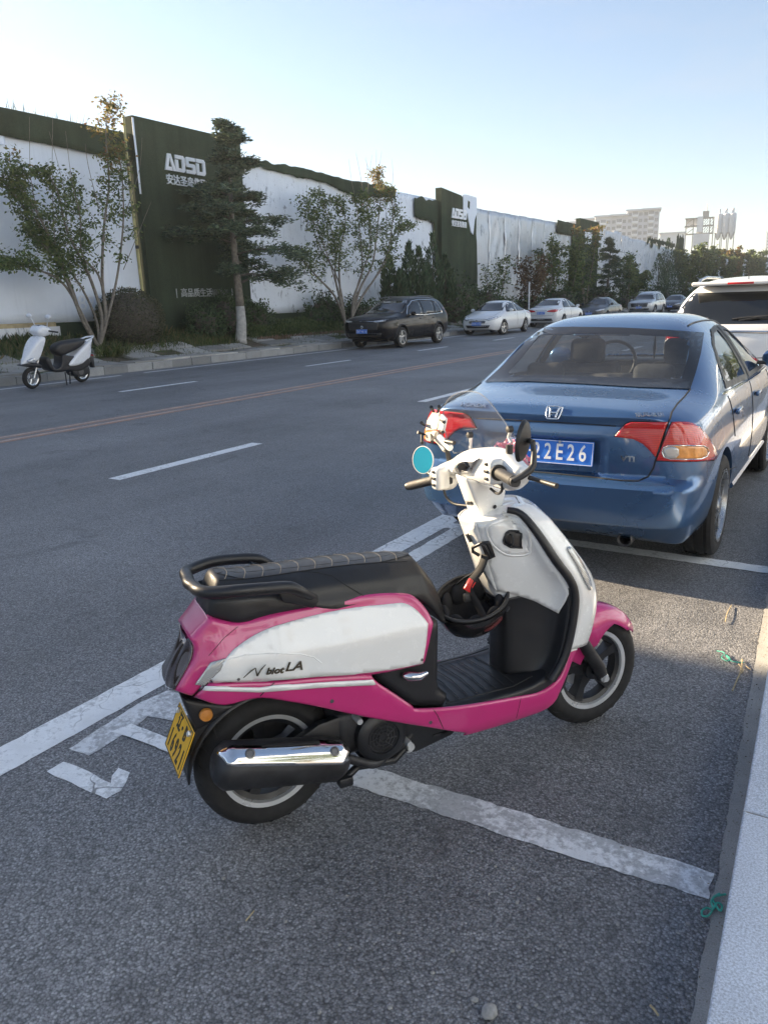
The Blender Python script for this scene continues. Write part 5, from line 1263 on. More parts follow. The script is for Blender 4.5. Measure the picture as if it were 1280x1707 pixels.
for s in (-1, 1):
    for pts in ([(2.10, .955), (2.12, .75), (2.10, .40)], [(1.12, .96), (1.16, .86), (1.20, .76), (1.235, .69)], [(3.28, .94), (3.24, .7), (3.26, .40)]):
        seam_on('door_gap', [(a*CS, b*CS) for a, b in pts], side_ray(s), c_bvh, M_SEAM, civ, .004)
    for y0 in (1.34, 2.36):
        h = c_bvh.ray_cast(Vector((s*3, y0*CS, .845*CS)), Vector((-s, 0, 0)))
        hd = box('door_handle', h[0]+Vector((s*.016, 0, 0)), (.028, .17, .035), M_BLUE, civ, bev=.012, seg=3)
    seam_on('sill_trim', [(a*CS, b*CS) for a, b in ((1.38, .33), (2.2, .325), (3.2, .325))], side_ray(s), c_bvh, M_BLUE, civ, .022, -.006)
    seam_on('roof_gutter', [(s*a*CS, b*CS) for a, b in ((.50, 1.42), (.51, 1.7), (.515, 2.1), (.51, 2.5), (.51, 2.7))], top_ray, c_bvh, M_PLASTIC, civ, .007, 0)
    h = c_bvh.ray_cast(Vector((s*3, 3.02*CS, 1.0*CS)), Vector((-s, 0, 0))); mirror_wing(civ, h[0]+Vector((s*.12, .03, .05)), s, M_BLUE, 1.1)
# number plate, badges, sensors, exhaust
def face_frame(q, up_q):
    a = c_bvh.ray_cast(*civ_ray(q)); return a[0], a[1]
p0 = c_bvh.ray_cast(Vector((0.005*CS, -3, .715*CS)), Vector((0, 1, 0)))
pl = number_plate(civ, basis(p0[0]+Vector((.035, -.016, .020)), (1, 0, 0), (0, .12, 1)), '辽B22E26', w=.50, h=.132, size=.124)
for x in (-.09, .10): lathe('plate_bolt', [(.008, 0), (.008, -.006), (0, -.008)], M_STEEL, pl, p0[0]+Vector((x, -.018, .079)), 'Y', 10)
def body_text(name, body_, q, size, dx=(1, 0, 0), bold=0.0, sx=1.0):
    h = c_bvh.ray_cast(*civ_ray(q)); up = Vector((0, 0, 1)); up = (up-h[1]*up.dot(h[1])); x = up.cross(h[1]).normalized()
    return text_obj(name, body_, size, M_CHROME, civ, basis(h[0]+h[1]*.003, x, up), .003, sx, bold)
body_text('maker_lettering', '东风本田', (1082, 692), .036, bold=.0006)
h = c_bvh.ray_cast(*civ_ray((1082, 692))); hx, hz = h[0].x, h[0].z
h = c_bvh.ray_cast(*civ_ray((789, 676))); up = Vector((0, 0, 1)); up = up-h[1]*up.dot(h[1])
text_obj('brand_lettering', 'HONDA', .040, M_CHROME, civ, basis(h[0]+h[1]*.003, up.cross(h[1]), up), .003, 1.1, .001)
body_text('trim_lettering', 'VTi', (1046, 765), .040, bold=.0016, sx=1.25)
h = c_bvh.ray_cast(*civ_ray((923, 689))); up = Vector((0, 0, 1)); up = up-h[1]*up.dot(h[1]); Mb = basis(h[0]+h[1]*.004, up.cross(h[1]), up)
em = empty('emblem'); em.parent = civ; em.matrix_basis = Mb
rp = smooth_poly([(-.042, .030), (-.036, .037), (0, .039), (.036, .037), (.042, .030), (.040, 0), (.033, -.030), (.026, -.036), (0, -.037), (-.026, -.036), (-.033, -.030), (-.040, 0)], 4)
tube('emblem_ring', [(p.x, p.y, .004) for p in rp], .0042, M_CHROME, em, 8, True)
for s in (-1, 1): tube('emblem_stroke', [(s*.028, .031, .004), (s*.020, .006, .005), (s*.017, -.030, .004)], [.006, .0048, .006], M_CHROME, em, 8)
tube('emblem_stroke', [(-.019, .002, .005), (0, -.001, .005), (.019, .002, .005)], .0050, M_CHROME, em, 8)
for q in ((989, 820), (1118, 829)):
    h = c_bvh.ray_cast(*civ_ray(q)); o = lathe('parking_sensor', [(.011, 0), (.010, .004), (0, .005)], M_BLUE, civ, (0, 0, 0), 'Z', 18); o.matrix_basis = basis(h[0]+h[1]*.001, h[1].orthogonal(), h[1].cross(h[1].orthogonal()))
h = c_bvh.ray_cast(*civ_ray((992, 714)))
ex = Cinv @ (EYE+ray(1040, 900)*(4.10/ray(1040, 900).y))
tp = lathe('exhaust_tip', [(.030, .012), (.037, .0), (.041, .004), (.041, .16), (.03, .18)], M_ALLOY_D, civ, ex, 'Y', 28); lathe('exhaust_bore', [(.0365, .004), (.034, .10), (0, .10)], M_DARK, tp, ex, 'Y', 24)
tube('tow_bar', [(-.5*CS, .30*CS, .24*CS), (.5*CS, .30*CS, .24*CS)], .03, M_DARK, civ, 8); bm = bmesh.new(); bm_box(bm, (-.2, .55*CS, .24*CS), (.6, .30, .16), None, .05, 3); obj_bm('silencer', bm, M_DARK, civ, angle=50)
# cabin
cab = lambda n_, c, s, m=M_SEAT, b=.05: box(n_, tuple(x*CS for x in c), tuple(x*CS for x in s), m, civ, bev=b, seg=3)
for x in (-.36, .36):
    cab('front_seat', (x, 2.12, .78), (.48, .20, .62)); cab('headrest', (x, 2.06, 1.17), (.27, .12, .19), M_SEAT, .045)
    cab('seat_base', (x, 2.36, .48), (.48, .5, .2))
    cab('rear_headrest', (x*1.02, 1.12, 1.075), (.26, .12, .15), M_SEAT, .045)
cab('rear_bench', (0, 1.22, .80), (1.28, .18, .55)); cab('parcel_shelf', (0, .95, .985), (1.26, .42, .03), M_SEAT, .01); cab('dashboard', (0, 3.10, .93), (1.36, .42, .22), M_PLASTIC, .07); cab('cabin_floor', (0, 2.1, .40), (1.36, 2.6, .06), M_DARK, .01); cab('headliner', (0, 2.0, 1.395), (.9, 1.0, .015), M_SEAT, .004)
bm = bmesh.new(); ctr = Vector((-.36, 2.78, 1.02))*CS
bm_tube(bm, [ctr+Matrix.Rotation(R(-25), 3, 'X') @ Vector((.19*math.cos(a), 0, .19*math.sin(a))) for a in [2*math.pi*k/28 for k in range(28)]], .015, 8, True, True); sw = obj_bm('steering_wheel', bm, M_PLASTIC, civ, smooth=True)
bm = bmesh.new(); bm_box(bm, ctr, (.34, .03, .05), None, .01, 2); bm_box(bm, ctr+Vector((0, 0, -.07)), (.05, .03, .16), None, .01, 2); obj_bm('steering_spokes', bm, M_PLASTIC, sw)
cab('interior_mirror', (0, 2.72, 1.285), (.22, .03, .065), M_PLASTIC, .012); tube('hanging_charm', [(.012, 2.70*CS, 1.25*CS), (.012, 2.70*CS, 1.15*CS), (.012, 2.70*CS, 1.06*CS)], [.006, .014, .004], M_PLASTIC, civ, 6)

# ---- white SUV standing ahead of the blue saloon
def white_suv():
    t = empty('white_suv', (-1.40, 10.75, 0), R(-0.5), 'large white SUV with dark rear window parked ahead of the blue saloon', 'car'); sc = 1.0
    rows = [(y*1.0, zb, wb, zs, ws, zm, wm, zsh, wsh, zt, wt, zc) for (y, zb, wb, zs, ws, zm, wm, zsh, wsh, zt, wt, zc) in SUV]
    me = car_shell(rows, .08, .15, 3, sc); bvh = mesh_bvh(me); bd = cut_arches(me, [(.92, .355), (3.66, .355)], .415); bd.materials.clear(); link_mesh('body', bd, M_WHITEP, t)
    box('underbody', (0, 2.3, .42), (1.45, 4.0, .3), M_DARK, t)
    for s in (-1, 1):
        for y in (.92, 3.66): car_wheel('wheel', t, (s*.82, y, .355), .355, .22, .235, s)
        tube('roof_rail', [(s*.60, y, z) for y, z in ((.62, 1.63), (.78, 1.695), (1.2, 1.735), (2.2, 1.735), (2.45, 1.66))], .02, M_ALLOY, t, 8)
        for pl in ([(.62, 1.10), (.78, 1.50), (1.05, 1.56), (1.12, 1.09)], [(1.18, 1.09), (1.12, 1.565), (2.02, 1.585), (2.02, 1.075)], [(2.10, 1.07), (2.10, 1.585), (2.50, 1.54), (2.90, 1.36), (3.20, 1.12), (3.20, 1.065)]): conform('side_window', pl, side_ray(s), bvh, M_TINT, t, .004, .1)
        conform('tail_lamp', [(s*a, b) for a, b in ((.60, .92), (.86, .94), (.86, 1.16), (.76, 1.16))], rear_ray, bvh, M_REDLENS, t, .006, .06)
    rw = conform('rear_window', [(-.80, 1.14), (.80, 1.14), (.74, 1.36), (.66, 1.525), (-.66, 1.525), (-.74, 1.36)], rear_ray, bvh, M_TINT, t, .004, .07)
    bm = bmesh.new(); bm_box(bm, (0, .24, 1.635), (1.16, .36, .05), None, .02, 3); sp = obj_bm('roof_spoiler', bm, M_WHITEP, t, angle=40)
    box('high_brake_lamp', (0, .052, 1.632), (.30, .012, .026), M_REDLENS, sp, bev=.004)
    tube('wiper_arm', [(.02, .04, 1.18), (.2, .02, 1.215), (.36, .03, 1.235)], [.022, .016, .008], M_PLASTIC, t, 8); tube('wiper_blade', [(-.06, .03, 1.20), (.15, .02, 1.225), (.36, .03, 1.235)], .011, M_PLASTIC, t, 6)
    tube('aerial', [(.02, .60, 1.66), (.02, .52, 1.80)], [.006, .003], M_PLASTIC, t, 6)
    conform('plate_recess', [(-.36, .86), (.36, .86), (.42, 1.02), (-.42, 1.02)], rear_ray, bvh, M_WHITEP, t, -.01, .08); seam_on('tailgate_trim', [(-.40, 1.04), (0, 1.05), (.40, 1.04)], rear_ray, bvh, M_CHROME, t, .016, .01)
    seam_on('tailgate_gap', [(-.80, 1.15), (-.78, .75), (0, .72), (.78, .75), (.80, 1.15)], rear_ray, bvh, M_SEAM, t, .005)
    h = bvh.ray_cast(Vector((0, -3, .66)), Vector((0, 1, 0))); number_plate(t, basis(h[0]+Vector((0, -.02, 0)), (1, 0, 0), (0, 0, 1)), '辽B60X91')
white_suv()
# ================================================================== pink and white scooter
S_TH, S_LAM = R(56.9), 0.03
S_F = Vector((math.cos(S_TH), math.sin(S_TH), 0)); _l0 = Vector((-math.sin(S_TH), math.cos(S_TH), 0)); _z = Vector((0, 0, 1))
S_L = _l0*math.cos(S_LAM)-_z*math.sin(S_LAM); S_U = _z*math.cos(S_LAM)+_l0*math.sin(S_LAM)
S_O = Vector((-1.399, 1.546, 0.0))
S_M = Matrix.Translation(S_O) @ Matrix((S_F, S_L, S_U)).transposed().to_4x4(); S_I = S_M.inverted()
L_EYE = S_I @ EYE
def s_dir(px, py): return (S_I.to_3x3() @ ray(px, py)).normalized()
def s_ray(q): return (L_EYE, s_dir(q[0], q[1]))
def SY(q, y):
    d = s_dir(*q); t = (y-L_EYE.y)/d.y; P = L_EYE+d*t; return (P.x, P.z)
def SXp(q, x):
    d = s_dir(*q); t = (x-L_EYE.x)/d.x; P = L_EYE+d*t; return (P.y, P.z)
def SZp(q, z):
    d = s_dir(*q); t = (z-L_EYE.z)/d.z; P = L_EYE+d*t; return (P.x, P.y)
ZO = dict(A=(280, 880, 2.56), B=(640, 640, 2.845), C=(680, 640, 5.333), D=(760, 820, 5.333), E=(280, 900, 5.333), F=(320, 1140, 4.0), G=(560, 1040, 4.0), H=(880, 960, 3.2))
def zp(k, pts): o = ZO[k]; return [(o[0]+p[0]/o[2], o[1]+p[1]/o[2])+tuple(p[2:]) for p in pts]
def loc(k, pts, y): return [SY(q[:2], y)+tuple(q[2:]) for q in zp(k, pts)]
def gloss(name, col, rough=0.22, fleck=0.0):
    t = NT(name); p = t.pos(); n = t.noise(p, 9, 5); d = t.noise(p, 28, 6, 0.7)
    c = t.mix(t.ramp(d, [(0.55, 0.0), (0.85, 0.04)]), t.ramp(n, [(0.3, tuple(x*0.95 for x in col)), (0.7, col)]), (0.30, 0.28, 0.26))
    return t.set(**{'Base Color': c, 'Roughness': t.ramp(d, [(0.4, rough), (0.8, rough+0.12)]), 'Coat Weight': 1.0, 'Coat Roughness': 0.03, 'Metallic': 0.0})
M_PINK = gloss('paint_pink', (0.50, 0.024, 0.165), 0.28); M_CREAM_P = gloss('paint_cream_white', (0.76, 0.77, 0.76), 0.22)
M_BLK = pmat('scooter_black_plastic', (0.011, 0.012, 0.015), 0.42, var=0.2, vs=9, bump=0.2, bs=700, bd=0.0005)
M_SEATV = pmat('seat_vinyl', (0.014, 0.0145, 0.016), 0.44, var=0.2, vs=12, bump=0.3, bs=420, bd=0.0008)
M_SEATT = pmat('seat_top_vinyl', (0.022, 0.023, 0.026), 0.40, var=0.2, vs=12, bump=0.3, bs=420, bd=0.0008)
M_PIPING = pmat('seat_piping', (0.095, 0.092, 0.085), 0.6)
M_GRIP = pmat('grip_rubber', (0.02, 0.02, 0.021), 0.6, bump=0.6, bs=260, bd=0.002)
M_IRON = pmat('engine_dark', (0.035, 0.036, 0.04), 0.5, 0.5, var=0.35, vs=18); M_STEELS = pmat('polished_steel', (0.66, 0.67, 0.68), 0.34, 0.55)
M_PLY = pmat('plate_yellow', (0.80, 0.44, 0.015), 0.42, var=0.06); M_PLK = pmat('plate_black', (0.02, 0.02, 0.02), 0.5)
M_CLEAR = glass_mat('clear_screen', (0.97, 0.985, 0.99), 0.08)
M_SMOKE = pmat('smoked_lens', (0.045, 0.030, 0.034), 0.08, 0.2, 1.0, var=0.3, vs=40)
sco = empty('pink_scooter', (0, 0, 0), 0, 'glossy pink and white scooter with a black seat parked across the bay line', 'scooter'); sco.matrix_basis = S_M
def lerp_tab(tab, v):
    if v <= tab[0][0]: return tab[0][1]
    for (a, fa), (b, fb) in zip(tab[:-1], tab[1:]):
        if v <= b: t = (v-a)/(b-a); t = t*t*(3-2*t); return fa+(fb-fa)*t
    return tab[-1][1]
def inflate(name, outline, Wfn, r, mat, parent, step=0.018, y0=0.0, ret_bvh=False, rim=True):
    """solid with a given side outline (x,z), width Wfn(x,z) each side, rounded rim of radius r"""
    V, F_, bd = fill2d(outline, step, (r*.12, r*.45, r)); n = len(V); nb = len(bd); P = []
    for q in V:
        d = edge_dist(bd, q); k = min(1.0, d/r); k = math.sqrt(max(0, 1-(1-k)**2)); W = Wfn(q[0], q[1]); P.append(max(0.004, W-r*(1-k)) if W > r*.5 else W*k+.003)
    verts = [(q[0], y0-w, q[1]) for q, w in zip(V, P)]+[(q[0], y0+w, q[1]) for q, w in zip(V, P)]
    faces = [tuple(f) for f in F_]+[tuple(n+i for i in reversed(f)) for f in F_]
    # rim between the two sides, following the triangulation's own boundary edges
    cnt = {}
    for f in F_:
        for i in range(len(f)):
            a, b = f[i], f[(i+1) % len(f)]; cnt.setdefault((min(a, b), max(a, b)), []).append((a, b))
    for k, es in cnt.items():
        if len(es) == 1 and rim: a, b = es[0]; faces.append((b, a, n+a, n+b))
    bm = bmesh.new(); vs_ = [bm.verts.new(v) for v in verts]
    for f in faces:
        try: bm.faces.new([vs_[i] for i in f])
        except ValueError: pass
    bmesh.ops.recalc_face_normals(bm, faces=bm.faces)
    me = bpy.data.meshes.new(name); bm.to_mesh(me); bm.free(); me.shade_smooth()
    try: me.set_sharp_from_angle(angle=R(48))
    except Exception: pass
    o = link_mesh(name, me, mat, parent)
    if not rim: md = o.modifiers.new('s', 'SOLIDIFY'); md.thickness = .005; md.offset = -1
    return (o, mesh_bvh(me)) if ret_bvh else o
def s_mirror(o, parent=None):
    me = o.data.copy(); me.transform(Matrix.Diagonal((1, -1, 1, 1))); me.flip_normals()
    d = bpy.data.objects.new(o.name.split('.')[0], me); COL.objects.link(d); d.parent = parent or o.parent
    for m in o.modifiers:
        if m.type == 'SOLIDIFY': k = d.modifiers.new('s', 'SOLIDIFY'); k.thickness = m.thickness; k.offset = m.offset
    return d
def patch(name, px_pts, bvh, mat, parent, off=.004, step=6, th=.004, twin=True):
    o = conform(name, px_pts, s_ray, bvh, mat, parent, off, step, th)
    if o and twin: s_mirror(o)
    return o
def loft_sym(name, rows, mat, parent, th=.006, sub=2, seg=3):
    """rows of right-half points (ending on the centre plane) -> mirrored smooth sheet"""
    rr = [[Vector(p) for p in r]+[Vector((p[0], -p[1], p[2])) for p in reversed(r[:-1])] for r in rows]
    rr = [spline3(r, seg) for r in rr]; cols = len(rr[0]); full = []
    for c in range(cols): full.append(spline3([r[c] for r in rr], sub))
    nr = len(full[0]); V = [full[c][k] for k in range(nr) for c in range(cols)]
    Fc = [(k*cols+c, k*cols+c+1, (k+1)*cols+c+1, (k+1)*cols+c) for k in range(nr-1) for c in range(cols-1)]
    o = obj(name, V, Fc, mat, parent, True)
    if th: md = o.modifiers.new('s', 'SOLIDIFY'); md.thickness = th; md.offset = 0
    return o, BVHTree.FromPolygons(V, Fc)
# ---- rear bodywork
bw = [(-.30, .082), (-.22, .105), (-.10, .140), (.05, .166), (.25, .180), (.50, .182)]
def W_rear(x, z): return lerp_tab(bw, x)*lerp_tab([(.30, .92), (.45, 1.0), (.58, .97), (.70, .78)], z)
def loc2(k, pts): return [SY(zp(k, [q[:2]])[0], q[2])+((1,) if len(q) > 3 else ()) for q in pts]
o1 = smooth_poly(loc2('A', [(85, 462, -.062, 1), (130, 420, -.075), (175, 376, -.085, 1), (230, 396, -.10), (300, 403, -.11), (440, 373, -.125), (620, 336, -.135), (800, 296, -.14), (900, 282, -.14), (1000, 280, -.14), (1058, 297, -.14), (1102, 350, -.145), (1122, 400, -.15, 1), (1110, 500, -.165), (1095, 584, -.175, 1), (870, 628, -.17), (640, 642, -.165), (440, 657, -.155), (170, 664, -.12, 1), (110, 726, -.105, 1), (28, 694, -.085, 1), (62, 634, -.082), (100, 562, -.078), (108, 506, -.072)]), 4)
cowl, cowl_bvh = inflate('rear_cowl', o1, W_rear, .014, M_PINK, sco, .015, ret_bvh=True)
white = smooth_poly([q+(c,) for q, c in zip(zp('A', [(176, 654), (245, 560), (300, 503), (420, 432), (620, 373), (800, 339), (960, 323), (1006, 322), (1050, 346), (1086, 382), (1106, 408), (1096, 500), (1082, 574), (870, 614), (640, 630), (440, 646)]), (1, 0, 0, 0, 0, 0, 0, 0, 0, 0, 1, 0, 1, 0, 0, 0))], 3)
wp = patch('side_panel', white, cowl_bvh, M_CREAM_P, sco, .006, 7, .010)
tl_rows = []
for (e, ye), c in zip((((90, 470), -.060), ((107, 508), -.074), ((99, 562), -.080), ((62, 632), -.084), ((27, 690), -.086)), ((86, 478), (52, 535), (24, 590), (4, 650), (4, 688))):
    a = SY(zp('A', [e])[0], ye); b = SY(zp('A', [c])[0], -.015); tl_rows.append([(a[0], ye, a[1]), (a[0]*.45+b[0]*.55-.004, ye*.62, a[1]*.5+b[1]*.5), (b[0], ye*.25, b[1]), (b[0]-.003, 0, b[1])])
loft_sym('tail_lamp', tl_rows, M_SMOKE, sco, .005)
patch('turn_signal', smooth_poly([q+(1,) for q in zp('A', [(116, 666), (185, 572), (246, 556), (226, 606), (158, 668)])], 2), cowl_bvh, M_CLEARL, sco, .006, 5, .007)
lw = [(-.26, .10), (-.12, .135), (.05, .160), (.30, .178), (.60, .186), (.90, .180), (1.02, .165), (1.12, .130)]
def W_low(x, z): return lerp_tab(lw, x)*lerp_tab([(.14, .80), (.24, .97), (.34, 1.0), (.60, 1.0)], z)
o2 = loc2('A', [(112, 724, -.105, 1), (172, 662, -.12, 1), (440, 655, -.15), (640, 640, -.165), (868, 624, -.175, 1), (890, 655, -.175), (960, 703, -.18), (1050, 764, -.18, 1)])+loc('B', [(160, 1536), (360, 1520), (660, 1475), (755, 1450), (838, 1390), (878, 1290), (886, 1266, 1), (938, 1240, 1), (905, 1312), (855, 1440), (785, 1548), (600, 1620), (388, 1678, 1), (366, 1655)], -.17)+loc2('A', [(1000, 834, -.17), (800, 800, -.17), (560, 750, -.155), (400, 729, -.145), (240, 753, -.12)])
low, low_bvh = inflate('lower_cowl', smooth_poly(o2, 4), W_low, .010, M_PINK, sco, .017, ret_bvh=True, rim=False)
stripe = zp('A', [(150, 692), (163, 676), (390, 679), (450, 671), (700, 654), (872, 646), (884, 668), (700, 676), (440, 696), (390, 699)])
patch('white_stripe', stripe, low_bvh, M_CREAM_P, sco, .005, 6, .003)
patch('front_stripe', zp('B', [(884, 1268), (886, 1250), (932, 1240), (930, 1258)]), low_bvh, M_CREAM_P, sco, .003, 4, .003)
def on_body(q, bvh, off=.004):
    h = bvh.ray_cast(*s_ray(q)); return (h[0]+h[1]*off, h[1]) if h[0] else (None, None)
def line_on(name, px_pts, bvh, mat, parent, r=.0016, off=.0, twin=True, step=5):
    P = []
    for q in resample(px_pts, step, False):
        a, nrm = on_body(q, bvh, off)
        if a is not None: P.append(a)
    if len(P) < 3: return
    o = tube(name, P, r, mat, parent, 6)
    if twin: s_mirror(o)
    return o
line_on('panel_gap', zp('A', [(385, 728), (420, 690), (455, 660)]), low_bvh, M_SEAM, sco)
line_on('panel_gap', zp('A', [(105, 718), (145, 690), (172, 662)]), low_bvh, M_SEAM, sco)
line_on('panel_gap', zp('A', [(175, 545), (240, 470), (300, 420)]), cowl_bvh, M_SEAM, sco, .0008)
# script lettering on the white panel
a0, n0 = on_body(zp('A', [(450, 600)])[0], cowl_bvh, .0105); b0, _ = on_body(zp('A', [(560, 590)])[0], cowl_bvh, .0105)
xv = (b0-a0).normalized(); Mx = basis(a0, xv, Vector((0, 0, 1))-xv*xv.z)
shear = Matrix(((1, .35, 0, 0), (0, 1, 0, 0), (0, 0, 1, 0), (0, 0, 0, 1)))
M_SCRIPT = pmat('script_bronze', (0.10, 0.085, 0.06), 0.3, 0.7)
text_obj('script_lettering', 'biot', .026, M_SCRIPT, wp, Mx @ shear @ Matrix.Translation((.006, -.003, 0)), .0012, 1.15, .0008)
text_obj('script_lettering', 'LA', .036, M_SCRIPT, wp, Mx @ shear @ Matrix.Translation((.058, .004, 0)), .0012, 1.2, .0006)
def stroke(pts, r): return tube('script_stroke', [Mx @ Vector((x, y, .001)) for x, y in pts], r, M_SCRIPT, wp, 6)
stroke([(-.082, -.014), (-.062, .004), (-.050, .011)], [.001, .0022, .0014]); stroke([(-.050, .011), (-.045, -.012)], [.0014, .0026]); stroke([(-.045, -.012), (-.034, .006), (-.022, .018)], [.0026, .002, .001])
# ---- black under-seat block, floor board, tunnel
o3 = smooth_poly(loc('A', [(860, 560, 1), (1125, 398, 1), (1160, 402, 1), (1158, 560), (1160, 680), (1200, 716, 1), (1180, 770, 1), (1050, 764), (960, 702), (876, 632)], -.15), 3)
W_blk = lambda x, z: .152
blk, blk_bvh = inflate('under_seat_cover', o3, W_blk, .02, M_BLK, sco, .018, ret_bvh=True)
o4 = smooth_poly([(.44, .315, 1), (.56, .300), (.70, .298), (.84, .302), (.93, .330), (.985, .40, 1), (1.02, .40, 1), (1.0, .26), (.90, .225), (.70, .235), (.56, .245), (.47, .27, 1)], 4)
flr, flr_bvh = inflate('floor_board', o4, lambda x, z: lerp_tab([(.44, .155), (.56, .171), (.85, .171), (1.0, .16)], x), .012, M_BLK, sco, .018, ret_bvh=True)
for k in range(8):
    x = .57+.035*k; tube('floor_rib', [(x, -.12, .3035-.0), (x+.01, 0, .3035), (x, .12, .3035)], .0018, M_BLK, sco, 6)
tube('floor_seam', [(.55, -.135, .305), (.80, -.140, .303), (.88, -.13, .315)], .002, M_SEAM, sco, 6); tube('floor_seam', [(.55, .135, .305), (.80, .140, .303), (.88, .13, .315)], .002, M_SEAM, sco, 6)
line_on('peg_recess_edge', zp('G', [(250, 350), (272, 318), (540, 282)]), blk_bvh, M_SEAM, sco, .002)
pg, pn = on_body(zp('G', [(470, 345)])[0], blk_bvh, .004)
pa = SY(zp('G', [(455, 345)])[0], -.165); pb = SY(zp('G', [(560, 350)])[0], -.185); pc = SY(zp('G', [(612, 325)])[0], -.19)
for s in (-1, 1): tube('passenger_peg', [(pa[0], s*.160, pa[1]), (pa[0]+.01, s*.175, pa[1]), (pb[0], s*.185, pb[1]), (pc[0], s*.19, pc[1])], [.010, .016, .013, .006], M_CHROME, sco, 10)
# ---- leg shield: outer white cover, black edge trim, inner panels
EI = [(575, 605), (640, 625), (710, 710), (800, 850), (868, 935), (886, 1000), (880, 1100), (852, 1250), (818, 1340), (768, 1405)]
EO = [(592, 588), (655, 604), (735, 692), (820, 815), (893, 922), (920, 1000), (914, 1100), (890, 1212), (862, 1300), (812, 1400)]
RG = [(440, 652), (455, 690), (482, 765), (525, 900), (550, 985), (580, 1050), (592, 1130), (592, 1250), (590, 1330), (590, 1378)]
WW = [.090, .115, .155, .185, .196, .198, .196, .190, .186, .182]
FR = [(632, 551), (690, 568), (765, 620), (880, 762), (960, 880), (986, 975), (986, 1060), (966, 1150), (936, 1240), (880, 1380)]
rows_in = []; rows_out = []; trim_pts = []
for ei, eo, rg, w, fr_ in zip(EI, EO, RG, WW, FR):
    e = SY(zp('B', [ei])[0], -w*.96); g = SY(zp('B', [rg])[0], -.055); q = SY(zp('B', [eo])[0], -w); f_ = SY(zp('B', [fr_])[0], -w*.45)
    m = (e[0]*.62+g[0]*.38+.035, e[1]*.6+g[1]*.4); m2 = (e[0]*.25+g[0]*.75+.022, e[1]*.25+g[1]*.75)
    rows_in.append([(e[0], -w*.96, e[1]), (m[0], -w*.66, m[1]), (m2[0], -.085, m2[1]), (g[0], -.055, g[1]), (g[0]-.012, -.030, g[1]), (g[0]-.014, 0, g[1])])
    rows_out.append([(q[0], -w, q[1]), ((q[0]*.45+f_[0]*.55)+.012, -w*.85, q[1]*.5+f_[1]*.5), (f_[0], -w*.45, f_[1]), (f_[0]+.018, 0, f_[1]+.004)])
    trim_pts.append(((e[0]+q[0])/2, -w*1.0, (e[1]+q[1])/2))
_mid = [tuple(Vector(a).lerp(Vector(b), .5)) for a, b in zip(rows_in[4], rows_in[5])]
_, inner_bvh = (lambda q: (bpy.data.objects.remove(q[0]), q[1]))(loft_sym('tmp', rows_in, M_BLK, sco))
loft_sym('inner_panel_upper', rows_in[:5]+[_mid], M_CREAM_P, sco); loft_sym('knee_panel', [_mid]+rows_in[5:], M_BLK, sco)
outer, outer_bvh = loft_sym('front_cover', rows_out[:8]+[[Vector(a).lerp(Vector(b), .55) for a, b in zip(rows_out[7], rows_out[8])]], M_CREAM_P, sco)
for s in (1, -1):
    P = spline3([(p[0]-.002, p[1]*s, p[2]) for p in trim_pts], 4); tube('edge_trim', P, [.010+.004*min(1, i/10) for i in range(len(P))], M_BLK, sco, 10)
wi = smooth_poly(zp('B', [(438, 650, 1), (570, 618), (640, 634, 1), (702, 714), (796, 855), (862, 940, 1), (878, 996), (830, 1086, 1), (760, 1052), (700, 1022), (600, 992), (538, 980, 1), (502, 870), (468, 760)]), 3)
o = conform('inner_panel', wi, s_ray, inner_bvh, M_CREAM_P, sco, .006, 7, .004); s_mirror(o)
colp = smooth_poly(zp('B', [(392, 688, 1), (436, 652, 1), (468, 760), (502, 870), (536, 978, 1), (500, 930), (448, 830), (400, 740)]), 3)
conform('column_panel', colp, s_ray, inner_bvh, M_CREAM_P, sco, .0075, 6, .004)
# pocket with charging socket
pk = smooth_poly(zp('D', [(400, 255), (560, 265), (635, 320), (662, 380), (660, 500), (625, 545), (500, 555), (395, 520), (300, 420), (275, 300)]), 3)
line_on('pocket_rim', pk+[pk[0]], inner_bvh, M_CREAM_P, sco, .006, .007, True, 4)
conform('pocket_back', [tuple(q) for q in sh_in([tuple(p) for p in pk], .95)], s_ray, inner_bvh, M_CREAM_P, sco, .0115, 6, .002)
po = smooth_poly([q+(c,) for q, c in zip(zp('D', [(432, 350), (470, 340), (572, 345), (572, 488), (470, 478), (418, 440), (416, 385)]), (0, 1, 1, 1, 1, 0, 0))], 2)
sk = conform('charging_socket', po, s_ray, inner_bvh, M_BLK, sco, .014, 5, .003)
line_on('socket_frame', po+[po[0]], inner_bvh, M_PLASTIC, sk, .003, .015, False, 4)
a, nrm = on_body(zp('D', [(465, 415)])[0], inner_bvh, .017)
tube('socket_ring', [a+Vector((0, .014*math.cos(t), .018*math.sin(t))) for t in [2*math.pi*k/16 for k in range(16)]], .003, M_PLASTIC, sk, 6, True)
conform('key_slot', zp('B', [(400, 705), (412, 700), (432, 738), (420, 742)]), s_ray, inner_bvh, M_BLK, sco, .014, 3, .003)
# light strip in the front cover
patch('side_light', smooth_poly(zp('B', [(862, 785), (880, 780), (930, 850), (968, 930), (972, 975), (955, 960), (905, 860)]), 3), outer_bvh, M_CLEARL, sco, .009, 4, .004)
line_on('shield_gap', zp('B', [(640, 560), (740, 640), (850, 775), (930, 905), (955, 1010), (940, 1120), (915, 1220)]), outer_bvh, M_SEAM, sco, .0008)
ci = [Vector(p) for p in rows_in[0]]; co_ = [Vector(p) for p in rows_out[0]]
ringp = ci+[Vector((p.x, -p.y, p.z)) for p in reversed(ci[:-1])]; ringo = co_+[Vector((p.x, -p.y, p.z)) for p in reversed(co_[:-1])]
obj('shield_cap', [p-Vector((0, 0, .002)) for p in ringp+list(reversed(ringo))], [tuple(range(len(ringp)+len(ringo)))], M_CREAM_P, sco)
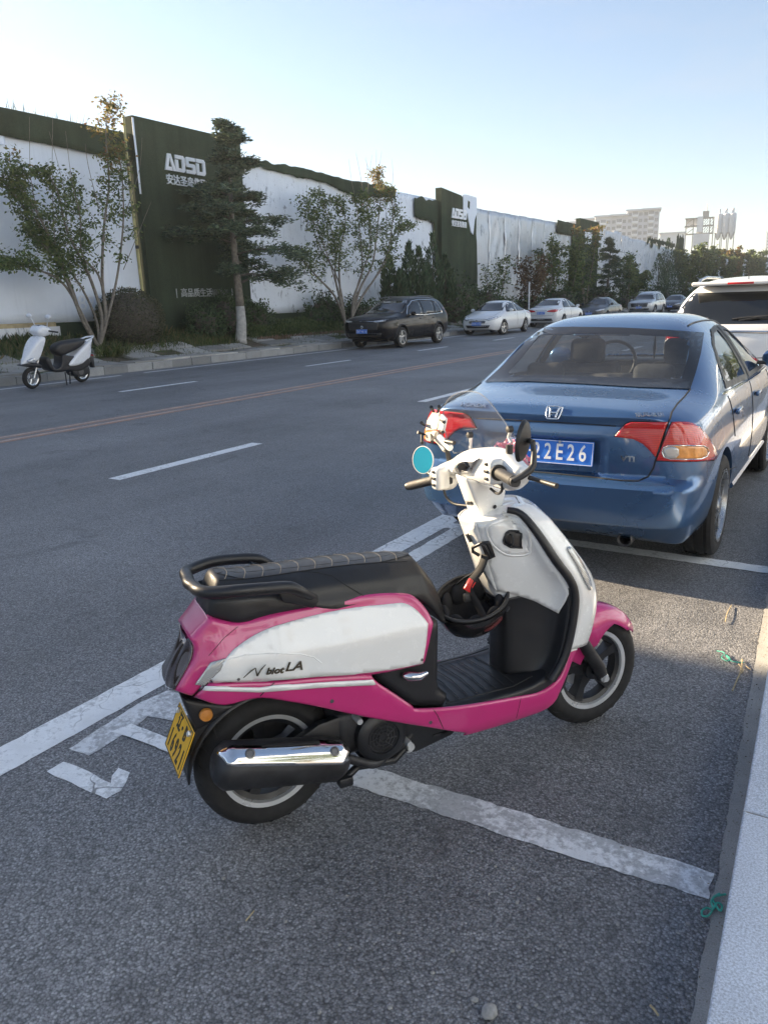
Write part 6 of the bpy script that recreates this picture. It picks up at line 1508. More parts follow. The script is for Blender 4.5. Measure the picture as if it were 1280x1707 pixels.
# bag hook
hk = []
for q, of in zip(zp('B', [(470, 806), (455, 786), (458, 766), (490, 748), (506, 756), (518, 790), (520, 812), (494, 824)]), (.010, .022, .026, .026, .026, .022, .016, .012)):
    a, nrm = on_body(q, inner_bvh, .006)
    if a is not None: hk.append(a+Vector((-of, 0, 0)))
tube('bag_hook', hk, .0055, M_BLK, sco, 8)
conform('hook_base', zp('B', [(458, 742), (500, 738), (526, 812), (492, 828)]), s_ray, inner_bvh, M_BLK, sco, .012, 4, .004)
# ---- seat
o5 = smooth_poly(loc('A', [(168, 262, 1), (178, 225), (205, 192)], -.02)+loc('A', [(280, 168), (450, 149), (700, 117), (900, 102), (985, 97)], .035)+loc('A', [(1062, 134), (1130, 214), (1166, 296), (1176, 362), (1166, 398, 1), (1140, 384), (1102, 340), (1052, 298), (1000, 281), (900, 284), (800, 297), (680, 318), (560, 300), (430, 290), (172, 300, 1)], -.06), 4)
def z_top(x):
    zz = [a.y+(b.y-a.y)*(x-a.x)/(b.x-a.x) for a, b in zip(o5, o5[1:]+o5[:1]) if (a.x-x)*(b.x-x) <= 0 and abs(b.x-a.x) > 1e-9]
    return max(zz) if zz else .7
W_seat = lambda x, z: lerp_tab([(-.16, .100), (-.05, .128), (.15, .142), (.38, .140), (.50, .122), (.62, .085)], x)*lerp_tab([(0, .22), (.006, .42), (.018, .60), (.05, .84), (.10, 1.0)], max(0, z_top(x)-z))
seat, seat_bvh = inflate('seat', o5, W_seat, .012, M_SEATV, sco, .012, ret_bvh=True)
def top_hit(x, y): h = seat_bvh.ray_cast(Vector((x, y, 1.3)), Vector((0, 0, -1))); return h
Vt = []; Ft = []; nx_, ny_ = 34, 10
for i in range(nx_+1):
    x = -.10+.60*i/nx_; w = min(.060, W_seat(x, 0)*.5)*math.sqrt(max(.02, min(1, (i+.4)/4, (nx_-i+.4)/7)))
    for j in range(ny_+1):
        y = -w+2*w*j/ny_; h = top_hit(x, y); Vt.append((h[0]+Vector((0, 0, .0016+.0006*abs(math.sin(math.pi*(x+.10)/.052))))) if h[0] else Vector((x, y, .7)))
for i in range(nx_):
    for j in range(ny_): a = i*(ny_+1)+j; Ft.append((a, a+ny_+1, a+ny_+2, a+1))
st_ = obj('seat_top', Vt, Ft, M_SEATT, seat, True)
for k in range(11):
    x = -.085+.052*k; w = min(.059, W_seat(x, 0)*.49); P = []
    for j in range(9):
        f = -1+2*j/8; h = top_hit(x+.018*(1-f*f), w*f)
        if h[0]: P.append(h[0]+Vector((0, 0, .0022)))
    tube('seat_piping', P, .0010, M_PIPING, seat, 5)
for s in (-1, 1):
    P = []
    for i in range(40):
        x = -.10+.57*i/39; h = top_hit(x, s*min(.060, W_seat(x, 0)*.5))
        if h[0]: P.append(h[0]+Vector((0, 0, .001)))
    tube('seat_seam', P, .0012, M_SEATV, seat, 5)
line_on('seat_edge_piping', zp('A', [(212, 196), (240, 186), (300, 192), (420, 183), (600, 165), (800, 140), (930, 120), (985, 104)]), seat_bvh, M_SEAM, seat, .0016, .001)
line_on('seat_side_seam', zp('A', [(400, 190), (560, 186), (640, 190), (700, 205), (760, 245), (835, 290)]), seat_bvh, M_SEAM, seat, .0016)
# black tail housing and grab rail
o6 = smooth_poly(loc('A', [(172, 392, 1), (186, 296, 1), (430, 268), (660, 300, 1), (640, 334, 1), (440, 376), (300, 406), (230, 402)], -.09), 3)
hs, hs_bvh = inflate('tail_housing', o6, lambda x, z: lerp_tab([(-.15, .085), (-.05, .115), (.2, .13)], x), .02, M_BLK, sco, .016, ret_bvh=True)
a, nrm = on_body(zp('A', [(195, 340)])[0], hs_bvh, .001); text_obj('housing_mark', 'SMART\nDRIVE', .010, pmat('mark_grey', (0.35, 0.36, 0.37), 0.6), hs, basis(a, Vector((0, 0, 1)).cross(nrm), Vector((0, 0, 1))-nrm*nrm.z), .0004) if False else None
gp = []
for (q, y) in (((626, 302), -.128), ((575, 275), -.150), ((520, 254), -.155), ((430, 258), -.158), ((300, 268), -.150), ((190, 276), -.122), ((134, 268), -.090), ((112, 252), -.040)):
    P = SY(zp('A', [q])[0], y); gp.append(Vector((P[0], y, P[1])))
full = gp+[Vector((gp[-1].x-.006, 0, gp[-1].z))]+[Vector((p.x, -p.y, p.z)) for p in reversed(gp)]
cpts = spline3(full, 4); nn = len(cpts); tube('grab_rail', cpts, [.012+.005*min(1, min(i, nn-1-i)/8) for i in range(nn)], M_BLK, sco, 12)
for s in (-1, 1): prism('grab_bracket', [(gp[2].x-.03, gp[2].z+.005), (gp[0].x+.01, gp[0].z), (gp[0].x-.01, gp[0].z-.022), (gp[2].x-.02, gp[2].z-.042)], 'Y', s*.112, s*.148, M_BLK, sco, .006)
# ---- wheels, fork, front fender
def sc_wheel(name, x, z, Rt, rr, hw, disc=False):
    t = empty(name, (x, 0, z)); t.parent = sco
    pr = [(rr-.004, -hw*.80), (rr+.012, -hw), (rr+.03, -hw*1.04), (Rt-.020, -hw*.86), (Rt-.005, -hw*.50), (Rt, 0), (Rt-.005, hw*.50), (Rt-.020, hw*.86), (rr+.03, hw*1.04), (rr+.012, hw), (rr-.004, hw*.80)]
    ty = lathe('tyre', pr, M_RUBBER, t, axis='Y', n=64, angle=60)
    bm = bmesh.new()
    for k in range(22):
        for s in (-1, 1):
            a = 2*math.pi*(k+(.5 if s > 0 else 0))/22; pts = []
            for f in (0, .33, .66, 1): 
                y = s*hw*(.12+.78*f); rad = Rt-.0036-(.0035 if f < .4 else .0075 if f < .8 else .022); pts.append((rad*math.cos(a+.16*f), y, rad*math.sin(a+.16*f)))
            bm_tube(bm, pts, [.0028, .0036, .0036, .0022], 5)
    tag(obj_bm('tread_grooves', bm, M_SEAM, ty), kind='stuff')
    rim = lathe('rim', [(rr-.004, -hw*.80), (rr-.002, -hw*.86), (rr-.016, -hw*.82), (rr-.020, -hw*.6), (rr-.022, hw*.6), (rr-.016, hw*.82), (rr-.002, hw*.86), (rr-.004, hw*.80)], M_STEELS, t, axis='Y', n=56)
    lathe('rim_well', [(rr-.019, -hw*.62), (rr-.034, -hw*.45), (rr-.034, hw*.45), (rr-.019, hw*.62)], M_BLK, rim, axis='Y', n=48)
    for k in range(5):
        a = 2*math.pi*k/5+.5; bm = bmesh.new(); c, s_ = math.cos(a), math.sin(a)
        P = []
        for (rad, wd, dp) in ((.028, .022, .022), (.075, .013, .017), (rr-.028, .019, .024)):
            for (u_, v_) in ((-wd, -dp), (wd, -dp), (wd, dp), (-wd, dp)): P.append(bm.verts.new((c*rad-s_*u_, v_, s_*rad+c*u_)))
        for i in range(2):
            for j in range(4): bm.faces.new((P[i*4+j], P[i*4+(j+1) % 4], P[i*4+4+(j+1) % 4], P[i*4+4+j]))
        obj_bm('spoke', bm, M_BLK, rim, angle=35)
    lathe('hub', [(.012, -.045), (.034, -.040), (.036, .040), (.012, .045)], M_BLK, rim, axis='Y', n=24)
    if disc:
        lathe('brake_disc', [(.040, .044), (.085, .044), (.085, .048), (.040, .048)], M_STEELS, t, axis='Y', n=40, closed=True)
        bm = bmesh.new(); bm_box(bm, (-.075, .05, .045), (.06, .05, .07), None, .012, 2); obj_bm('brake_caliper', bm, M_IRON, t, angle=40)
    return t
RWZ, FWX, FWZ = .219, 1.218, .217
sc_wheel('rear_wheel', 0, RWZ, .216, .150, .050); fwl = sc_wheel('front_wheel', FWX, FWZ, .216, .152, .042, True)
fk = SY(zp('H', [(285, 335)])[0], -.085)
for s in (-1, 1):
    tube('fork_leg', [(FWX+.006, s*.078, FWZ-.012), (FWX-.01, s*.078, FWZ+.03), (fk[0], s*.078, fk[1]), (fk[0]-.10, s*.07, fk[1]+.22)], [.022, .024, .021, .020], M_IRON, sco, 14)
    lathe('axle_nut', [(.0, .088), (.011, .088), (.013, .080), (.017, .078), (.017, .070)] if s > 0 else [(0, -.088), (.011, -.088), (.013, -.080), (.017, -.078), (.017, -.070)], M_STEELS, sco, (FWX+.004, s*.018, FWZ-.008), 'Y', 12)
Vf = []; Ff = []; na, nc = 22, 12
for i in range(na+1):
    an = R(28+i*(148-28)/na)                      # angle from the front of the wheel
    rad = .236+.010*math.sin(i/na*math.pi); tip = min(1, i/4)
    for j in range(nc+1):
        f = -1+2*j/nc; w = (.030+.042*tip); y = w*f; dr = -.055*abs(f)**3*(.35+.65*tip)-.0*abs(f)
        if an > R(72) and abs(f) > .95: dr -= .075*min(1, (an-R(72))/R(25))
        Vf.append((FWX+(rad+dr)*math.cos(an), y*(1.04 if abs(f) > .9 else 1), FWZ+(rad+dr)*math.sin(an)))
for i in range(na):
    for j in range(nc): a = i*(nc+1)+j; Ff.append((a, a+1, a+nc+2, a+nc+1))
o = obj('front_fender', Vf, Ff, M_PINK, sco, True); md = o.modifiers.new('s', 'SOLIDIFY'); md.thickness = .004
# ---- engine, exhaust, stand
fc = SY(zp('A', [(905, 880)])[0], -.12); lathe('fan_cover', [(.082, .03), (.082, -.02), (.070, -.030), (.052, -.032), (.050, -.026), (0, -.024)], M_BLK, sco, (fc[0], -.115, fc[1]), 'Y', 32)
for k in range(4): tube('fan_ring', [(fc[0]+(.014+.011*k)*math.cos(t), -.142, fc[1]+(.014+.011*k)*math.sin(t)) for t in [2*math.pi*q/24 for q in range(24)]], .0022, M_IRON, sco, 5, True)
for k in range(9): a = 2*math.pi*k/9; tube('fan_fin', [(fc[0]+.012*math.cos(a), -.1415, fc[1]+.012*math.sin(a)), (fc[0]+.048*math.cos(a+.5), -.1415, fc[1]+.048*math.sin(a+.5))], .0022, M_IRON, sco, 5)
bm = bmesh.new(); bm_box(bm, (fc[0]-.02, -.01, fc[1]+.02), (.24, .20, .15), None, .03, 3); obj_bm('engine_block', bm, M_IRON, sco, angle=40)
bm = bmesh.new(); bm_box(bm, (.10, .10, .24), (.42, .07, .13), None, .03, 3); obj_bm('drive_case', bm, M_IRON, sco, angle=40)
prism('swing_arm', [(-.03, .20), (-.02, .26), (.14, .33), (.24, .34), (.26, .26), (.10, .22)], 'Y', -.105, -.075, M_BLK, sco, .008)
prism('engine_guard', [(.30, .33), (.62, .235), (.60, .165), (.46, .14), (.34, .16), (.28, .24)], 'Y', -.10, .10, M_BLK, sco, .012)
for x in (.545, .575): box('guard_slot', (x, -.102, .185), (.05, .004, .006), M_IRON, sco)
for dx, dz in ((.0, .085), (-.075, .075), (.085, -.045)): lathe('engine_bolt', [(0, -.150), (.009, -.150), (.010, -.14), (.010, -.10)], M_STEELS, sco, (fc[0]+dx, 0, fc[1]+dz), 'Y', 10)
m0 = SY(zp('F', [(215, 540)])[0], -.165); m1 = SY(zp('F', [(950, 500)])[0], -.15)
v0 = Vector((m0[0], -.168, m0[1])); v1 = Vector((m1[0], -.150, m1[1])); ax = (v1-v0)
bm = bmesh.new(); bm_tube(bm, [v0-ax*.085, v0-ax*.06, v0, v0.lerp(v1, .5), v1, v1+ax*.08, v1+ax*.13], [.038, .050, .066, .066, .064, .046, .022], 28)
me = bpy.data.meshes.new('silencer'); bmesh.ops.recalc_face_normals(bm, faces=bm.faces); bm.to_mesh(me); bm.free(); me.shade_smooth(); me.set_sharp_from_angle(angle=R(40)); muf = link_mesh('silencer', me, M_IRON, sco); muf_bvh = mesh_bvh(me)
shp = smooth_poly([q+(1,) for q in zp('F', [(180, 466), (262, 428), (460, 428), (640, 410), (830, 390), (985, 393), (1040, 448), (1036, 500), (1000, 536), (600, 544), (290, 548), (242, 540)])], 2)
o = conform('heat_shield', shp, s_ray, muf_bvh, M_CHROME, sco, .010, 5, .006)
sl = conform('shield_slot', smooth_poly(zp('F', [(465, 438), (480, 422), (640, 410), (820, 396), (840, 408), (830, 418), (640, 432)]), 2), s_ray, muf_bvh, M_DARK, o, .0125, 4, .001)
for q in ((380, 474), (942, 458)):
    a, nrm = on_body(zp('F', [q])[0], muf_bvh, .010); b_ = lathe('shield_bolt', [(.014, 0), (.014, .003), (.010, .004), (.008, .0015), (0, .0015)], M_ALLOY_D, o, (0, 0, 0), 'Z', 16); b_.matrix_basis = basis(a, nrm.orthogonal(), nrm.cross(nrm.orthogonal()))
e1 = SY(zp('G', [(330, 890)])[0], -.12); e2 = SY(zp('G', [(490, 760)])[0], -.09)
tube('exhaust_pipe', spline3([tuple(v1+ax*.12), (e1[0]-.05, -.135, e1[1]), (e1[0], -.12, e1[1]+.005), (e2[0], -.09, e2[1]+.01), (e2[0]+.03, -.06, e2[1]+.05)], 4), .014, M_IRON, sco, 12)
g1 = SY(zp('G', [(495, 818)])[0], -.10); lathe('stand_pivot', [(0, -.108), (.012, -.108), (.014, -.1), (.022, -.098), (.022, -.08)], M_STEELS, sco, (g1[0], 0, g1[1]), 'Y', 14)
for s in (-1, 1):
    sp = SY(zp('A', [(760, 1060)])[0], -.13)
    tube('centre_stand_leg', [(g1[0], s*.085, g1[1]), (g1[0]-.06, s*.10, g1[1]-.03), (sp[0]+.04, s*.125, sp[1]+.018), (sp[0], s*.135, sp[1])], [.012, .013, .012, .012], M_BLK, sco, 10)
    bm = bmesh.new(); bm_box(bm, (sp[0]-.008, s*.140, sp[1]-.006), (.045, .032, .03), None, .006, 2); obj_bm('stand_foot', bm, M_BLK, sco, angle=40)
tube('stand_cross_bar', [(sp[0]+.07, -.115, sp[1]+.03), (sp[0]+.07, .115, sp[1]+.03)], .010, M_BLK, sco, 8)
tube('side_stand', [(.44, .10, .17), (.47, .15, .10), (.50, .225, .012)], [.013, .011, .011], M_BLK, sco, 10)
for s in (1,): tube('rear_shock', [(.02, s*.085, .24), (.03, s*.088, .52)], .020, M_IRON, sco, 12)
# rear mudguard, plate and reflector
o7 = smooth_poly(loc('A', [(60, 725, 1), (240, 752), (330, 748), (250, 790), (190, 830), (120, 870, 1), (90, 800)], -.05), 3); inflate('rear_mudguard', o7, lambda x, z: .055, .012, M_BLK, sco, .014)
Vf = []; Ff = []
for i in range(13):
    an = R(95+i*6.5)
    for j in range(7): f = -1+2*j/6; Vf.append((.245*math.cos(an), .062*f, RWZ+.245*math.sin(an)-.02*f*f))
for i in range(12):
    for j in range(6): a = i*7+j; Ff.append((a, a+1, a+8, a+7))
o = obj('inner_mudguard', Vf, Ff, M_BLK, sco, True); o.modifiers.new('s', 'SOLIDIFY').thickness = .005
# black cavity fill between the panels above the wheel
inflate('tail_cavity_fill', smooth_poly(loc('A', [(200, 680, 1), (420, 660), (860, 640, 1), (1000, 700), (1000, 800), (800, 780), (560, 730), (400, 712), (240, 730, 1)], -.10), 3), lambda x, z: .095, .02, M_DARK, sco, .025)
for s in (-1, 1):
    rf = SY(zp('A', [(163, 797)])[0], -.062); q = lathe('side_reflector', [(0, s*.012), (.017, s*.010), (.0195, s*.004), (.0195, 0)], M_AMBER, sco, (rf[0], s*.060, rf[1]), 'Y', 24)
pt = SY((311.5, 1196), 0.0); pb = SY((287, 1267), 0.0)
c_ = Vector(((pt[0]+pb[0])/2, 0, (pt[1]+pb[1])/2)); upv = Vector((pt[0]-pb[0], 0, pt[1]-pb[1])).normalized()
PM = basis(c_, (0, -1, 0), upv); pw_, ph_ = .205, .135
bm = bmesh.new(); bm_box(bm, (0, 0, 0), (pw_, ph_, .003), None, .0012, 1); bm.transform(PM); npl = obj_bm('number_plate', bm, M_PLY, sco)
for (c, s) in (((0, ph_/2-.004, .002), (pw_-.008, .002, .001)), ((0, -ph_/2+.004, .002), (pw_-.008, .002, .001)), ((pw_/2-.004, 0, .002), (.002, ph_-.008, .001)), ((-pw_/2+.004, 0, .002), (.002, ph_-.008, .001))):
    bm = bmesh.new(); bm_box(bm, c, s); bm.transform(PM); obj_bm('rim_line', bm, M_PLK, npl)
text_obj('plate_character', '辽', .050, M_PLK, npl, PM @ Matrix.Translation((-.035, .033, .002)), .0008, .85, .0012); text_obj('plate_character', 'B', .056, M_PLK, npl, PM @ Matrix.Translation((.040, .031, .002)), .0008, .8, .0015); text_obj('plate_dot', '·', .06, M_PLK, npl, PM @ Matrix.Translation((.003, .030, .002)), .0008, 1, .002)
for i, ch in enumerate('16921'): text_obj('plate_character', ch, .076, M_PLK, npl, PM @ Matrix.Translation((-.072+.037*i, -.030, .002)), .0008, .62, .0014)
for x in (-.078, .078):
    q = lathe('plate_bolt', [(.009, 0), (.009, .007), (.004, .010), (0, .010)], M_STEELS, npl, (0, 0, 0), 'Z', 8); q.matrix_basis = PM @ Matrix.Translation((x, .052, .002))
prism('plate_bracket', [(c_.x+.045, c_.z+.055), (c_.x+.075, c_.z+.12), (c_.x+.10, c_.z+.10), (c_.x+.055, c_.z-.02), (c_.x+.012, c_.z-.04)], 'Y', -.045, .045, M_PLASTIC, sco, .006)
box('plate_lamp', (c_.x+.065, 0, c_.z+.085), (.03, .05, .025), M_REDLENS, sco, bev=.006)

line_on('panel_crease', zp('A', [(250, 562), (330, 540), (430, 534), (560, 536), (620, 548), (655, 575)]), cowl_bvh, M_CREAM_P, wp, .0015, .0058)
for q in ((1080, 560), (300, 640)):
    a, nrm = on_body(zp('A', [q])[0], cowl_bvh, .0065)
    if a is not None: b_ = lathe('panel_screw', [(.0045, 0), (.0042, .0012), (0, .0014)], M_ALLOY_D, wp, (0, 0, 0), 'Z', 12); b_.matrix_basis = basis(a, nrm.orthogonal(), nrm.cross(nrm.orthogonal()))
for q in ((1120, 830), (700, 740)):
    a, nrm = on_body(zp('A', [q])[0], low_bvh, .0)
    if a is not None: b_ = lathe('panel_screw', [(.006, 0), (.0055, .0015), (.003, .0016), (.0026, .0004), (0, .0004)], M_ALLOY_D, low, (0, 0, 0), 'Z', 12); b_.matrix_basis = basis(a, nrm.orthogonal(), nrm.cross(nrm.orthogonal()))
line_on('belly_gap', zp('A', [(1130, 772), (1150, 800), (1180, 868)]), low_bvh, M_SEAM, low, .0012)
line_on('belly_gap', zp('B', [(650, 1478), (640, 1530), (620, 1612)]), low_bvh, M_SEAM, low, .0010)
# ================================================================== scooter handlebar, screen, mirrors, helmet
hb = empty('handlebar'); hb.parent = sco
HX = .735                                                         # rear face of the handlebar cover
pod = smooth_poly([SXp(q[:2], HX+.03)+tuple(q[2:]) for q in zp('C', [(228, 770), (262, 742), (320, 705), (420, 662), (480, 625), (560, 585), (640, 566), (750, 566), (850, 600), (920, 650), (985, 715), (1028, 770), (1010, 880), (940, 945), (860, 938), (790, 905), (740, 900), (660, 860), (520, 820), (410, 820), (372, 920), (330, 948), (262, 925), (228, 850)])], 3)
V, F_, bd = fill2d(pod, .013, (.004, .015, .034)); verts = []; nV = len(V)
def head_depth(q): return .034+.024*math.exp(-(q[0]/.10)**2)
for sgn in (-1, 1):
    for q in V:
        k = min(1, edge_dist(bd, q)/.034); k = math.sqrt(max(0, 1-(1-k)**2)); d = head_depth(q)
        verts.append((HX+.036+sgn*(d*(.35+.65*k)) - (.02*(q[1]-.95) if sgn < 0 else 0), q[0], q[1]))
cnt = {}
for f in F_:
    for i in range(len(f)): a, b = f[i], f[(i+1) % len(f)]; cnt.setdefault((min(a, b), max(a, b)), []).append((a, b))
faces = [tuple(f) for f in F_]+[tuple(nV+i for i in reversed(f)) for f in F_]+[(es[0][1], es[0][0], nV+es[0][0], nV+es[0][1]) for es in cnt.values() if len(es) == 1]
bm = bmesh.new(); vs_ = [bm.verts.new(v) for v in verts]
for f in faces:
    try: bm.faces.new([vs_[i] for i in f])
    except ValueError: pass
bmesh.ops.recalc_face_normals(bm, faces=bm.faces); me = bpy.data.meshes.new('handlebar_cover'); bm.to_mesh(me); bm.free(); me.shade_smooth(); me.set_sharp_from_angle(angle=R(45))
link_mesh('handlebar_cover', me, M_CREAM_P, hb); pod_bvh = mesh_bvh(me)
# neck: four-sided tapered shroud
tl = SXp(zp('C', [(402, 790)])[0], HX-.045); tr = SXp(zp('C', [(520, 838)])[0], HX-.045); bl = SXp(zp('C', [(556, 1216)])[0], HX+.03); br = SXp(zp('C', [(672, 1216)])[0], HX+.03)
yr_ = br[0]; fb = SY(zp('C', [(868, 1090)])[0], yr_); ft_ = SY(zp('C', [(860, 940)])[0], yr_)
lv_ = [((HX-.045, tr[0], tr[1]), (HX-.045, tl[0], tl[1]), ft_[0], ft_[1]), ((HX+.03, br[0], br[1]), (HX+.03, bl[0], bl[1]), fb[0], fb[1])]
(q0, q1, xf0, zf0), (r0, r1, xf1, zf1) = lv_
bm = bmesh.new(); P = [Vector(q1), Vector(q0), Vector((xf0, q0[1]+.01, zf0)), Vector((xf0, -q0[1]-.01 if q1[1] < .02 else q1[1]-.01, zf0)), Vector(r1), Vector(r0), Vector((xf1, r0[1]+.012, zf1)), Vector((xf1, r1[1]-.012, zf1))]
vs_ = [bm.verts.new(p) for p in P]
for f in ((0, 1, 5, 4), (1, 2, 6, 5), (2, 3, 7, 6), (3, 0, 4, 7), (3, 2, 1, 0), (4, 5, 6, 7)): bm.faces.new([vs_[i] for i in f])
bmesh.ops.recalc_face_normals(bm, faces=bm.faces); bmesh.ops.bevel(bm, geom=list(bm.edges), offset=.010, segments=3, affect='EDGES', profile=.5)
me = bpy.data.meshes.new('steering_neck'); bm.to_mesh(me); bm.free(); me.shade_smooth(); me.set_sharp_from_angle(angle=R(50)); link_mesh('steering_neck', me, M_CREAM_P, hb); neck_bvh = mesh_bvh(me)
conform('neck_label', zp('C', [(492, 1040), (566, 1045), (580, 1075), (506, 1070)]), s_ray, neck_bvh, M_BLK, hb, .001, 3, .001)
a, nrm = on_body(zp('C', [(770, 1092)])[0], neck_bvh, .0)
if a is not None: q = lathe('neck_plug', [(.007, 0), (.006, .002), (0, .002)], M_BLK, hb, (0, 0, 0), 'Z', 12); q.matrix_basis = basis(a, nrm.orthogonal(), nrm.cross(nrm.orthogonal()))
# instrument display
dsp = conform('instrument_panel', smooth_poly(zp('C', [(402, 796, 1), (432, 720), (505, 668, 1), (652, 662, 1), (612, 700), (560, 790, 1), (500, 798)]), 3), s_ray, pod_bvh, M_ALLOY, hb, .006, 5, .003)
conform('display', zp('C', [(440, 750), (475, 702), (530, 680), (556, 735), (520, 772), (462, 778)]), s_ray, pod_bvh, M_FRIT, dsp, .010, 4, .002)
conform('start_badge', zp('C', [(430, 830), (445, 808), (468, 812), (455, 836)]), s_ray, pod_bvh, M_SMOKE, hb, .003, 3, .001)
# switch pods and grips
for s, nm in ((1, 'left'), (-1, 'right')):
    g0 = SY(zp('C', [(245, 850)])[0], .19) if s > 0 else SY(zp('C', [(805, 790)])[0], -.19)
    g1_ = SY(zp('C', [(22, 905)])[0], .335) if s > 0 else SY(zp('C', [(940, 866)])[0], -.335)
    G0 = Vector((g0[0], s*.19, g0[1])); G1 = Vector((g1_[0], s*.335, g1_[1])); gd = (G1-G0).normalized()
    bm = bmesh.new(); bm_box(bm, G0-gd*.034+Vector((-.004, 0, .0)), (.054, .048, .078), None, .014, 3); sp_ = obj_bm('switch_pod', bm, M_CREAM_P, hb, angle=40)
    for dz, w in ((.024, .014), (.002, .022), (-.020, .018)):
        bm = bmesh.new(); bm_box(bm, G0-gd*.036+Vector((-.031, 0, dz)), (.010, w, .010), None, .003, 2); obj_bm('switch', bm, M_BLK, sp_, angle=40)
    tube('grip', [G0-gd*.02, G0.lerp(G1, .5), G1], .0160, M_GRIP, hb, 16)
    tube('grip_flange', [G0-gd*.006, G0+gd*.004], .024, M_GRIP, hb, 18); tube('bar_end', [G1-gd*.004, G1+gd*.016], .0145, M_PLASTIC, hb, 16)
    tube('brake_lever', [G0+Vector((.040, -s*.02, -.005)), G0+Vector((.068, s*.02, -.012)), G0+Vector((.076, s*.10, -.018)), G0+Vector((.082, s*.165, -.022))], [.009, .0075, .0065, .0085], M_PLASTIC, hb, 10)
    bm = bmesh.new(); bm_box(bm, G0+Vector((.028, -s*.018, 0)), (.045, .032, .036), None, .008, 2); obj_bm('lever_mount', bm, M_PLASTIC, hb, angle=40)
    tube('cable', spline3([G0+Vector((.02, -s*.015, -.02)), G0+Vector((.026, -s*.022, -.058)), G0+Vector((.035, -s*.06, -.078)), G0+Vector((.05, -s*.12, -.075))], 4), .0045, M_PLASTIC, hb, 8)
# right bar-end mirror on its arm, left round mirror
ARM = []
for q, y in (((935, 860), -.352), ((1020, 815), -.368), ((1085, 768), -.372), ((1112, 720), -.368), ((1118, 620), -.36), ((1108, 520), -.35)):
    P = SY(zp('C', [q])[0], y); ARM.append((P[0], y, P[1]))
tube('mirror_arm', ARM, [.009, .009, .010, .009, .008, .007], M_PLASTIC, hb, 10)
def round_mirror(c, nrm, rx, rz, glassmat, back):
    nrm = Vector(nrm).normalized(); M = basis(c, Vector((0, 0, 1)).cross(nrm), nrm.cross(Vector((0, 0, 1)).cross(nrm))); z = Matrix.Diagonal((rx, rz, (rx+rz)/2, 1))
    o = lathe('mirror', [(0, -.30), (.55, -.26), (.92, -.10), (1.0, .05), (1.0, .10), (.95, .11)], back, hb, (0, 0, 0), 'Z', 32); o.data.transform(M @ z)
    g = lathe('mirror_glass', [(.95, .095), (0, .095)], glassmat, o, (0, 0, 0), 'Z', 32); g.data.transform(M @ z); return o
M_MIRB = NT('mirror_sky_blue').set(**{'Base Color': (0.03, 0.34, 0.50), 'Metallic': 0.3, 'Roughness': 0.22}); M_MIRD = pmat('dark_mirror', (0.30, 0.36, 0.34), 0.05, 0.9)  # left mirror glass coloured with the sky it would reflect
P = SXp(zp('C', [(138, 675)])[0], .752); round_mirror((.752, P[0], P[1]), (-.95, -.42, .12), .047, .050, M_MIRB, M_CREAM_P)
tube('mirror_stem', [(.76, P[0]-.005, P[1]-.045), (HX+.01, .250, .945)], .006, M_PLASTIC, hb, 8)
P = SY(zp('C', [(1020, 508)])[0], -.30); round_mirror((P[0], -.30, P[1]), (-.55, .80, .12), .046, .060, M_MIRD, M_PLASTIC)
tube('mirror_joint', [ARM[-1], (P[0]+.01, -.318, P[1]+.002)], .008, M_PLASTIC, hb, 8)
tube('mirror_peg', [SY(zp('C', [(898, 650)])[0], -.16)[:1]+(-.16,)+SY(zp('C', [(898, 650)])[0], -.16)[1:], SY(zp('C', [(900, 540)])[0], -.16)[:1]+(-.16,)+SY(zp('C', [(900, 540)])[0], -.16)[1:]], .011, M_PLASTIC, hb, 10)
# clear screen
XS = .865
scp = smooth_poly([SXp(q[:2], XS-.02)+tuple(q[2:]) for q in zp('C', [(452, 610, 1), (430, 520), (436, 380), (450, 250), (500, 135), (580, 72), (680, 54), (770, 80), (840, 160), (900, 270), (960, 380), (1020, 500), (1070, 640), (1078, 720), (1040, 800, 1), (900, 690), (640, 600)])], 4)
V, F_, bd = fill2d(scp, .02); bend = lambda q: XS-.55*(q[0]-.0)**2-.30*(q[1]-1.0)
o = obj('wind_screen', [(bend(q), q[0], q[1]) for q in V], F_, M_CLEAR, hb, True)
tube('screen_edge', [(bend(q), q[0], q[1]) for q in bd], .0024, glass_mat('screen_edge', (.9, .93, .95), .35), o, 6, True)
for pts, y in ((((560, 620), (566, 540), (574, 450)), .02), (((930, 520), (905, 470), (930, 400)), -.14)):
    pp = [SXp(zp('C', [q])[0], XS-.045) for q in pts]; b_ = tube('screen_bracket', [(XS-.05, a, z) for a, z in pp], .006, M_STEELS, hb, 8); lathe('bracket_knob', [(0, -.012), (.010, -.010), (.011, .006), (0, .010)], M_PLASTIC, b_, (XS-.055, pp[-1][0], pp[-1][1]), 'X', 12)
# pink ruffle tied behind the screen
M_RIB = pmat('pink_ribbon', (0.62, 0.16, 0.26), 0.5, var=0.3, vs=40); rb = empty('ribbon_bow'); rb.parent = hb
for i, (a, b_) in enumerate(((800, 560), (850, 520), (900, 570), (940, 545), (830, 590), (1005, 640), (1030, 700), (1010, 760))):
    c = SXp(zp('C', [(a, b_)])[0], XS+.02); c = Vector((XS+.02+.01*(i % 3), c[0], c[1])); P = []
    for k in range(13): t = 2*math.pi*k/12; P.append(c+Vector((.010*math.sin(2*t+i), .020*math.cos(t+i), .013*math.sin(t)+.006*math.sin(3*t))))
    tube('ribbon_loop', P, .0065, M_RIB, rb, 6, flat=.35)
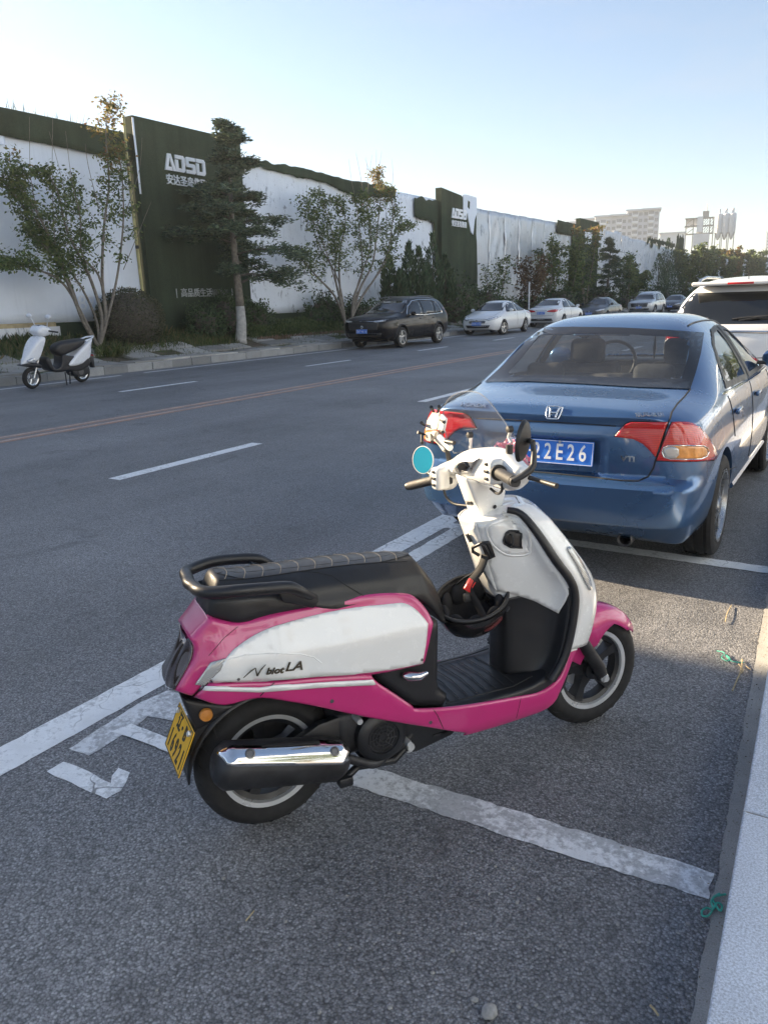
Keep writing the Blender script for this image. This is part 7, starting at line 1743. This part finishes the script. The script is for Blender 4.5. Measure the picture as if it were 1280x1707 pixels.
# ---- phone holder clamped to the bar
ph = empty('phone_holder', (0, 0, 0), 0, 'cream phone holder with black claws on the scooter handlebar', 'phone holder'); ph.matrix_basis = S_M
PHX = .775
def H3(a, b, dx=0): q = SXp(zp('C', [(a, b)])[0], PHX+dx); return Vector((PHX+dx, q[0], q[1]))
M_IVORY = pmat('ivory_metal', (0.66, 0.62, 0.56), 0.35, 0.3)
pl_ = [H3(*q) for q in ((150, 420), (165, 320), (210, 250), (270, 262), (285, 300), (255, 410))]
def slab(name, pts, th, mat, parent, d=Vector((1, 0, 0)), bev=.003):
    bm = bmesh.new(); lo_ = [bm.verts.new(p) for p in pts]; hi_ = [bm.verts.new(p+d*th) for p in pts]; n = len(pts); bm.faces.new(lo_); bm.faces.new(hi_)
    for i in range(n): bm.faces.new((lo_[i], lo_[(i+1) % n], hi_[(i+1) % n], hi_[i]))
    bmesh.ops.recalc_face_normals(bm, faces=bm.faces); bmesh.ops.bevel(bm, geom=list(bm.edges), offset=bev, segments=2, affect='EDGES'); return obj_bm(name, bm, mat, parent, angle=40)
slab('back_plate', pl_, .012, M_IVORY, ph); slab('lower_plate', [H3(*q) for q in ((150, 430), (250, 420), (215, 515), (150, 510))], .014, M_IVORY, ph)
slab('side_plate', [H3(*q) for q in ((288, 265), (330, 310), (300, 450), (262, 410))], .012, M_PLATEW, ph)
for (a, b), (c, d) in (((230, 250), (205, 205)), ((270, 250), (275, 200)), ((150, 370), (118, 345)), ((150, 450), (85, 430)), ((120, 440), (125, 525)), ((205, 450), (215, 515)), ((280, 410), (310, 430)), ((285, 320), (320, 340))): tube('claw', [H3(a, b), H3((a+c)/2, (b+d)/2, -.008), H3(c, d, -.022)], [.004, .0045, .0062], M_PLASTIC, ph, 8)
tube('ball_arm', [H3(240, 480, .012), H3(290, 520, .015), H3(330, 590, .01)], [.010, .012, .009], M_IVORY, ph, 10); tube('arm_clamp', [H3(280, 470, .01), H3(375, 570, .01)], [.010, .012], M_PLATEW, ph, 10); tube('knob', [H3(335, 510, 0), H3(410, 525, 0)], [.009, .007], M_PLASTIC, ph, 12); tube('stem', [H3(345, 580, .01), H3(362, 660, .015), H3(366, 690, .02)], [.008, .009, .009], M_PLASTIC, ph, 10)
# ---- helmet hanging by its strap from the bag hook
hm = empty('helmet', (0, 0, 0), 0, 'black open helmet hanging upside down by its strap from the scooter hook', 'helmet'); hm.matrix_basis = S_M
hc = SY(zp('B', [(415, 1025)])[0], -.02); HC = Vector((hc[0], -.02, hc[1]))
axis_up = Vector((-.20, -.32, 1.0)).normalized()                 # out of the helmet opening
u1 = Vector((1, .25, 0)); u1 = (u1-axis_up*u1.dot(axis_up)).normalized(); MH = basis(HC, u1, axis_up.cross(u1))
M_HELM = gloss('helmet_black', (0.012, 0.012, 0.013), 0.2); M_LINING = pmat('helmet_lining', (0.016, 0.016, 0.019), 0.9, var=0.3, vs=30, bump=.4, bs=180, bd=.002)
def hshell(name, prof, mat, sx=.128, sy=.108, sz=.13):
    o = lathe(name, prof, mat, hm, (0, 0, 0), 'Z', 40, angle=50); o.data.transform(MH @ Matrix.Diagonal((sx, sy, sz, 1))); return o
hshell('shell', [(math.sin(R(a)), -math.cos(R(a))) for a in range(0, 96, 6)], M_HELM); hshell('lining', [(.985, .10), (.93, .06), (.88, -.05)]+[(.88*math.sin(R(a)), -.88*math.cos(R(a))) for a in range(84, -1, -12)], M_LINING)
rim_ = [(1.0*math.cos(t), 1.0*math.sin(t), .10) for t in [2*math.pi*k/40 for k in range(40)]]
tube('rim_trim', [MH @ Vector((x*.127, y*.107, z*.13)) for x, y, z in rim_], .006, M_PLASTIC, hm, 8, True)
for k in range(9):
    t = 2*math.pi*k/9; bm = bmesh.new(); bmesh.ops.create_uvsphere(bm, u_segments=12, v_segments=8, radius=1); bm.transform(MH @ Matrix.Translation((.098*math.cos(t), .082*math.sin(t), -.035)) @ Matrix.Rotation(t, 4, 'Z') @ Matrix.Diagonal((.018, .034, .045, 1))); obj_bm('pad', bm, M_LINING, hm, smooth=True)
for t0, col in ((-1.9, (0.16, 0.02, 0.02)), (-.9, (0.02, 0.02, 0.022))):
    P = [MH @ Vector((.131*math.cos(t0+.09*i)*math.sin(R(70)), .111*math.sin(t0+.09*i)*math.sin(R(70)), -.133*math.cos(R(70))+.002*i)) for i in range(8)]; tube('shell_stripe', P, [.004]+[.010]*6+[.004], pmat('helmet_accent', col, .3, coat=1), hm, 8, flat=.35)
bm = bmesh.new(); bm_box(bm, (.105, 0, -.055), (.05, .12, .06), None, .02, 3); bm.transform(MH); obj_bm('rear_vent', bm, M_HELM, hm, angle=50)
hook = Vector(hk[-1]) if not isinstance(hk[-1], Vector) else hk[-1]
sA = MH @ Vector((-.035, -.095, .0)); sB = MH @ Vector((.02, .09, .0))
bk = SY(zp('B', [(400, 960)])[0], -.06); BK = Vector((bk[0], -.06, bk[1]))
def strap(name, pts, w=.015): return tube(name, spline3(pts, 4), w, pmat('strap_webbing', (0.014, 0.014, 0.015), .85), hm, 8, flat=.3)
strap('strap', [hook+Vector((.004, 0, .014)), hook.lerp(BK, .4)+Vector((0, -.008, 0)), BK, BK.lerp(sA, .5), sA]); strap('strap', [hook+Vector((.008, .004, .012)), hook.lerp(sB, .35)+Vector((.006, 0, -.01)), hook.lerp(sB, .7)+Vector((.006, 0, 0)), sB])
bm = bmesh.new(); q = (BK-hook).normalized(); bm_box(bm, (0, 0, 0), (.026, .012, .040), None, .003, 2); bm.transform(Matrix.Translation(BK+Vector((0, -.006, .005))) @ Vector((0, 0, 1)).rotation_difference(-q).to_matrix().to_4x4()); obj_bm('buckle', bm, pmat('buckle_red', (0.55, 0.02, 0.02), .35), hm, angle=40)
bm = bmesh.new(); bm_box(bm, BK+Vector((-.006, -.004, -.035)), (.028, .014, .028), None, .004, 2); obj_bm('buckle_slot', bm, M_PLASTIC, hm, angle=40)
# ================================================================== white scooter at the far kerb
ws = empty('white_scooter', (0, 0, 0), 0, 'white scooter with black seat parked at the far kerb under the slender maple', 'scooter')
_fw = Vector((-14.72, 10.02, 0)); _rw = Vector((-14.86, 11.36, 0)); _d = (_fw-_rw).normalized(); ws.matrix_basis = Matrix.Translation(_rw) @ Matrix((_d, Vector((-_d.y, _d.x, 0)), Vector((0, 0, 1)))).transposed().to_4x4() @ Matrix.Rotation(R(-4), 4, 'X')
M_WS = gloss('paint_white_scooter', (0.76, 0.78, 0.82), 0.25)
WBs = (_fw-_rw).length
def w_wheel(x):
    t = empty('wheel', (x, 0, .225)); t.parent = ws
    lathe('tyre', [(.15, -.04), (.165, -.05), (.205, -.042), (.224, 0), (.205, .042), (.165, .05), (.15, .04)], M_RUBBER, t, axis='Y', n=36); rim = lathe('rim', [(.152, -.04), (.13, -.03), (.13, .03), (.152, .04)], M_ALLOY, t, axis='Y', n=32)
    for k in range(5): a = 2*math.pi*k/5; tube('spoke', [(.02*math.cos(a), 0, .02*math.sin(a)), (.135*math.cos(a), 0, .135*math.sin(a))], .016, M_ALLOY, rim, 6)
w_wheel(0); w_wheel(WBs)
inflate('front_apron', smooth_poly([(1.58, .52), (1.46, .72), (1.28, .95), (1.13, 1.06), (1.02, 1.02), (1.10, .82), (1.20, .64), (1.32, .56), (1.45, .52)], 4), lambda x, z: lerp_tab([(.95, .17), (1.25, .16), (1.62, .04)], x), .05, M_WS, ws, .03)
inflate('front_beak', smooth_poly([(1.62, .50), (1.40, .55), (1.20, .52), (1.12, .42), (1.30, .44)], 4), lambda x, z: .11, .04, M_BLK, ws, .03)
inflate('seat', smooth_poly([(.74, .72), (.72, .84), (.58, .91), (.30, .94), (0, .96), (-.12, .93), (-.05, .84), (.20, .74), (.45, .66), (.62, .62)], 4), lambda x, z: lerp_tab([(-.1, .11), (.2, .15), (.7, .12)], x), .06, M_SEATV, ws, .03)
inflate('tail_panel', smooth_poly([(.48, .42), (.30, .60), (.02, .78), (-.24, .92), (-.36, .94), (-.30, .80), (-.24, .60), (-.05, .46), (.20, .40)], 4), lambda x, z: lerp_tab([(-.36, .06), (-.1, .14), (.4, .17)], x), .05, M_WS, ws, .03)
inflate('under_body', smooth_poly([(1.05, .60), (.98, .40), (.80, .30), (.40, .30), (.10, .28), (-.15, .40), (-.1, .55), (.40, .62), (.60, .66), (.66, .44), (.85, .40), (.95, .62)], 3), lambda x, z: .14, .03, M_BLK, ws, .035)
inflate('handlebar_cover', smooth_poly([(1.20, 1.16), (1.10, 1.28), (.92, 1.26), (.80, 1.16), (.90, 1.08), (1.10, 1.06)], 4), lambda x, z: .15, .06, M_WS, ws, .03)
inflate('instrument_panel', smooth_poly([(1.10, 1.285), (.95, 1.285), (.90, 1.24), (1.08, 1.24)], 3), lambda x, z: .10, .02, M_SMOKE, ws, .03)
tube('steering_column', [(1.05, 0, 1.1), (1.10, 0, .95)], .07, M_WS, ws, 12)
for s in (-1, 1):
    tube('fork_leg', [(WBs, s*.07, .225), (WBs-.16, s*.07, .62)], .022, M_ALLOY, ws, 10); tube('grip', [(.93, s*.14, 1.17), (.86, s*.33, 1.15)], .018, M_GRIP, ws, 10)
    tube('mirror_stem', [(.98, s*.16, 1.24), (1.02, s*.24, 1.42)], .009, M_WS, ws, 8)
    bm = bmesh.new(); bmesh.ops.create_uvsphere(bm, u_segments=14, v_segments=8, radius=1); bm.transform(Matrix.Translation((1.03, s*.27, 1.46)) @ Matrix.Diagonal((.035, .085, .05, 1))); obj_bm('mirror', bm, M_WS, ws, smooth=True)
    tube('tail_grip', [(-.05, s*.13, .90), (-.30, s*.10, .97), (-.42, 0, .99)], .018, M_WS, ws, 8)
    conform_q = None
inflate('headlamp', smooth_poly([(1.50, .58), (1.36, .66), (1.22, .62), (1.34, .54)], 3), lambda x, z: .14, .03, M_HEADL, ws, .03)
inflate('engine', smooth_poly([(.30, .18), (.34, .36), (-.06, .36), (-.12, .22), (.05, .14)], 3), lambda x, z: .12, .03, M_IRON, ws, .035)
lathe('engine_cover', [(0, .125), (.075, .122), (.085, .10), (.085, 0)], M_ALLOY_D, ws, (.12, 0, .26), 'Y', 24)
tube('side_stand', [(.55, .1, .28), (.62, .2, .0)], .014, M_IRON, ws, 8); tube('centre_stand', [(.42, .1, .28), (.46, .12, .02)], .014, M_IRON, ws, 8)
bm = bmesh.new(); bm_box(bm, (-.33, 0, .56), (.02, .10, .07), None, .01, 2); obj_bm('tail_lamp', bm, M_REDLENS, ws)
prism('rear_mudguard', [(-.20, .58), (-.34, .56), (-.36, .30), (-.30, .30)], 'Y', -.05, .05, M_BLK, ws, .01)

# ================================================================== litter on the asphalt
M_TWINE = pmat('green_twine', (0.05, 0.36, 0.27), 0.6, var=0.3, vs=60); M_STRAW = pmat('dry_straw', (0.46, 0.36, 0.20), 0.8, var=0.3, vs=60); M_STONE = pmat('grey_stone', (0.32, 0.31, 0.29), 0.9, var=0.3, vs=60)
def litter(name, k, pts, r, mat, label, cat, z=.008, group=None):
    P = [gnd(k[0]+a/k[2], k[1]+b/k[2], z+.006*math.sin(i*1.9)**2) for i, (a, b) in enumerate(pts)]
    return tag(tube(name, spline3(P, 4), r, mat, None, 6), label, cat, group)
K7 = (1080, 1300, 4.195); K8 = (880, 960, 3.2)
litter('green_twine', K7, [(540, 800), (470, 815), (440, 850), (450, 900), (420, 950), (380, 950), (375, 915), (410, 895), (450, 905), (480, 860), (515, 880), (505, 915), (480, 890), (450, 830), (500, 795)], .0028, M_TWINE, 'knotted green twine lying at the end of the worn cross line', 'twine', .012)
litter('green_twine', K8, [(1005, 400), (1045, 410), (1030, 435), (1060, 455), (1075, 440), (1050, 420), (1085, 455), (1150, 462)], .0022, M_TWINE, 'thin green twine strand at the edge of the sunlit patch', 'twine')
for i, (pts, lab) in enumerate((([(1140, 445), (1135, 500), (1110, 560), (1088, 612)], 'forked dry straw stalk beside the green twine strand'), ([(1082, 158), (1060, 200), (1050, 245)], 'short dark twig in the sunlit patch'), ([(1160, 480), (1185, 500)], 'stub of straw near the kerb by the forked stalk'))):
    litter('dry_twig', K8, pts, .003 if i == 0 else .002, M_STRAW, lab, 'twig')
litter('dry_twig', K8, [(1120, 470), (1145, 500), (1135, 520)], .002, M_STRAW, 'side shoot of straw beside the forked stalk', 'twig')
litter('dry_twig', K7, [(15, 1578), (45, 1610), (72, 1650)], .0028, M_STRAW, 'pale straw piece lying near the front edge of the kerb', 'twig')
litter('dry_twig', (0, 0, 1.0), [(410, 1535), (424, 1518)], .0018, M_STRAW, 'tiny straw sliver on bare asphalt behind the scooter', 'twig')
rs = random.Random(3)
def stone(px_, py_, r, label, group=None):
    bm = bmesh.new(); bmesh.ops.create_icosphere(bm, subdivisions=2, radius=1)
    for v in bm.verts: v.co = v.co*(1+.25*noise.noise(v.co*1.7+Vector((px_, 0, 0)))); v.co = Vector((v.co.x*r, v.co.y*r*.8, v.co.z*r*.45))
    o = obj_bm('stone', bm, M_STONE, None, smooth=True); p = gnd(px_, py_); o.location = (p.x, p.y, r*.35); o.rotation_euler = (0, 0, rs.uniform(0, 6)); return tag(o, label, 'stone', group)
stone(815, 1690, .022, 'flat broken pebble at the very edge of the bare asphalt'); stone(790, 1668, .010, 'chip of stone beside the flat broken pebble')
for i in range(34): stone(rs.uniform(250, 1150), rs.uniform(1400, 1700), rs.uniform(.003, .007), 'tiny loose pebble scattered on the asphalt', 'loose pebbles on the asphalt')
lv = Leaves()
for _ in range(900):
    y = rs.uniform(0.2, 8); x = kx(y)-abs(rs.gauss(0, .035))-.01
    lv.leaf((x, y, .012), (rs.gauss(0, 1), rs.gauss(0, 1), .05), rs.uniform(.003, .010), .4)
tag(lv.build('gutter_grit', pmat('grit', (0.16, 0.13, 0.09), .95, var=.5, vs=90), None), 'fine grit and leaf crumbs along the gutter', 'grit', kind='stuff')

# ================================================================== street side behind the camera's right: sunlit building and trees (unseen; for reflections and bounce light)
M_FAC = pmat('facade_bounce_blue', (0.40, 0.50, 0.68), 0.85, var=0.1, vs=0.4)  # facade tinted blue to cool the sunlight it bounces into the shade
fb_ = empty('street_building', (12.5, -24, 0), 0, 'long unseen building, tinted blue for bounce light, across the pavement opposite the hoarding', 'building')
box('wall', (5, 50, 5.5), (10, 104, 11), M_FAC, fb_); box('roof', (5, 50, 11.2), (11, 105.5, .5), M_BLDW, fb_); box('plinth', (-.06, 50, .5), (.2, 104.4, 1.0), M_KERB_FAR, fb_)
for f in range(3):
    for i in range(26): box('window', (-.03, 2+i*3.9, 2.4+3.3*f), (.12, 1.5, 1.5), M_WIN, fb_)
for i in range(6):
    y = -10+12*i+rs.uniform(-1, 1); x = 4.6+rs.uniform(-.3, .3); b = Vector((x, y, .05)); S_ = []
    for k in range(4):
        a = rs.uniform(0, 6.28); s = rs.uniform(.6, 1.6); h = rs.uniform(3.8, 5.4); S_.append([b, b+Vector((.05*math.cos(a), .05*math.sin(a), 1.6)), b+Vector((math.cos(a)*s*.6, math.sin(a)*s*.6, h*.7)), b+Vector((math.cos(a)*s, math.sin(a)*s, h))])
    stems_tree('street_tree', S_, 'leafy street tree on the pavement before the blue-tinted building', .07, 9, .24, 'street trees on the near pavement', .4, M_LEAF, M_BARK, 1.1)
# ================================================================== thin summer haze
hz = NT('haze_air'); hz.n.remove(hz.b)
pv_ = hz.N('ShaderNodeVolumePrincipled'); pv_.inputs['Color'].default_value = (0.80, 0.86, 0.95, 1); pv_.inputs['Density'].default_value = 0.0006; pv_.inputs['Anisotropy'].default_value = 0.3
hz.L(pv_.outputs[0], hz.out.inputs['Volume'])
bm = bmesh.new(); bm_box(bm, (0, 0, 36.5), (5200, 5200, 76.0)); hb_ = obj_bm('haze', bm, hz.m); tag(hb_, 'thin pale summer haze filling the air over the street', 'haze', kind='stuff')
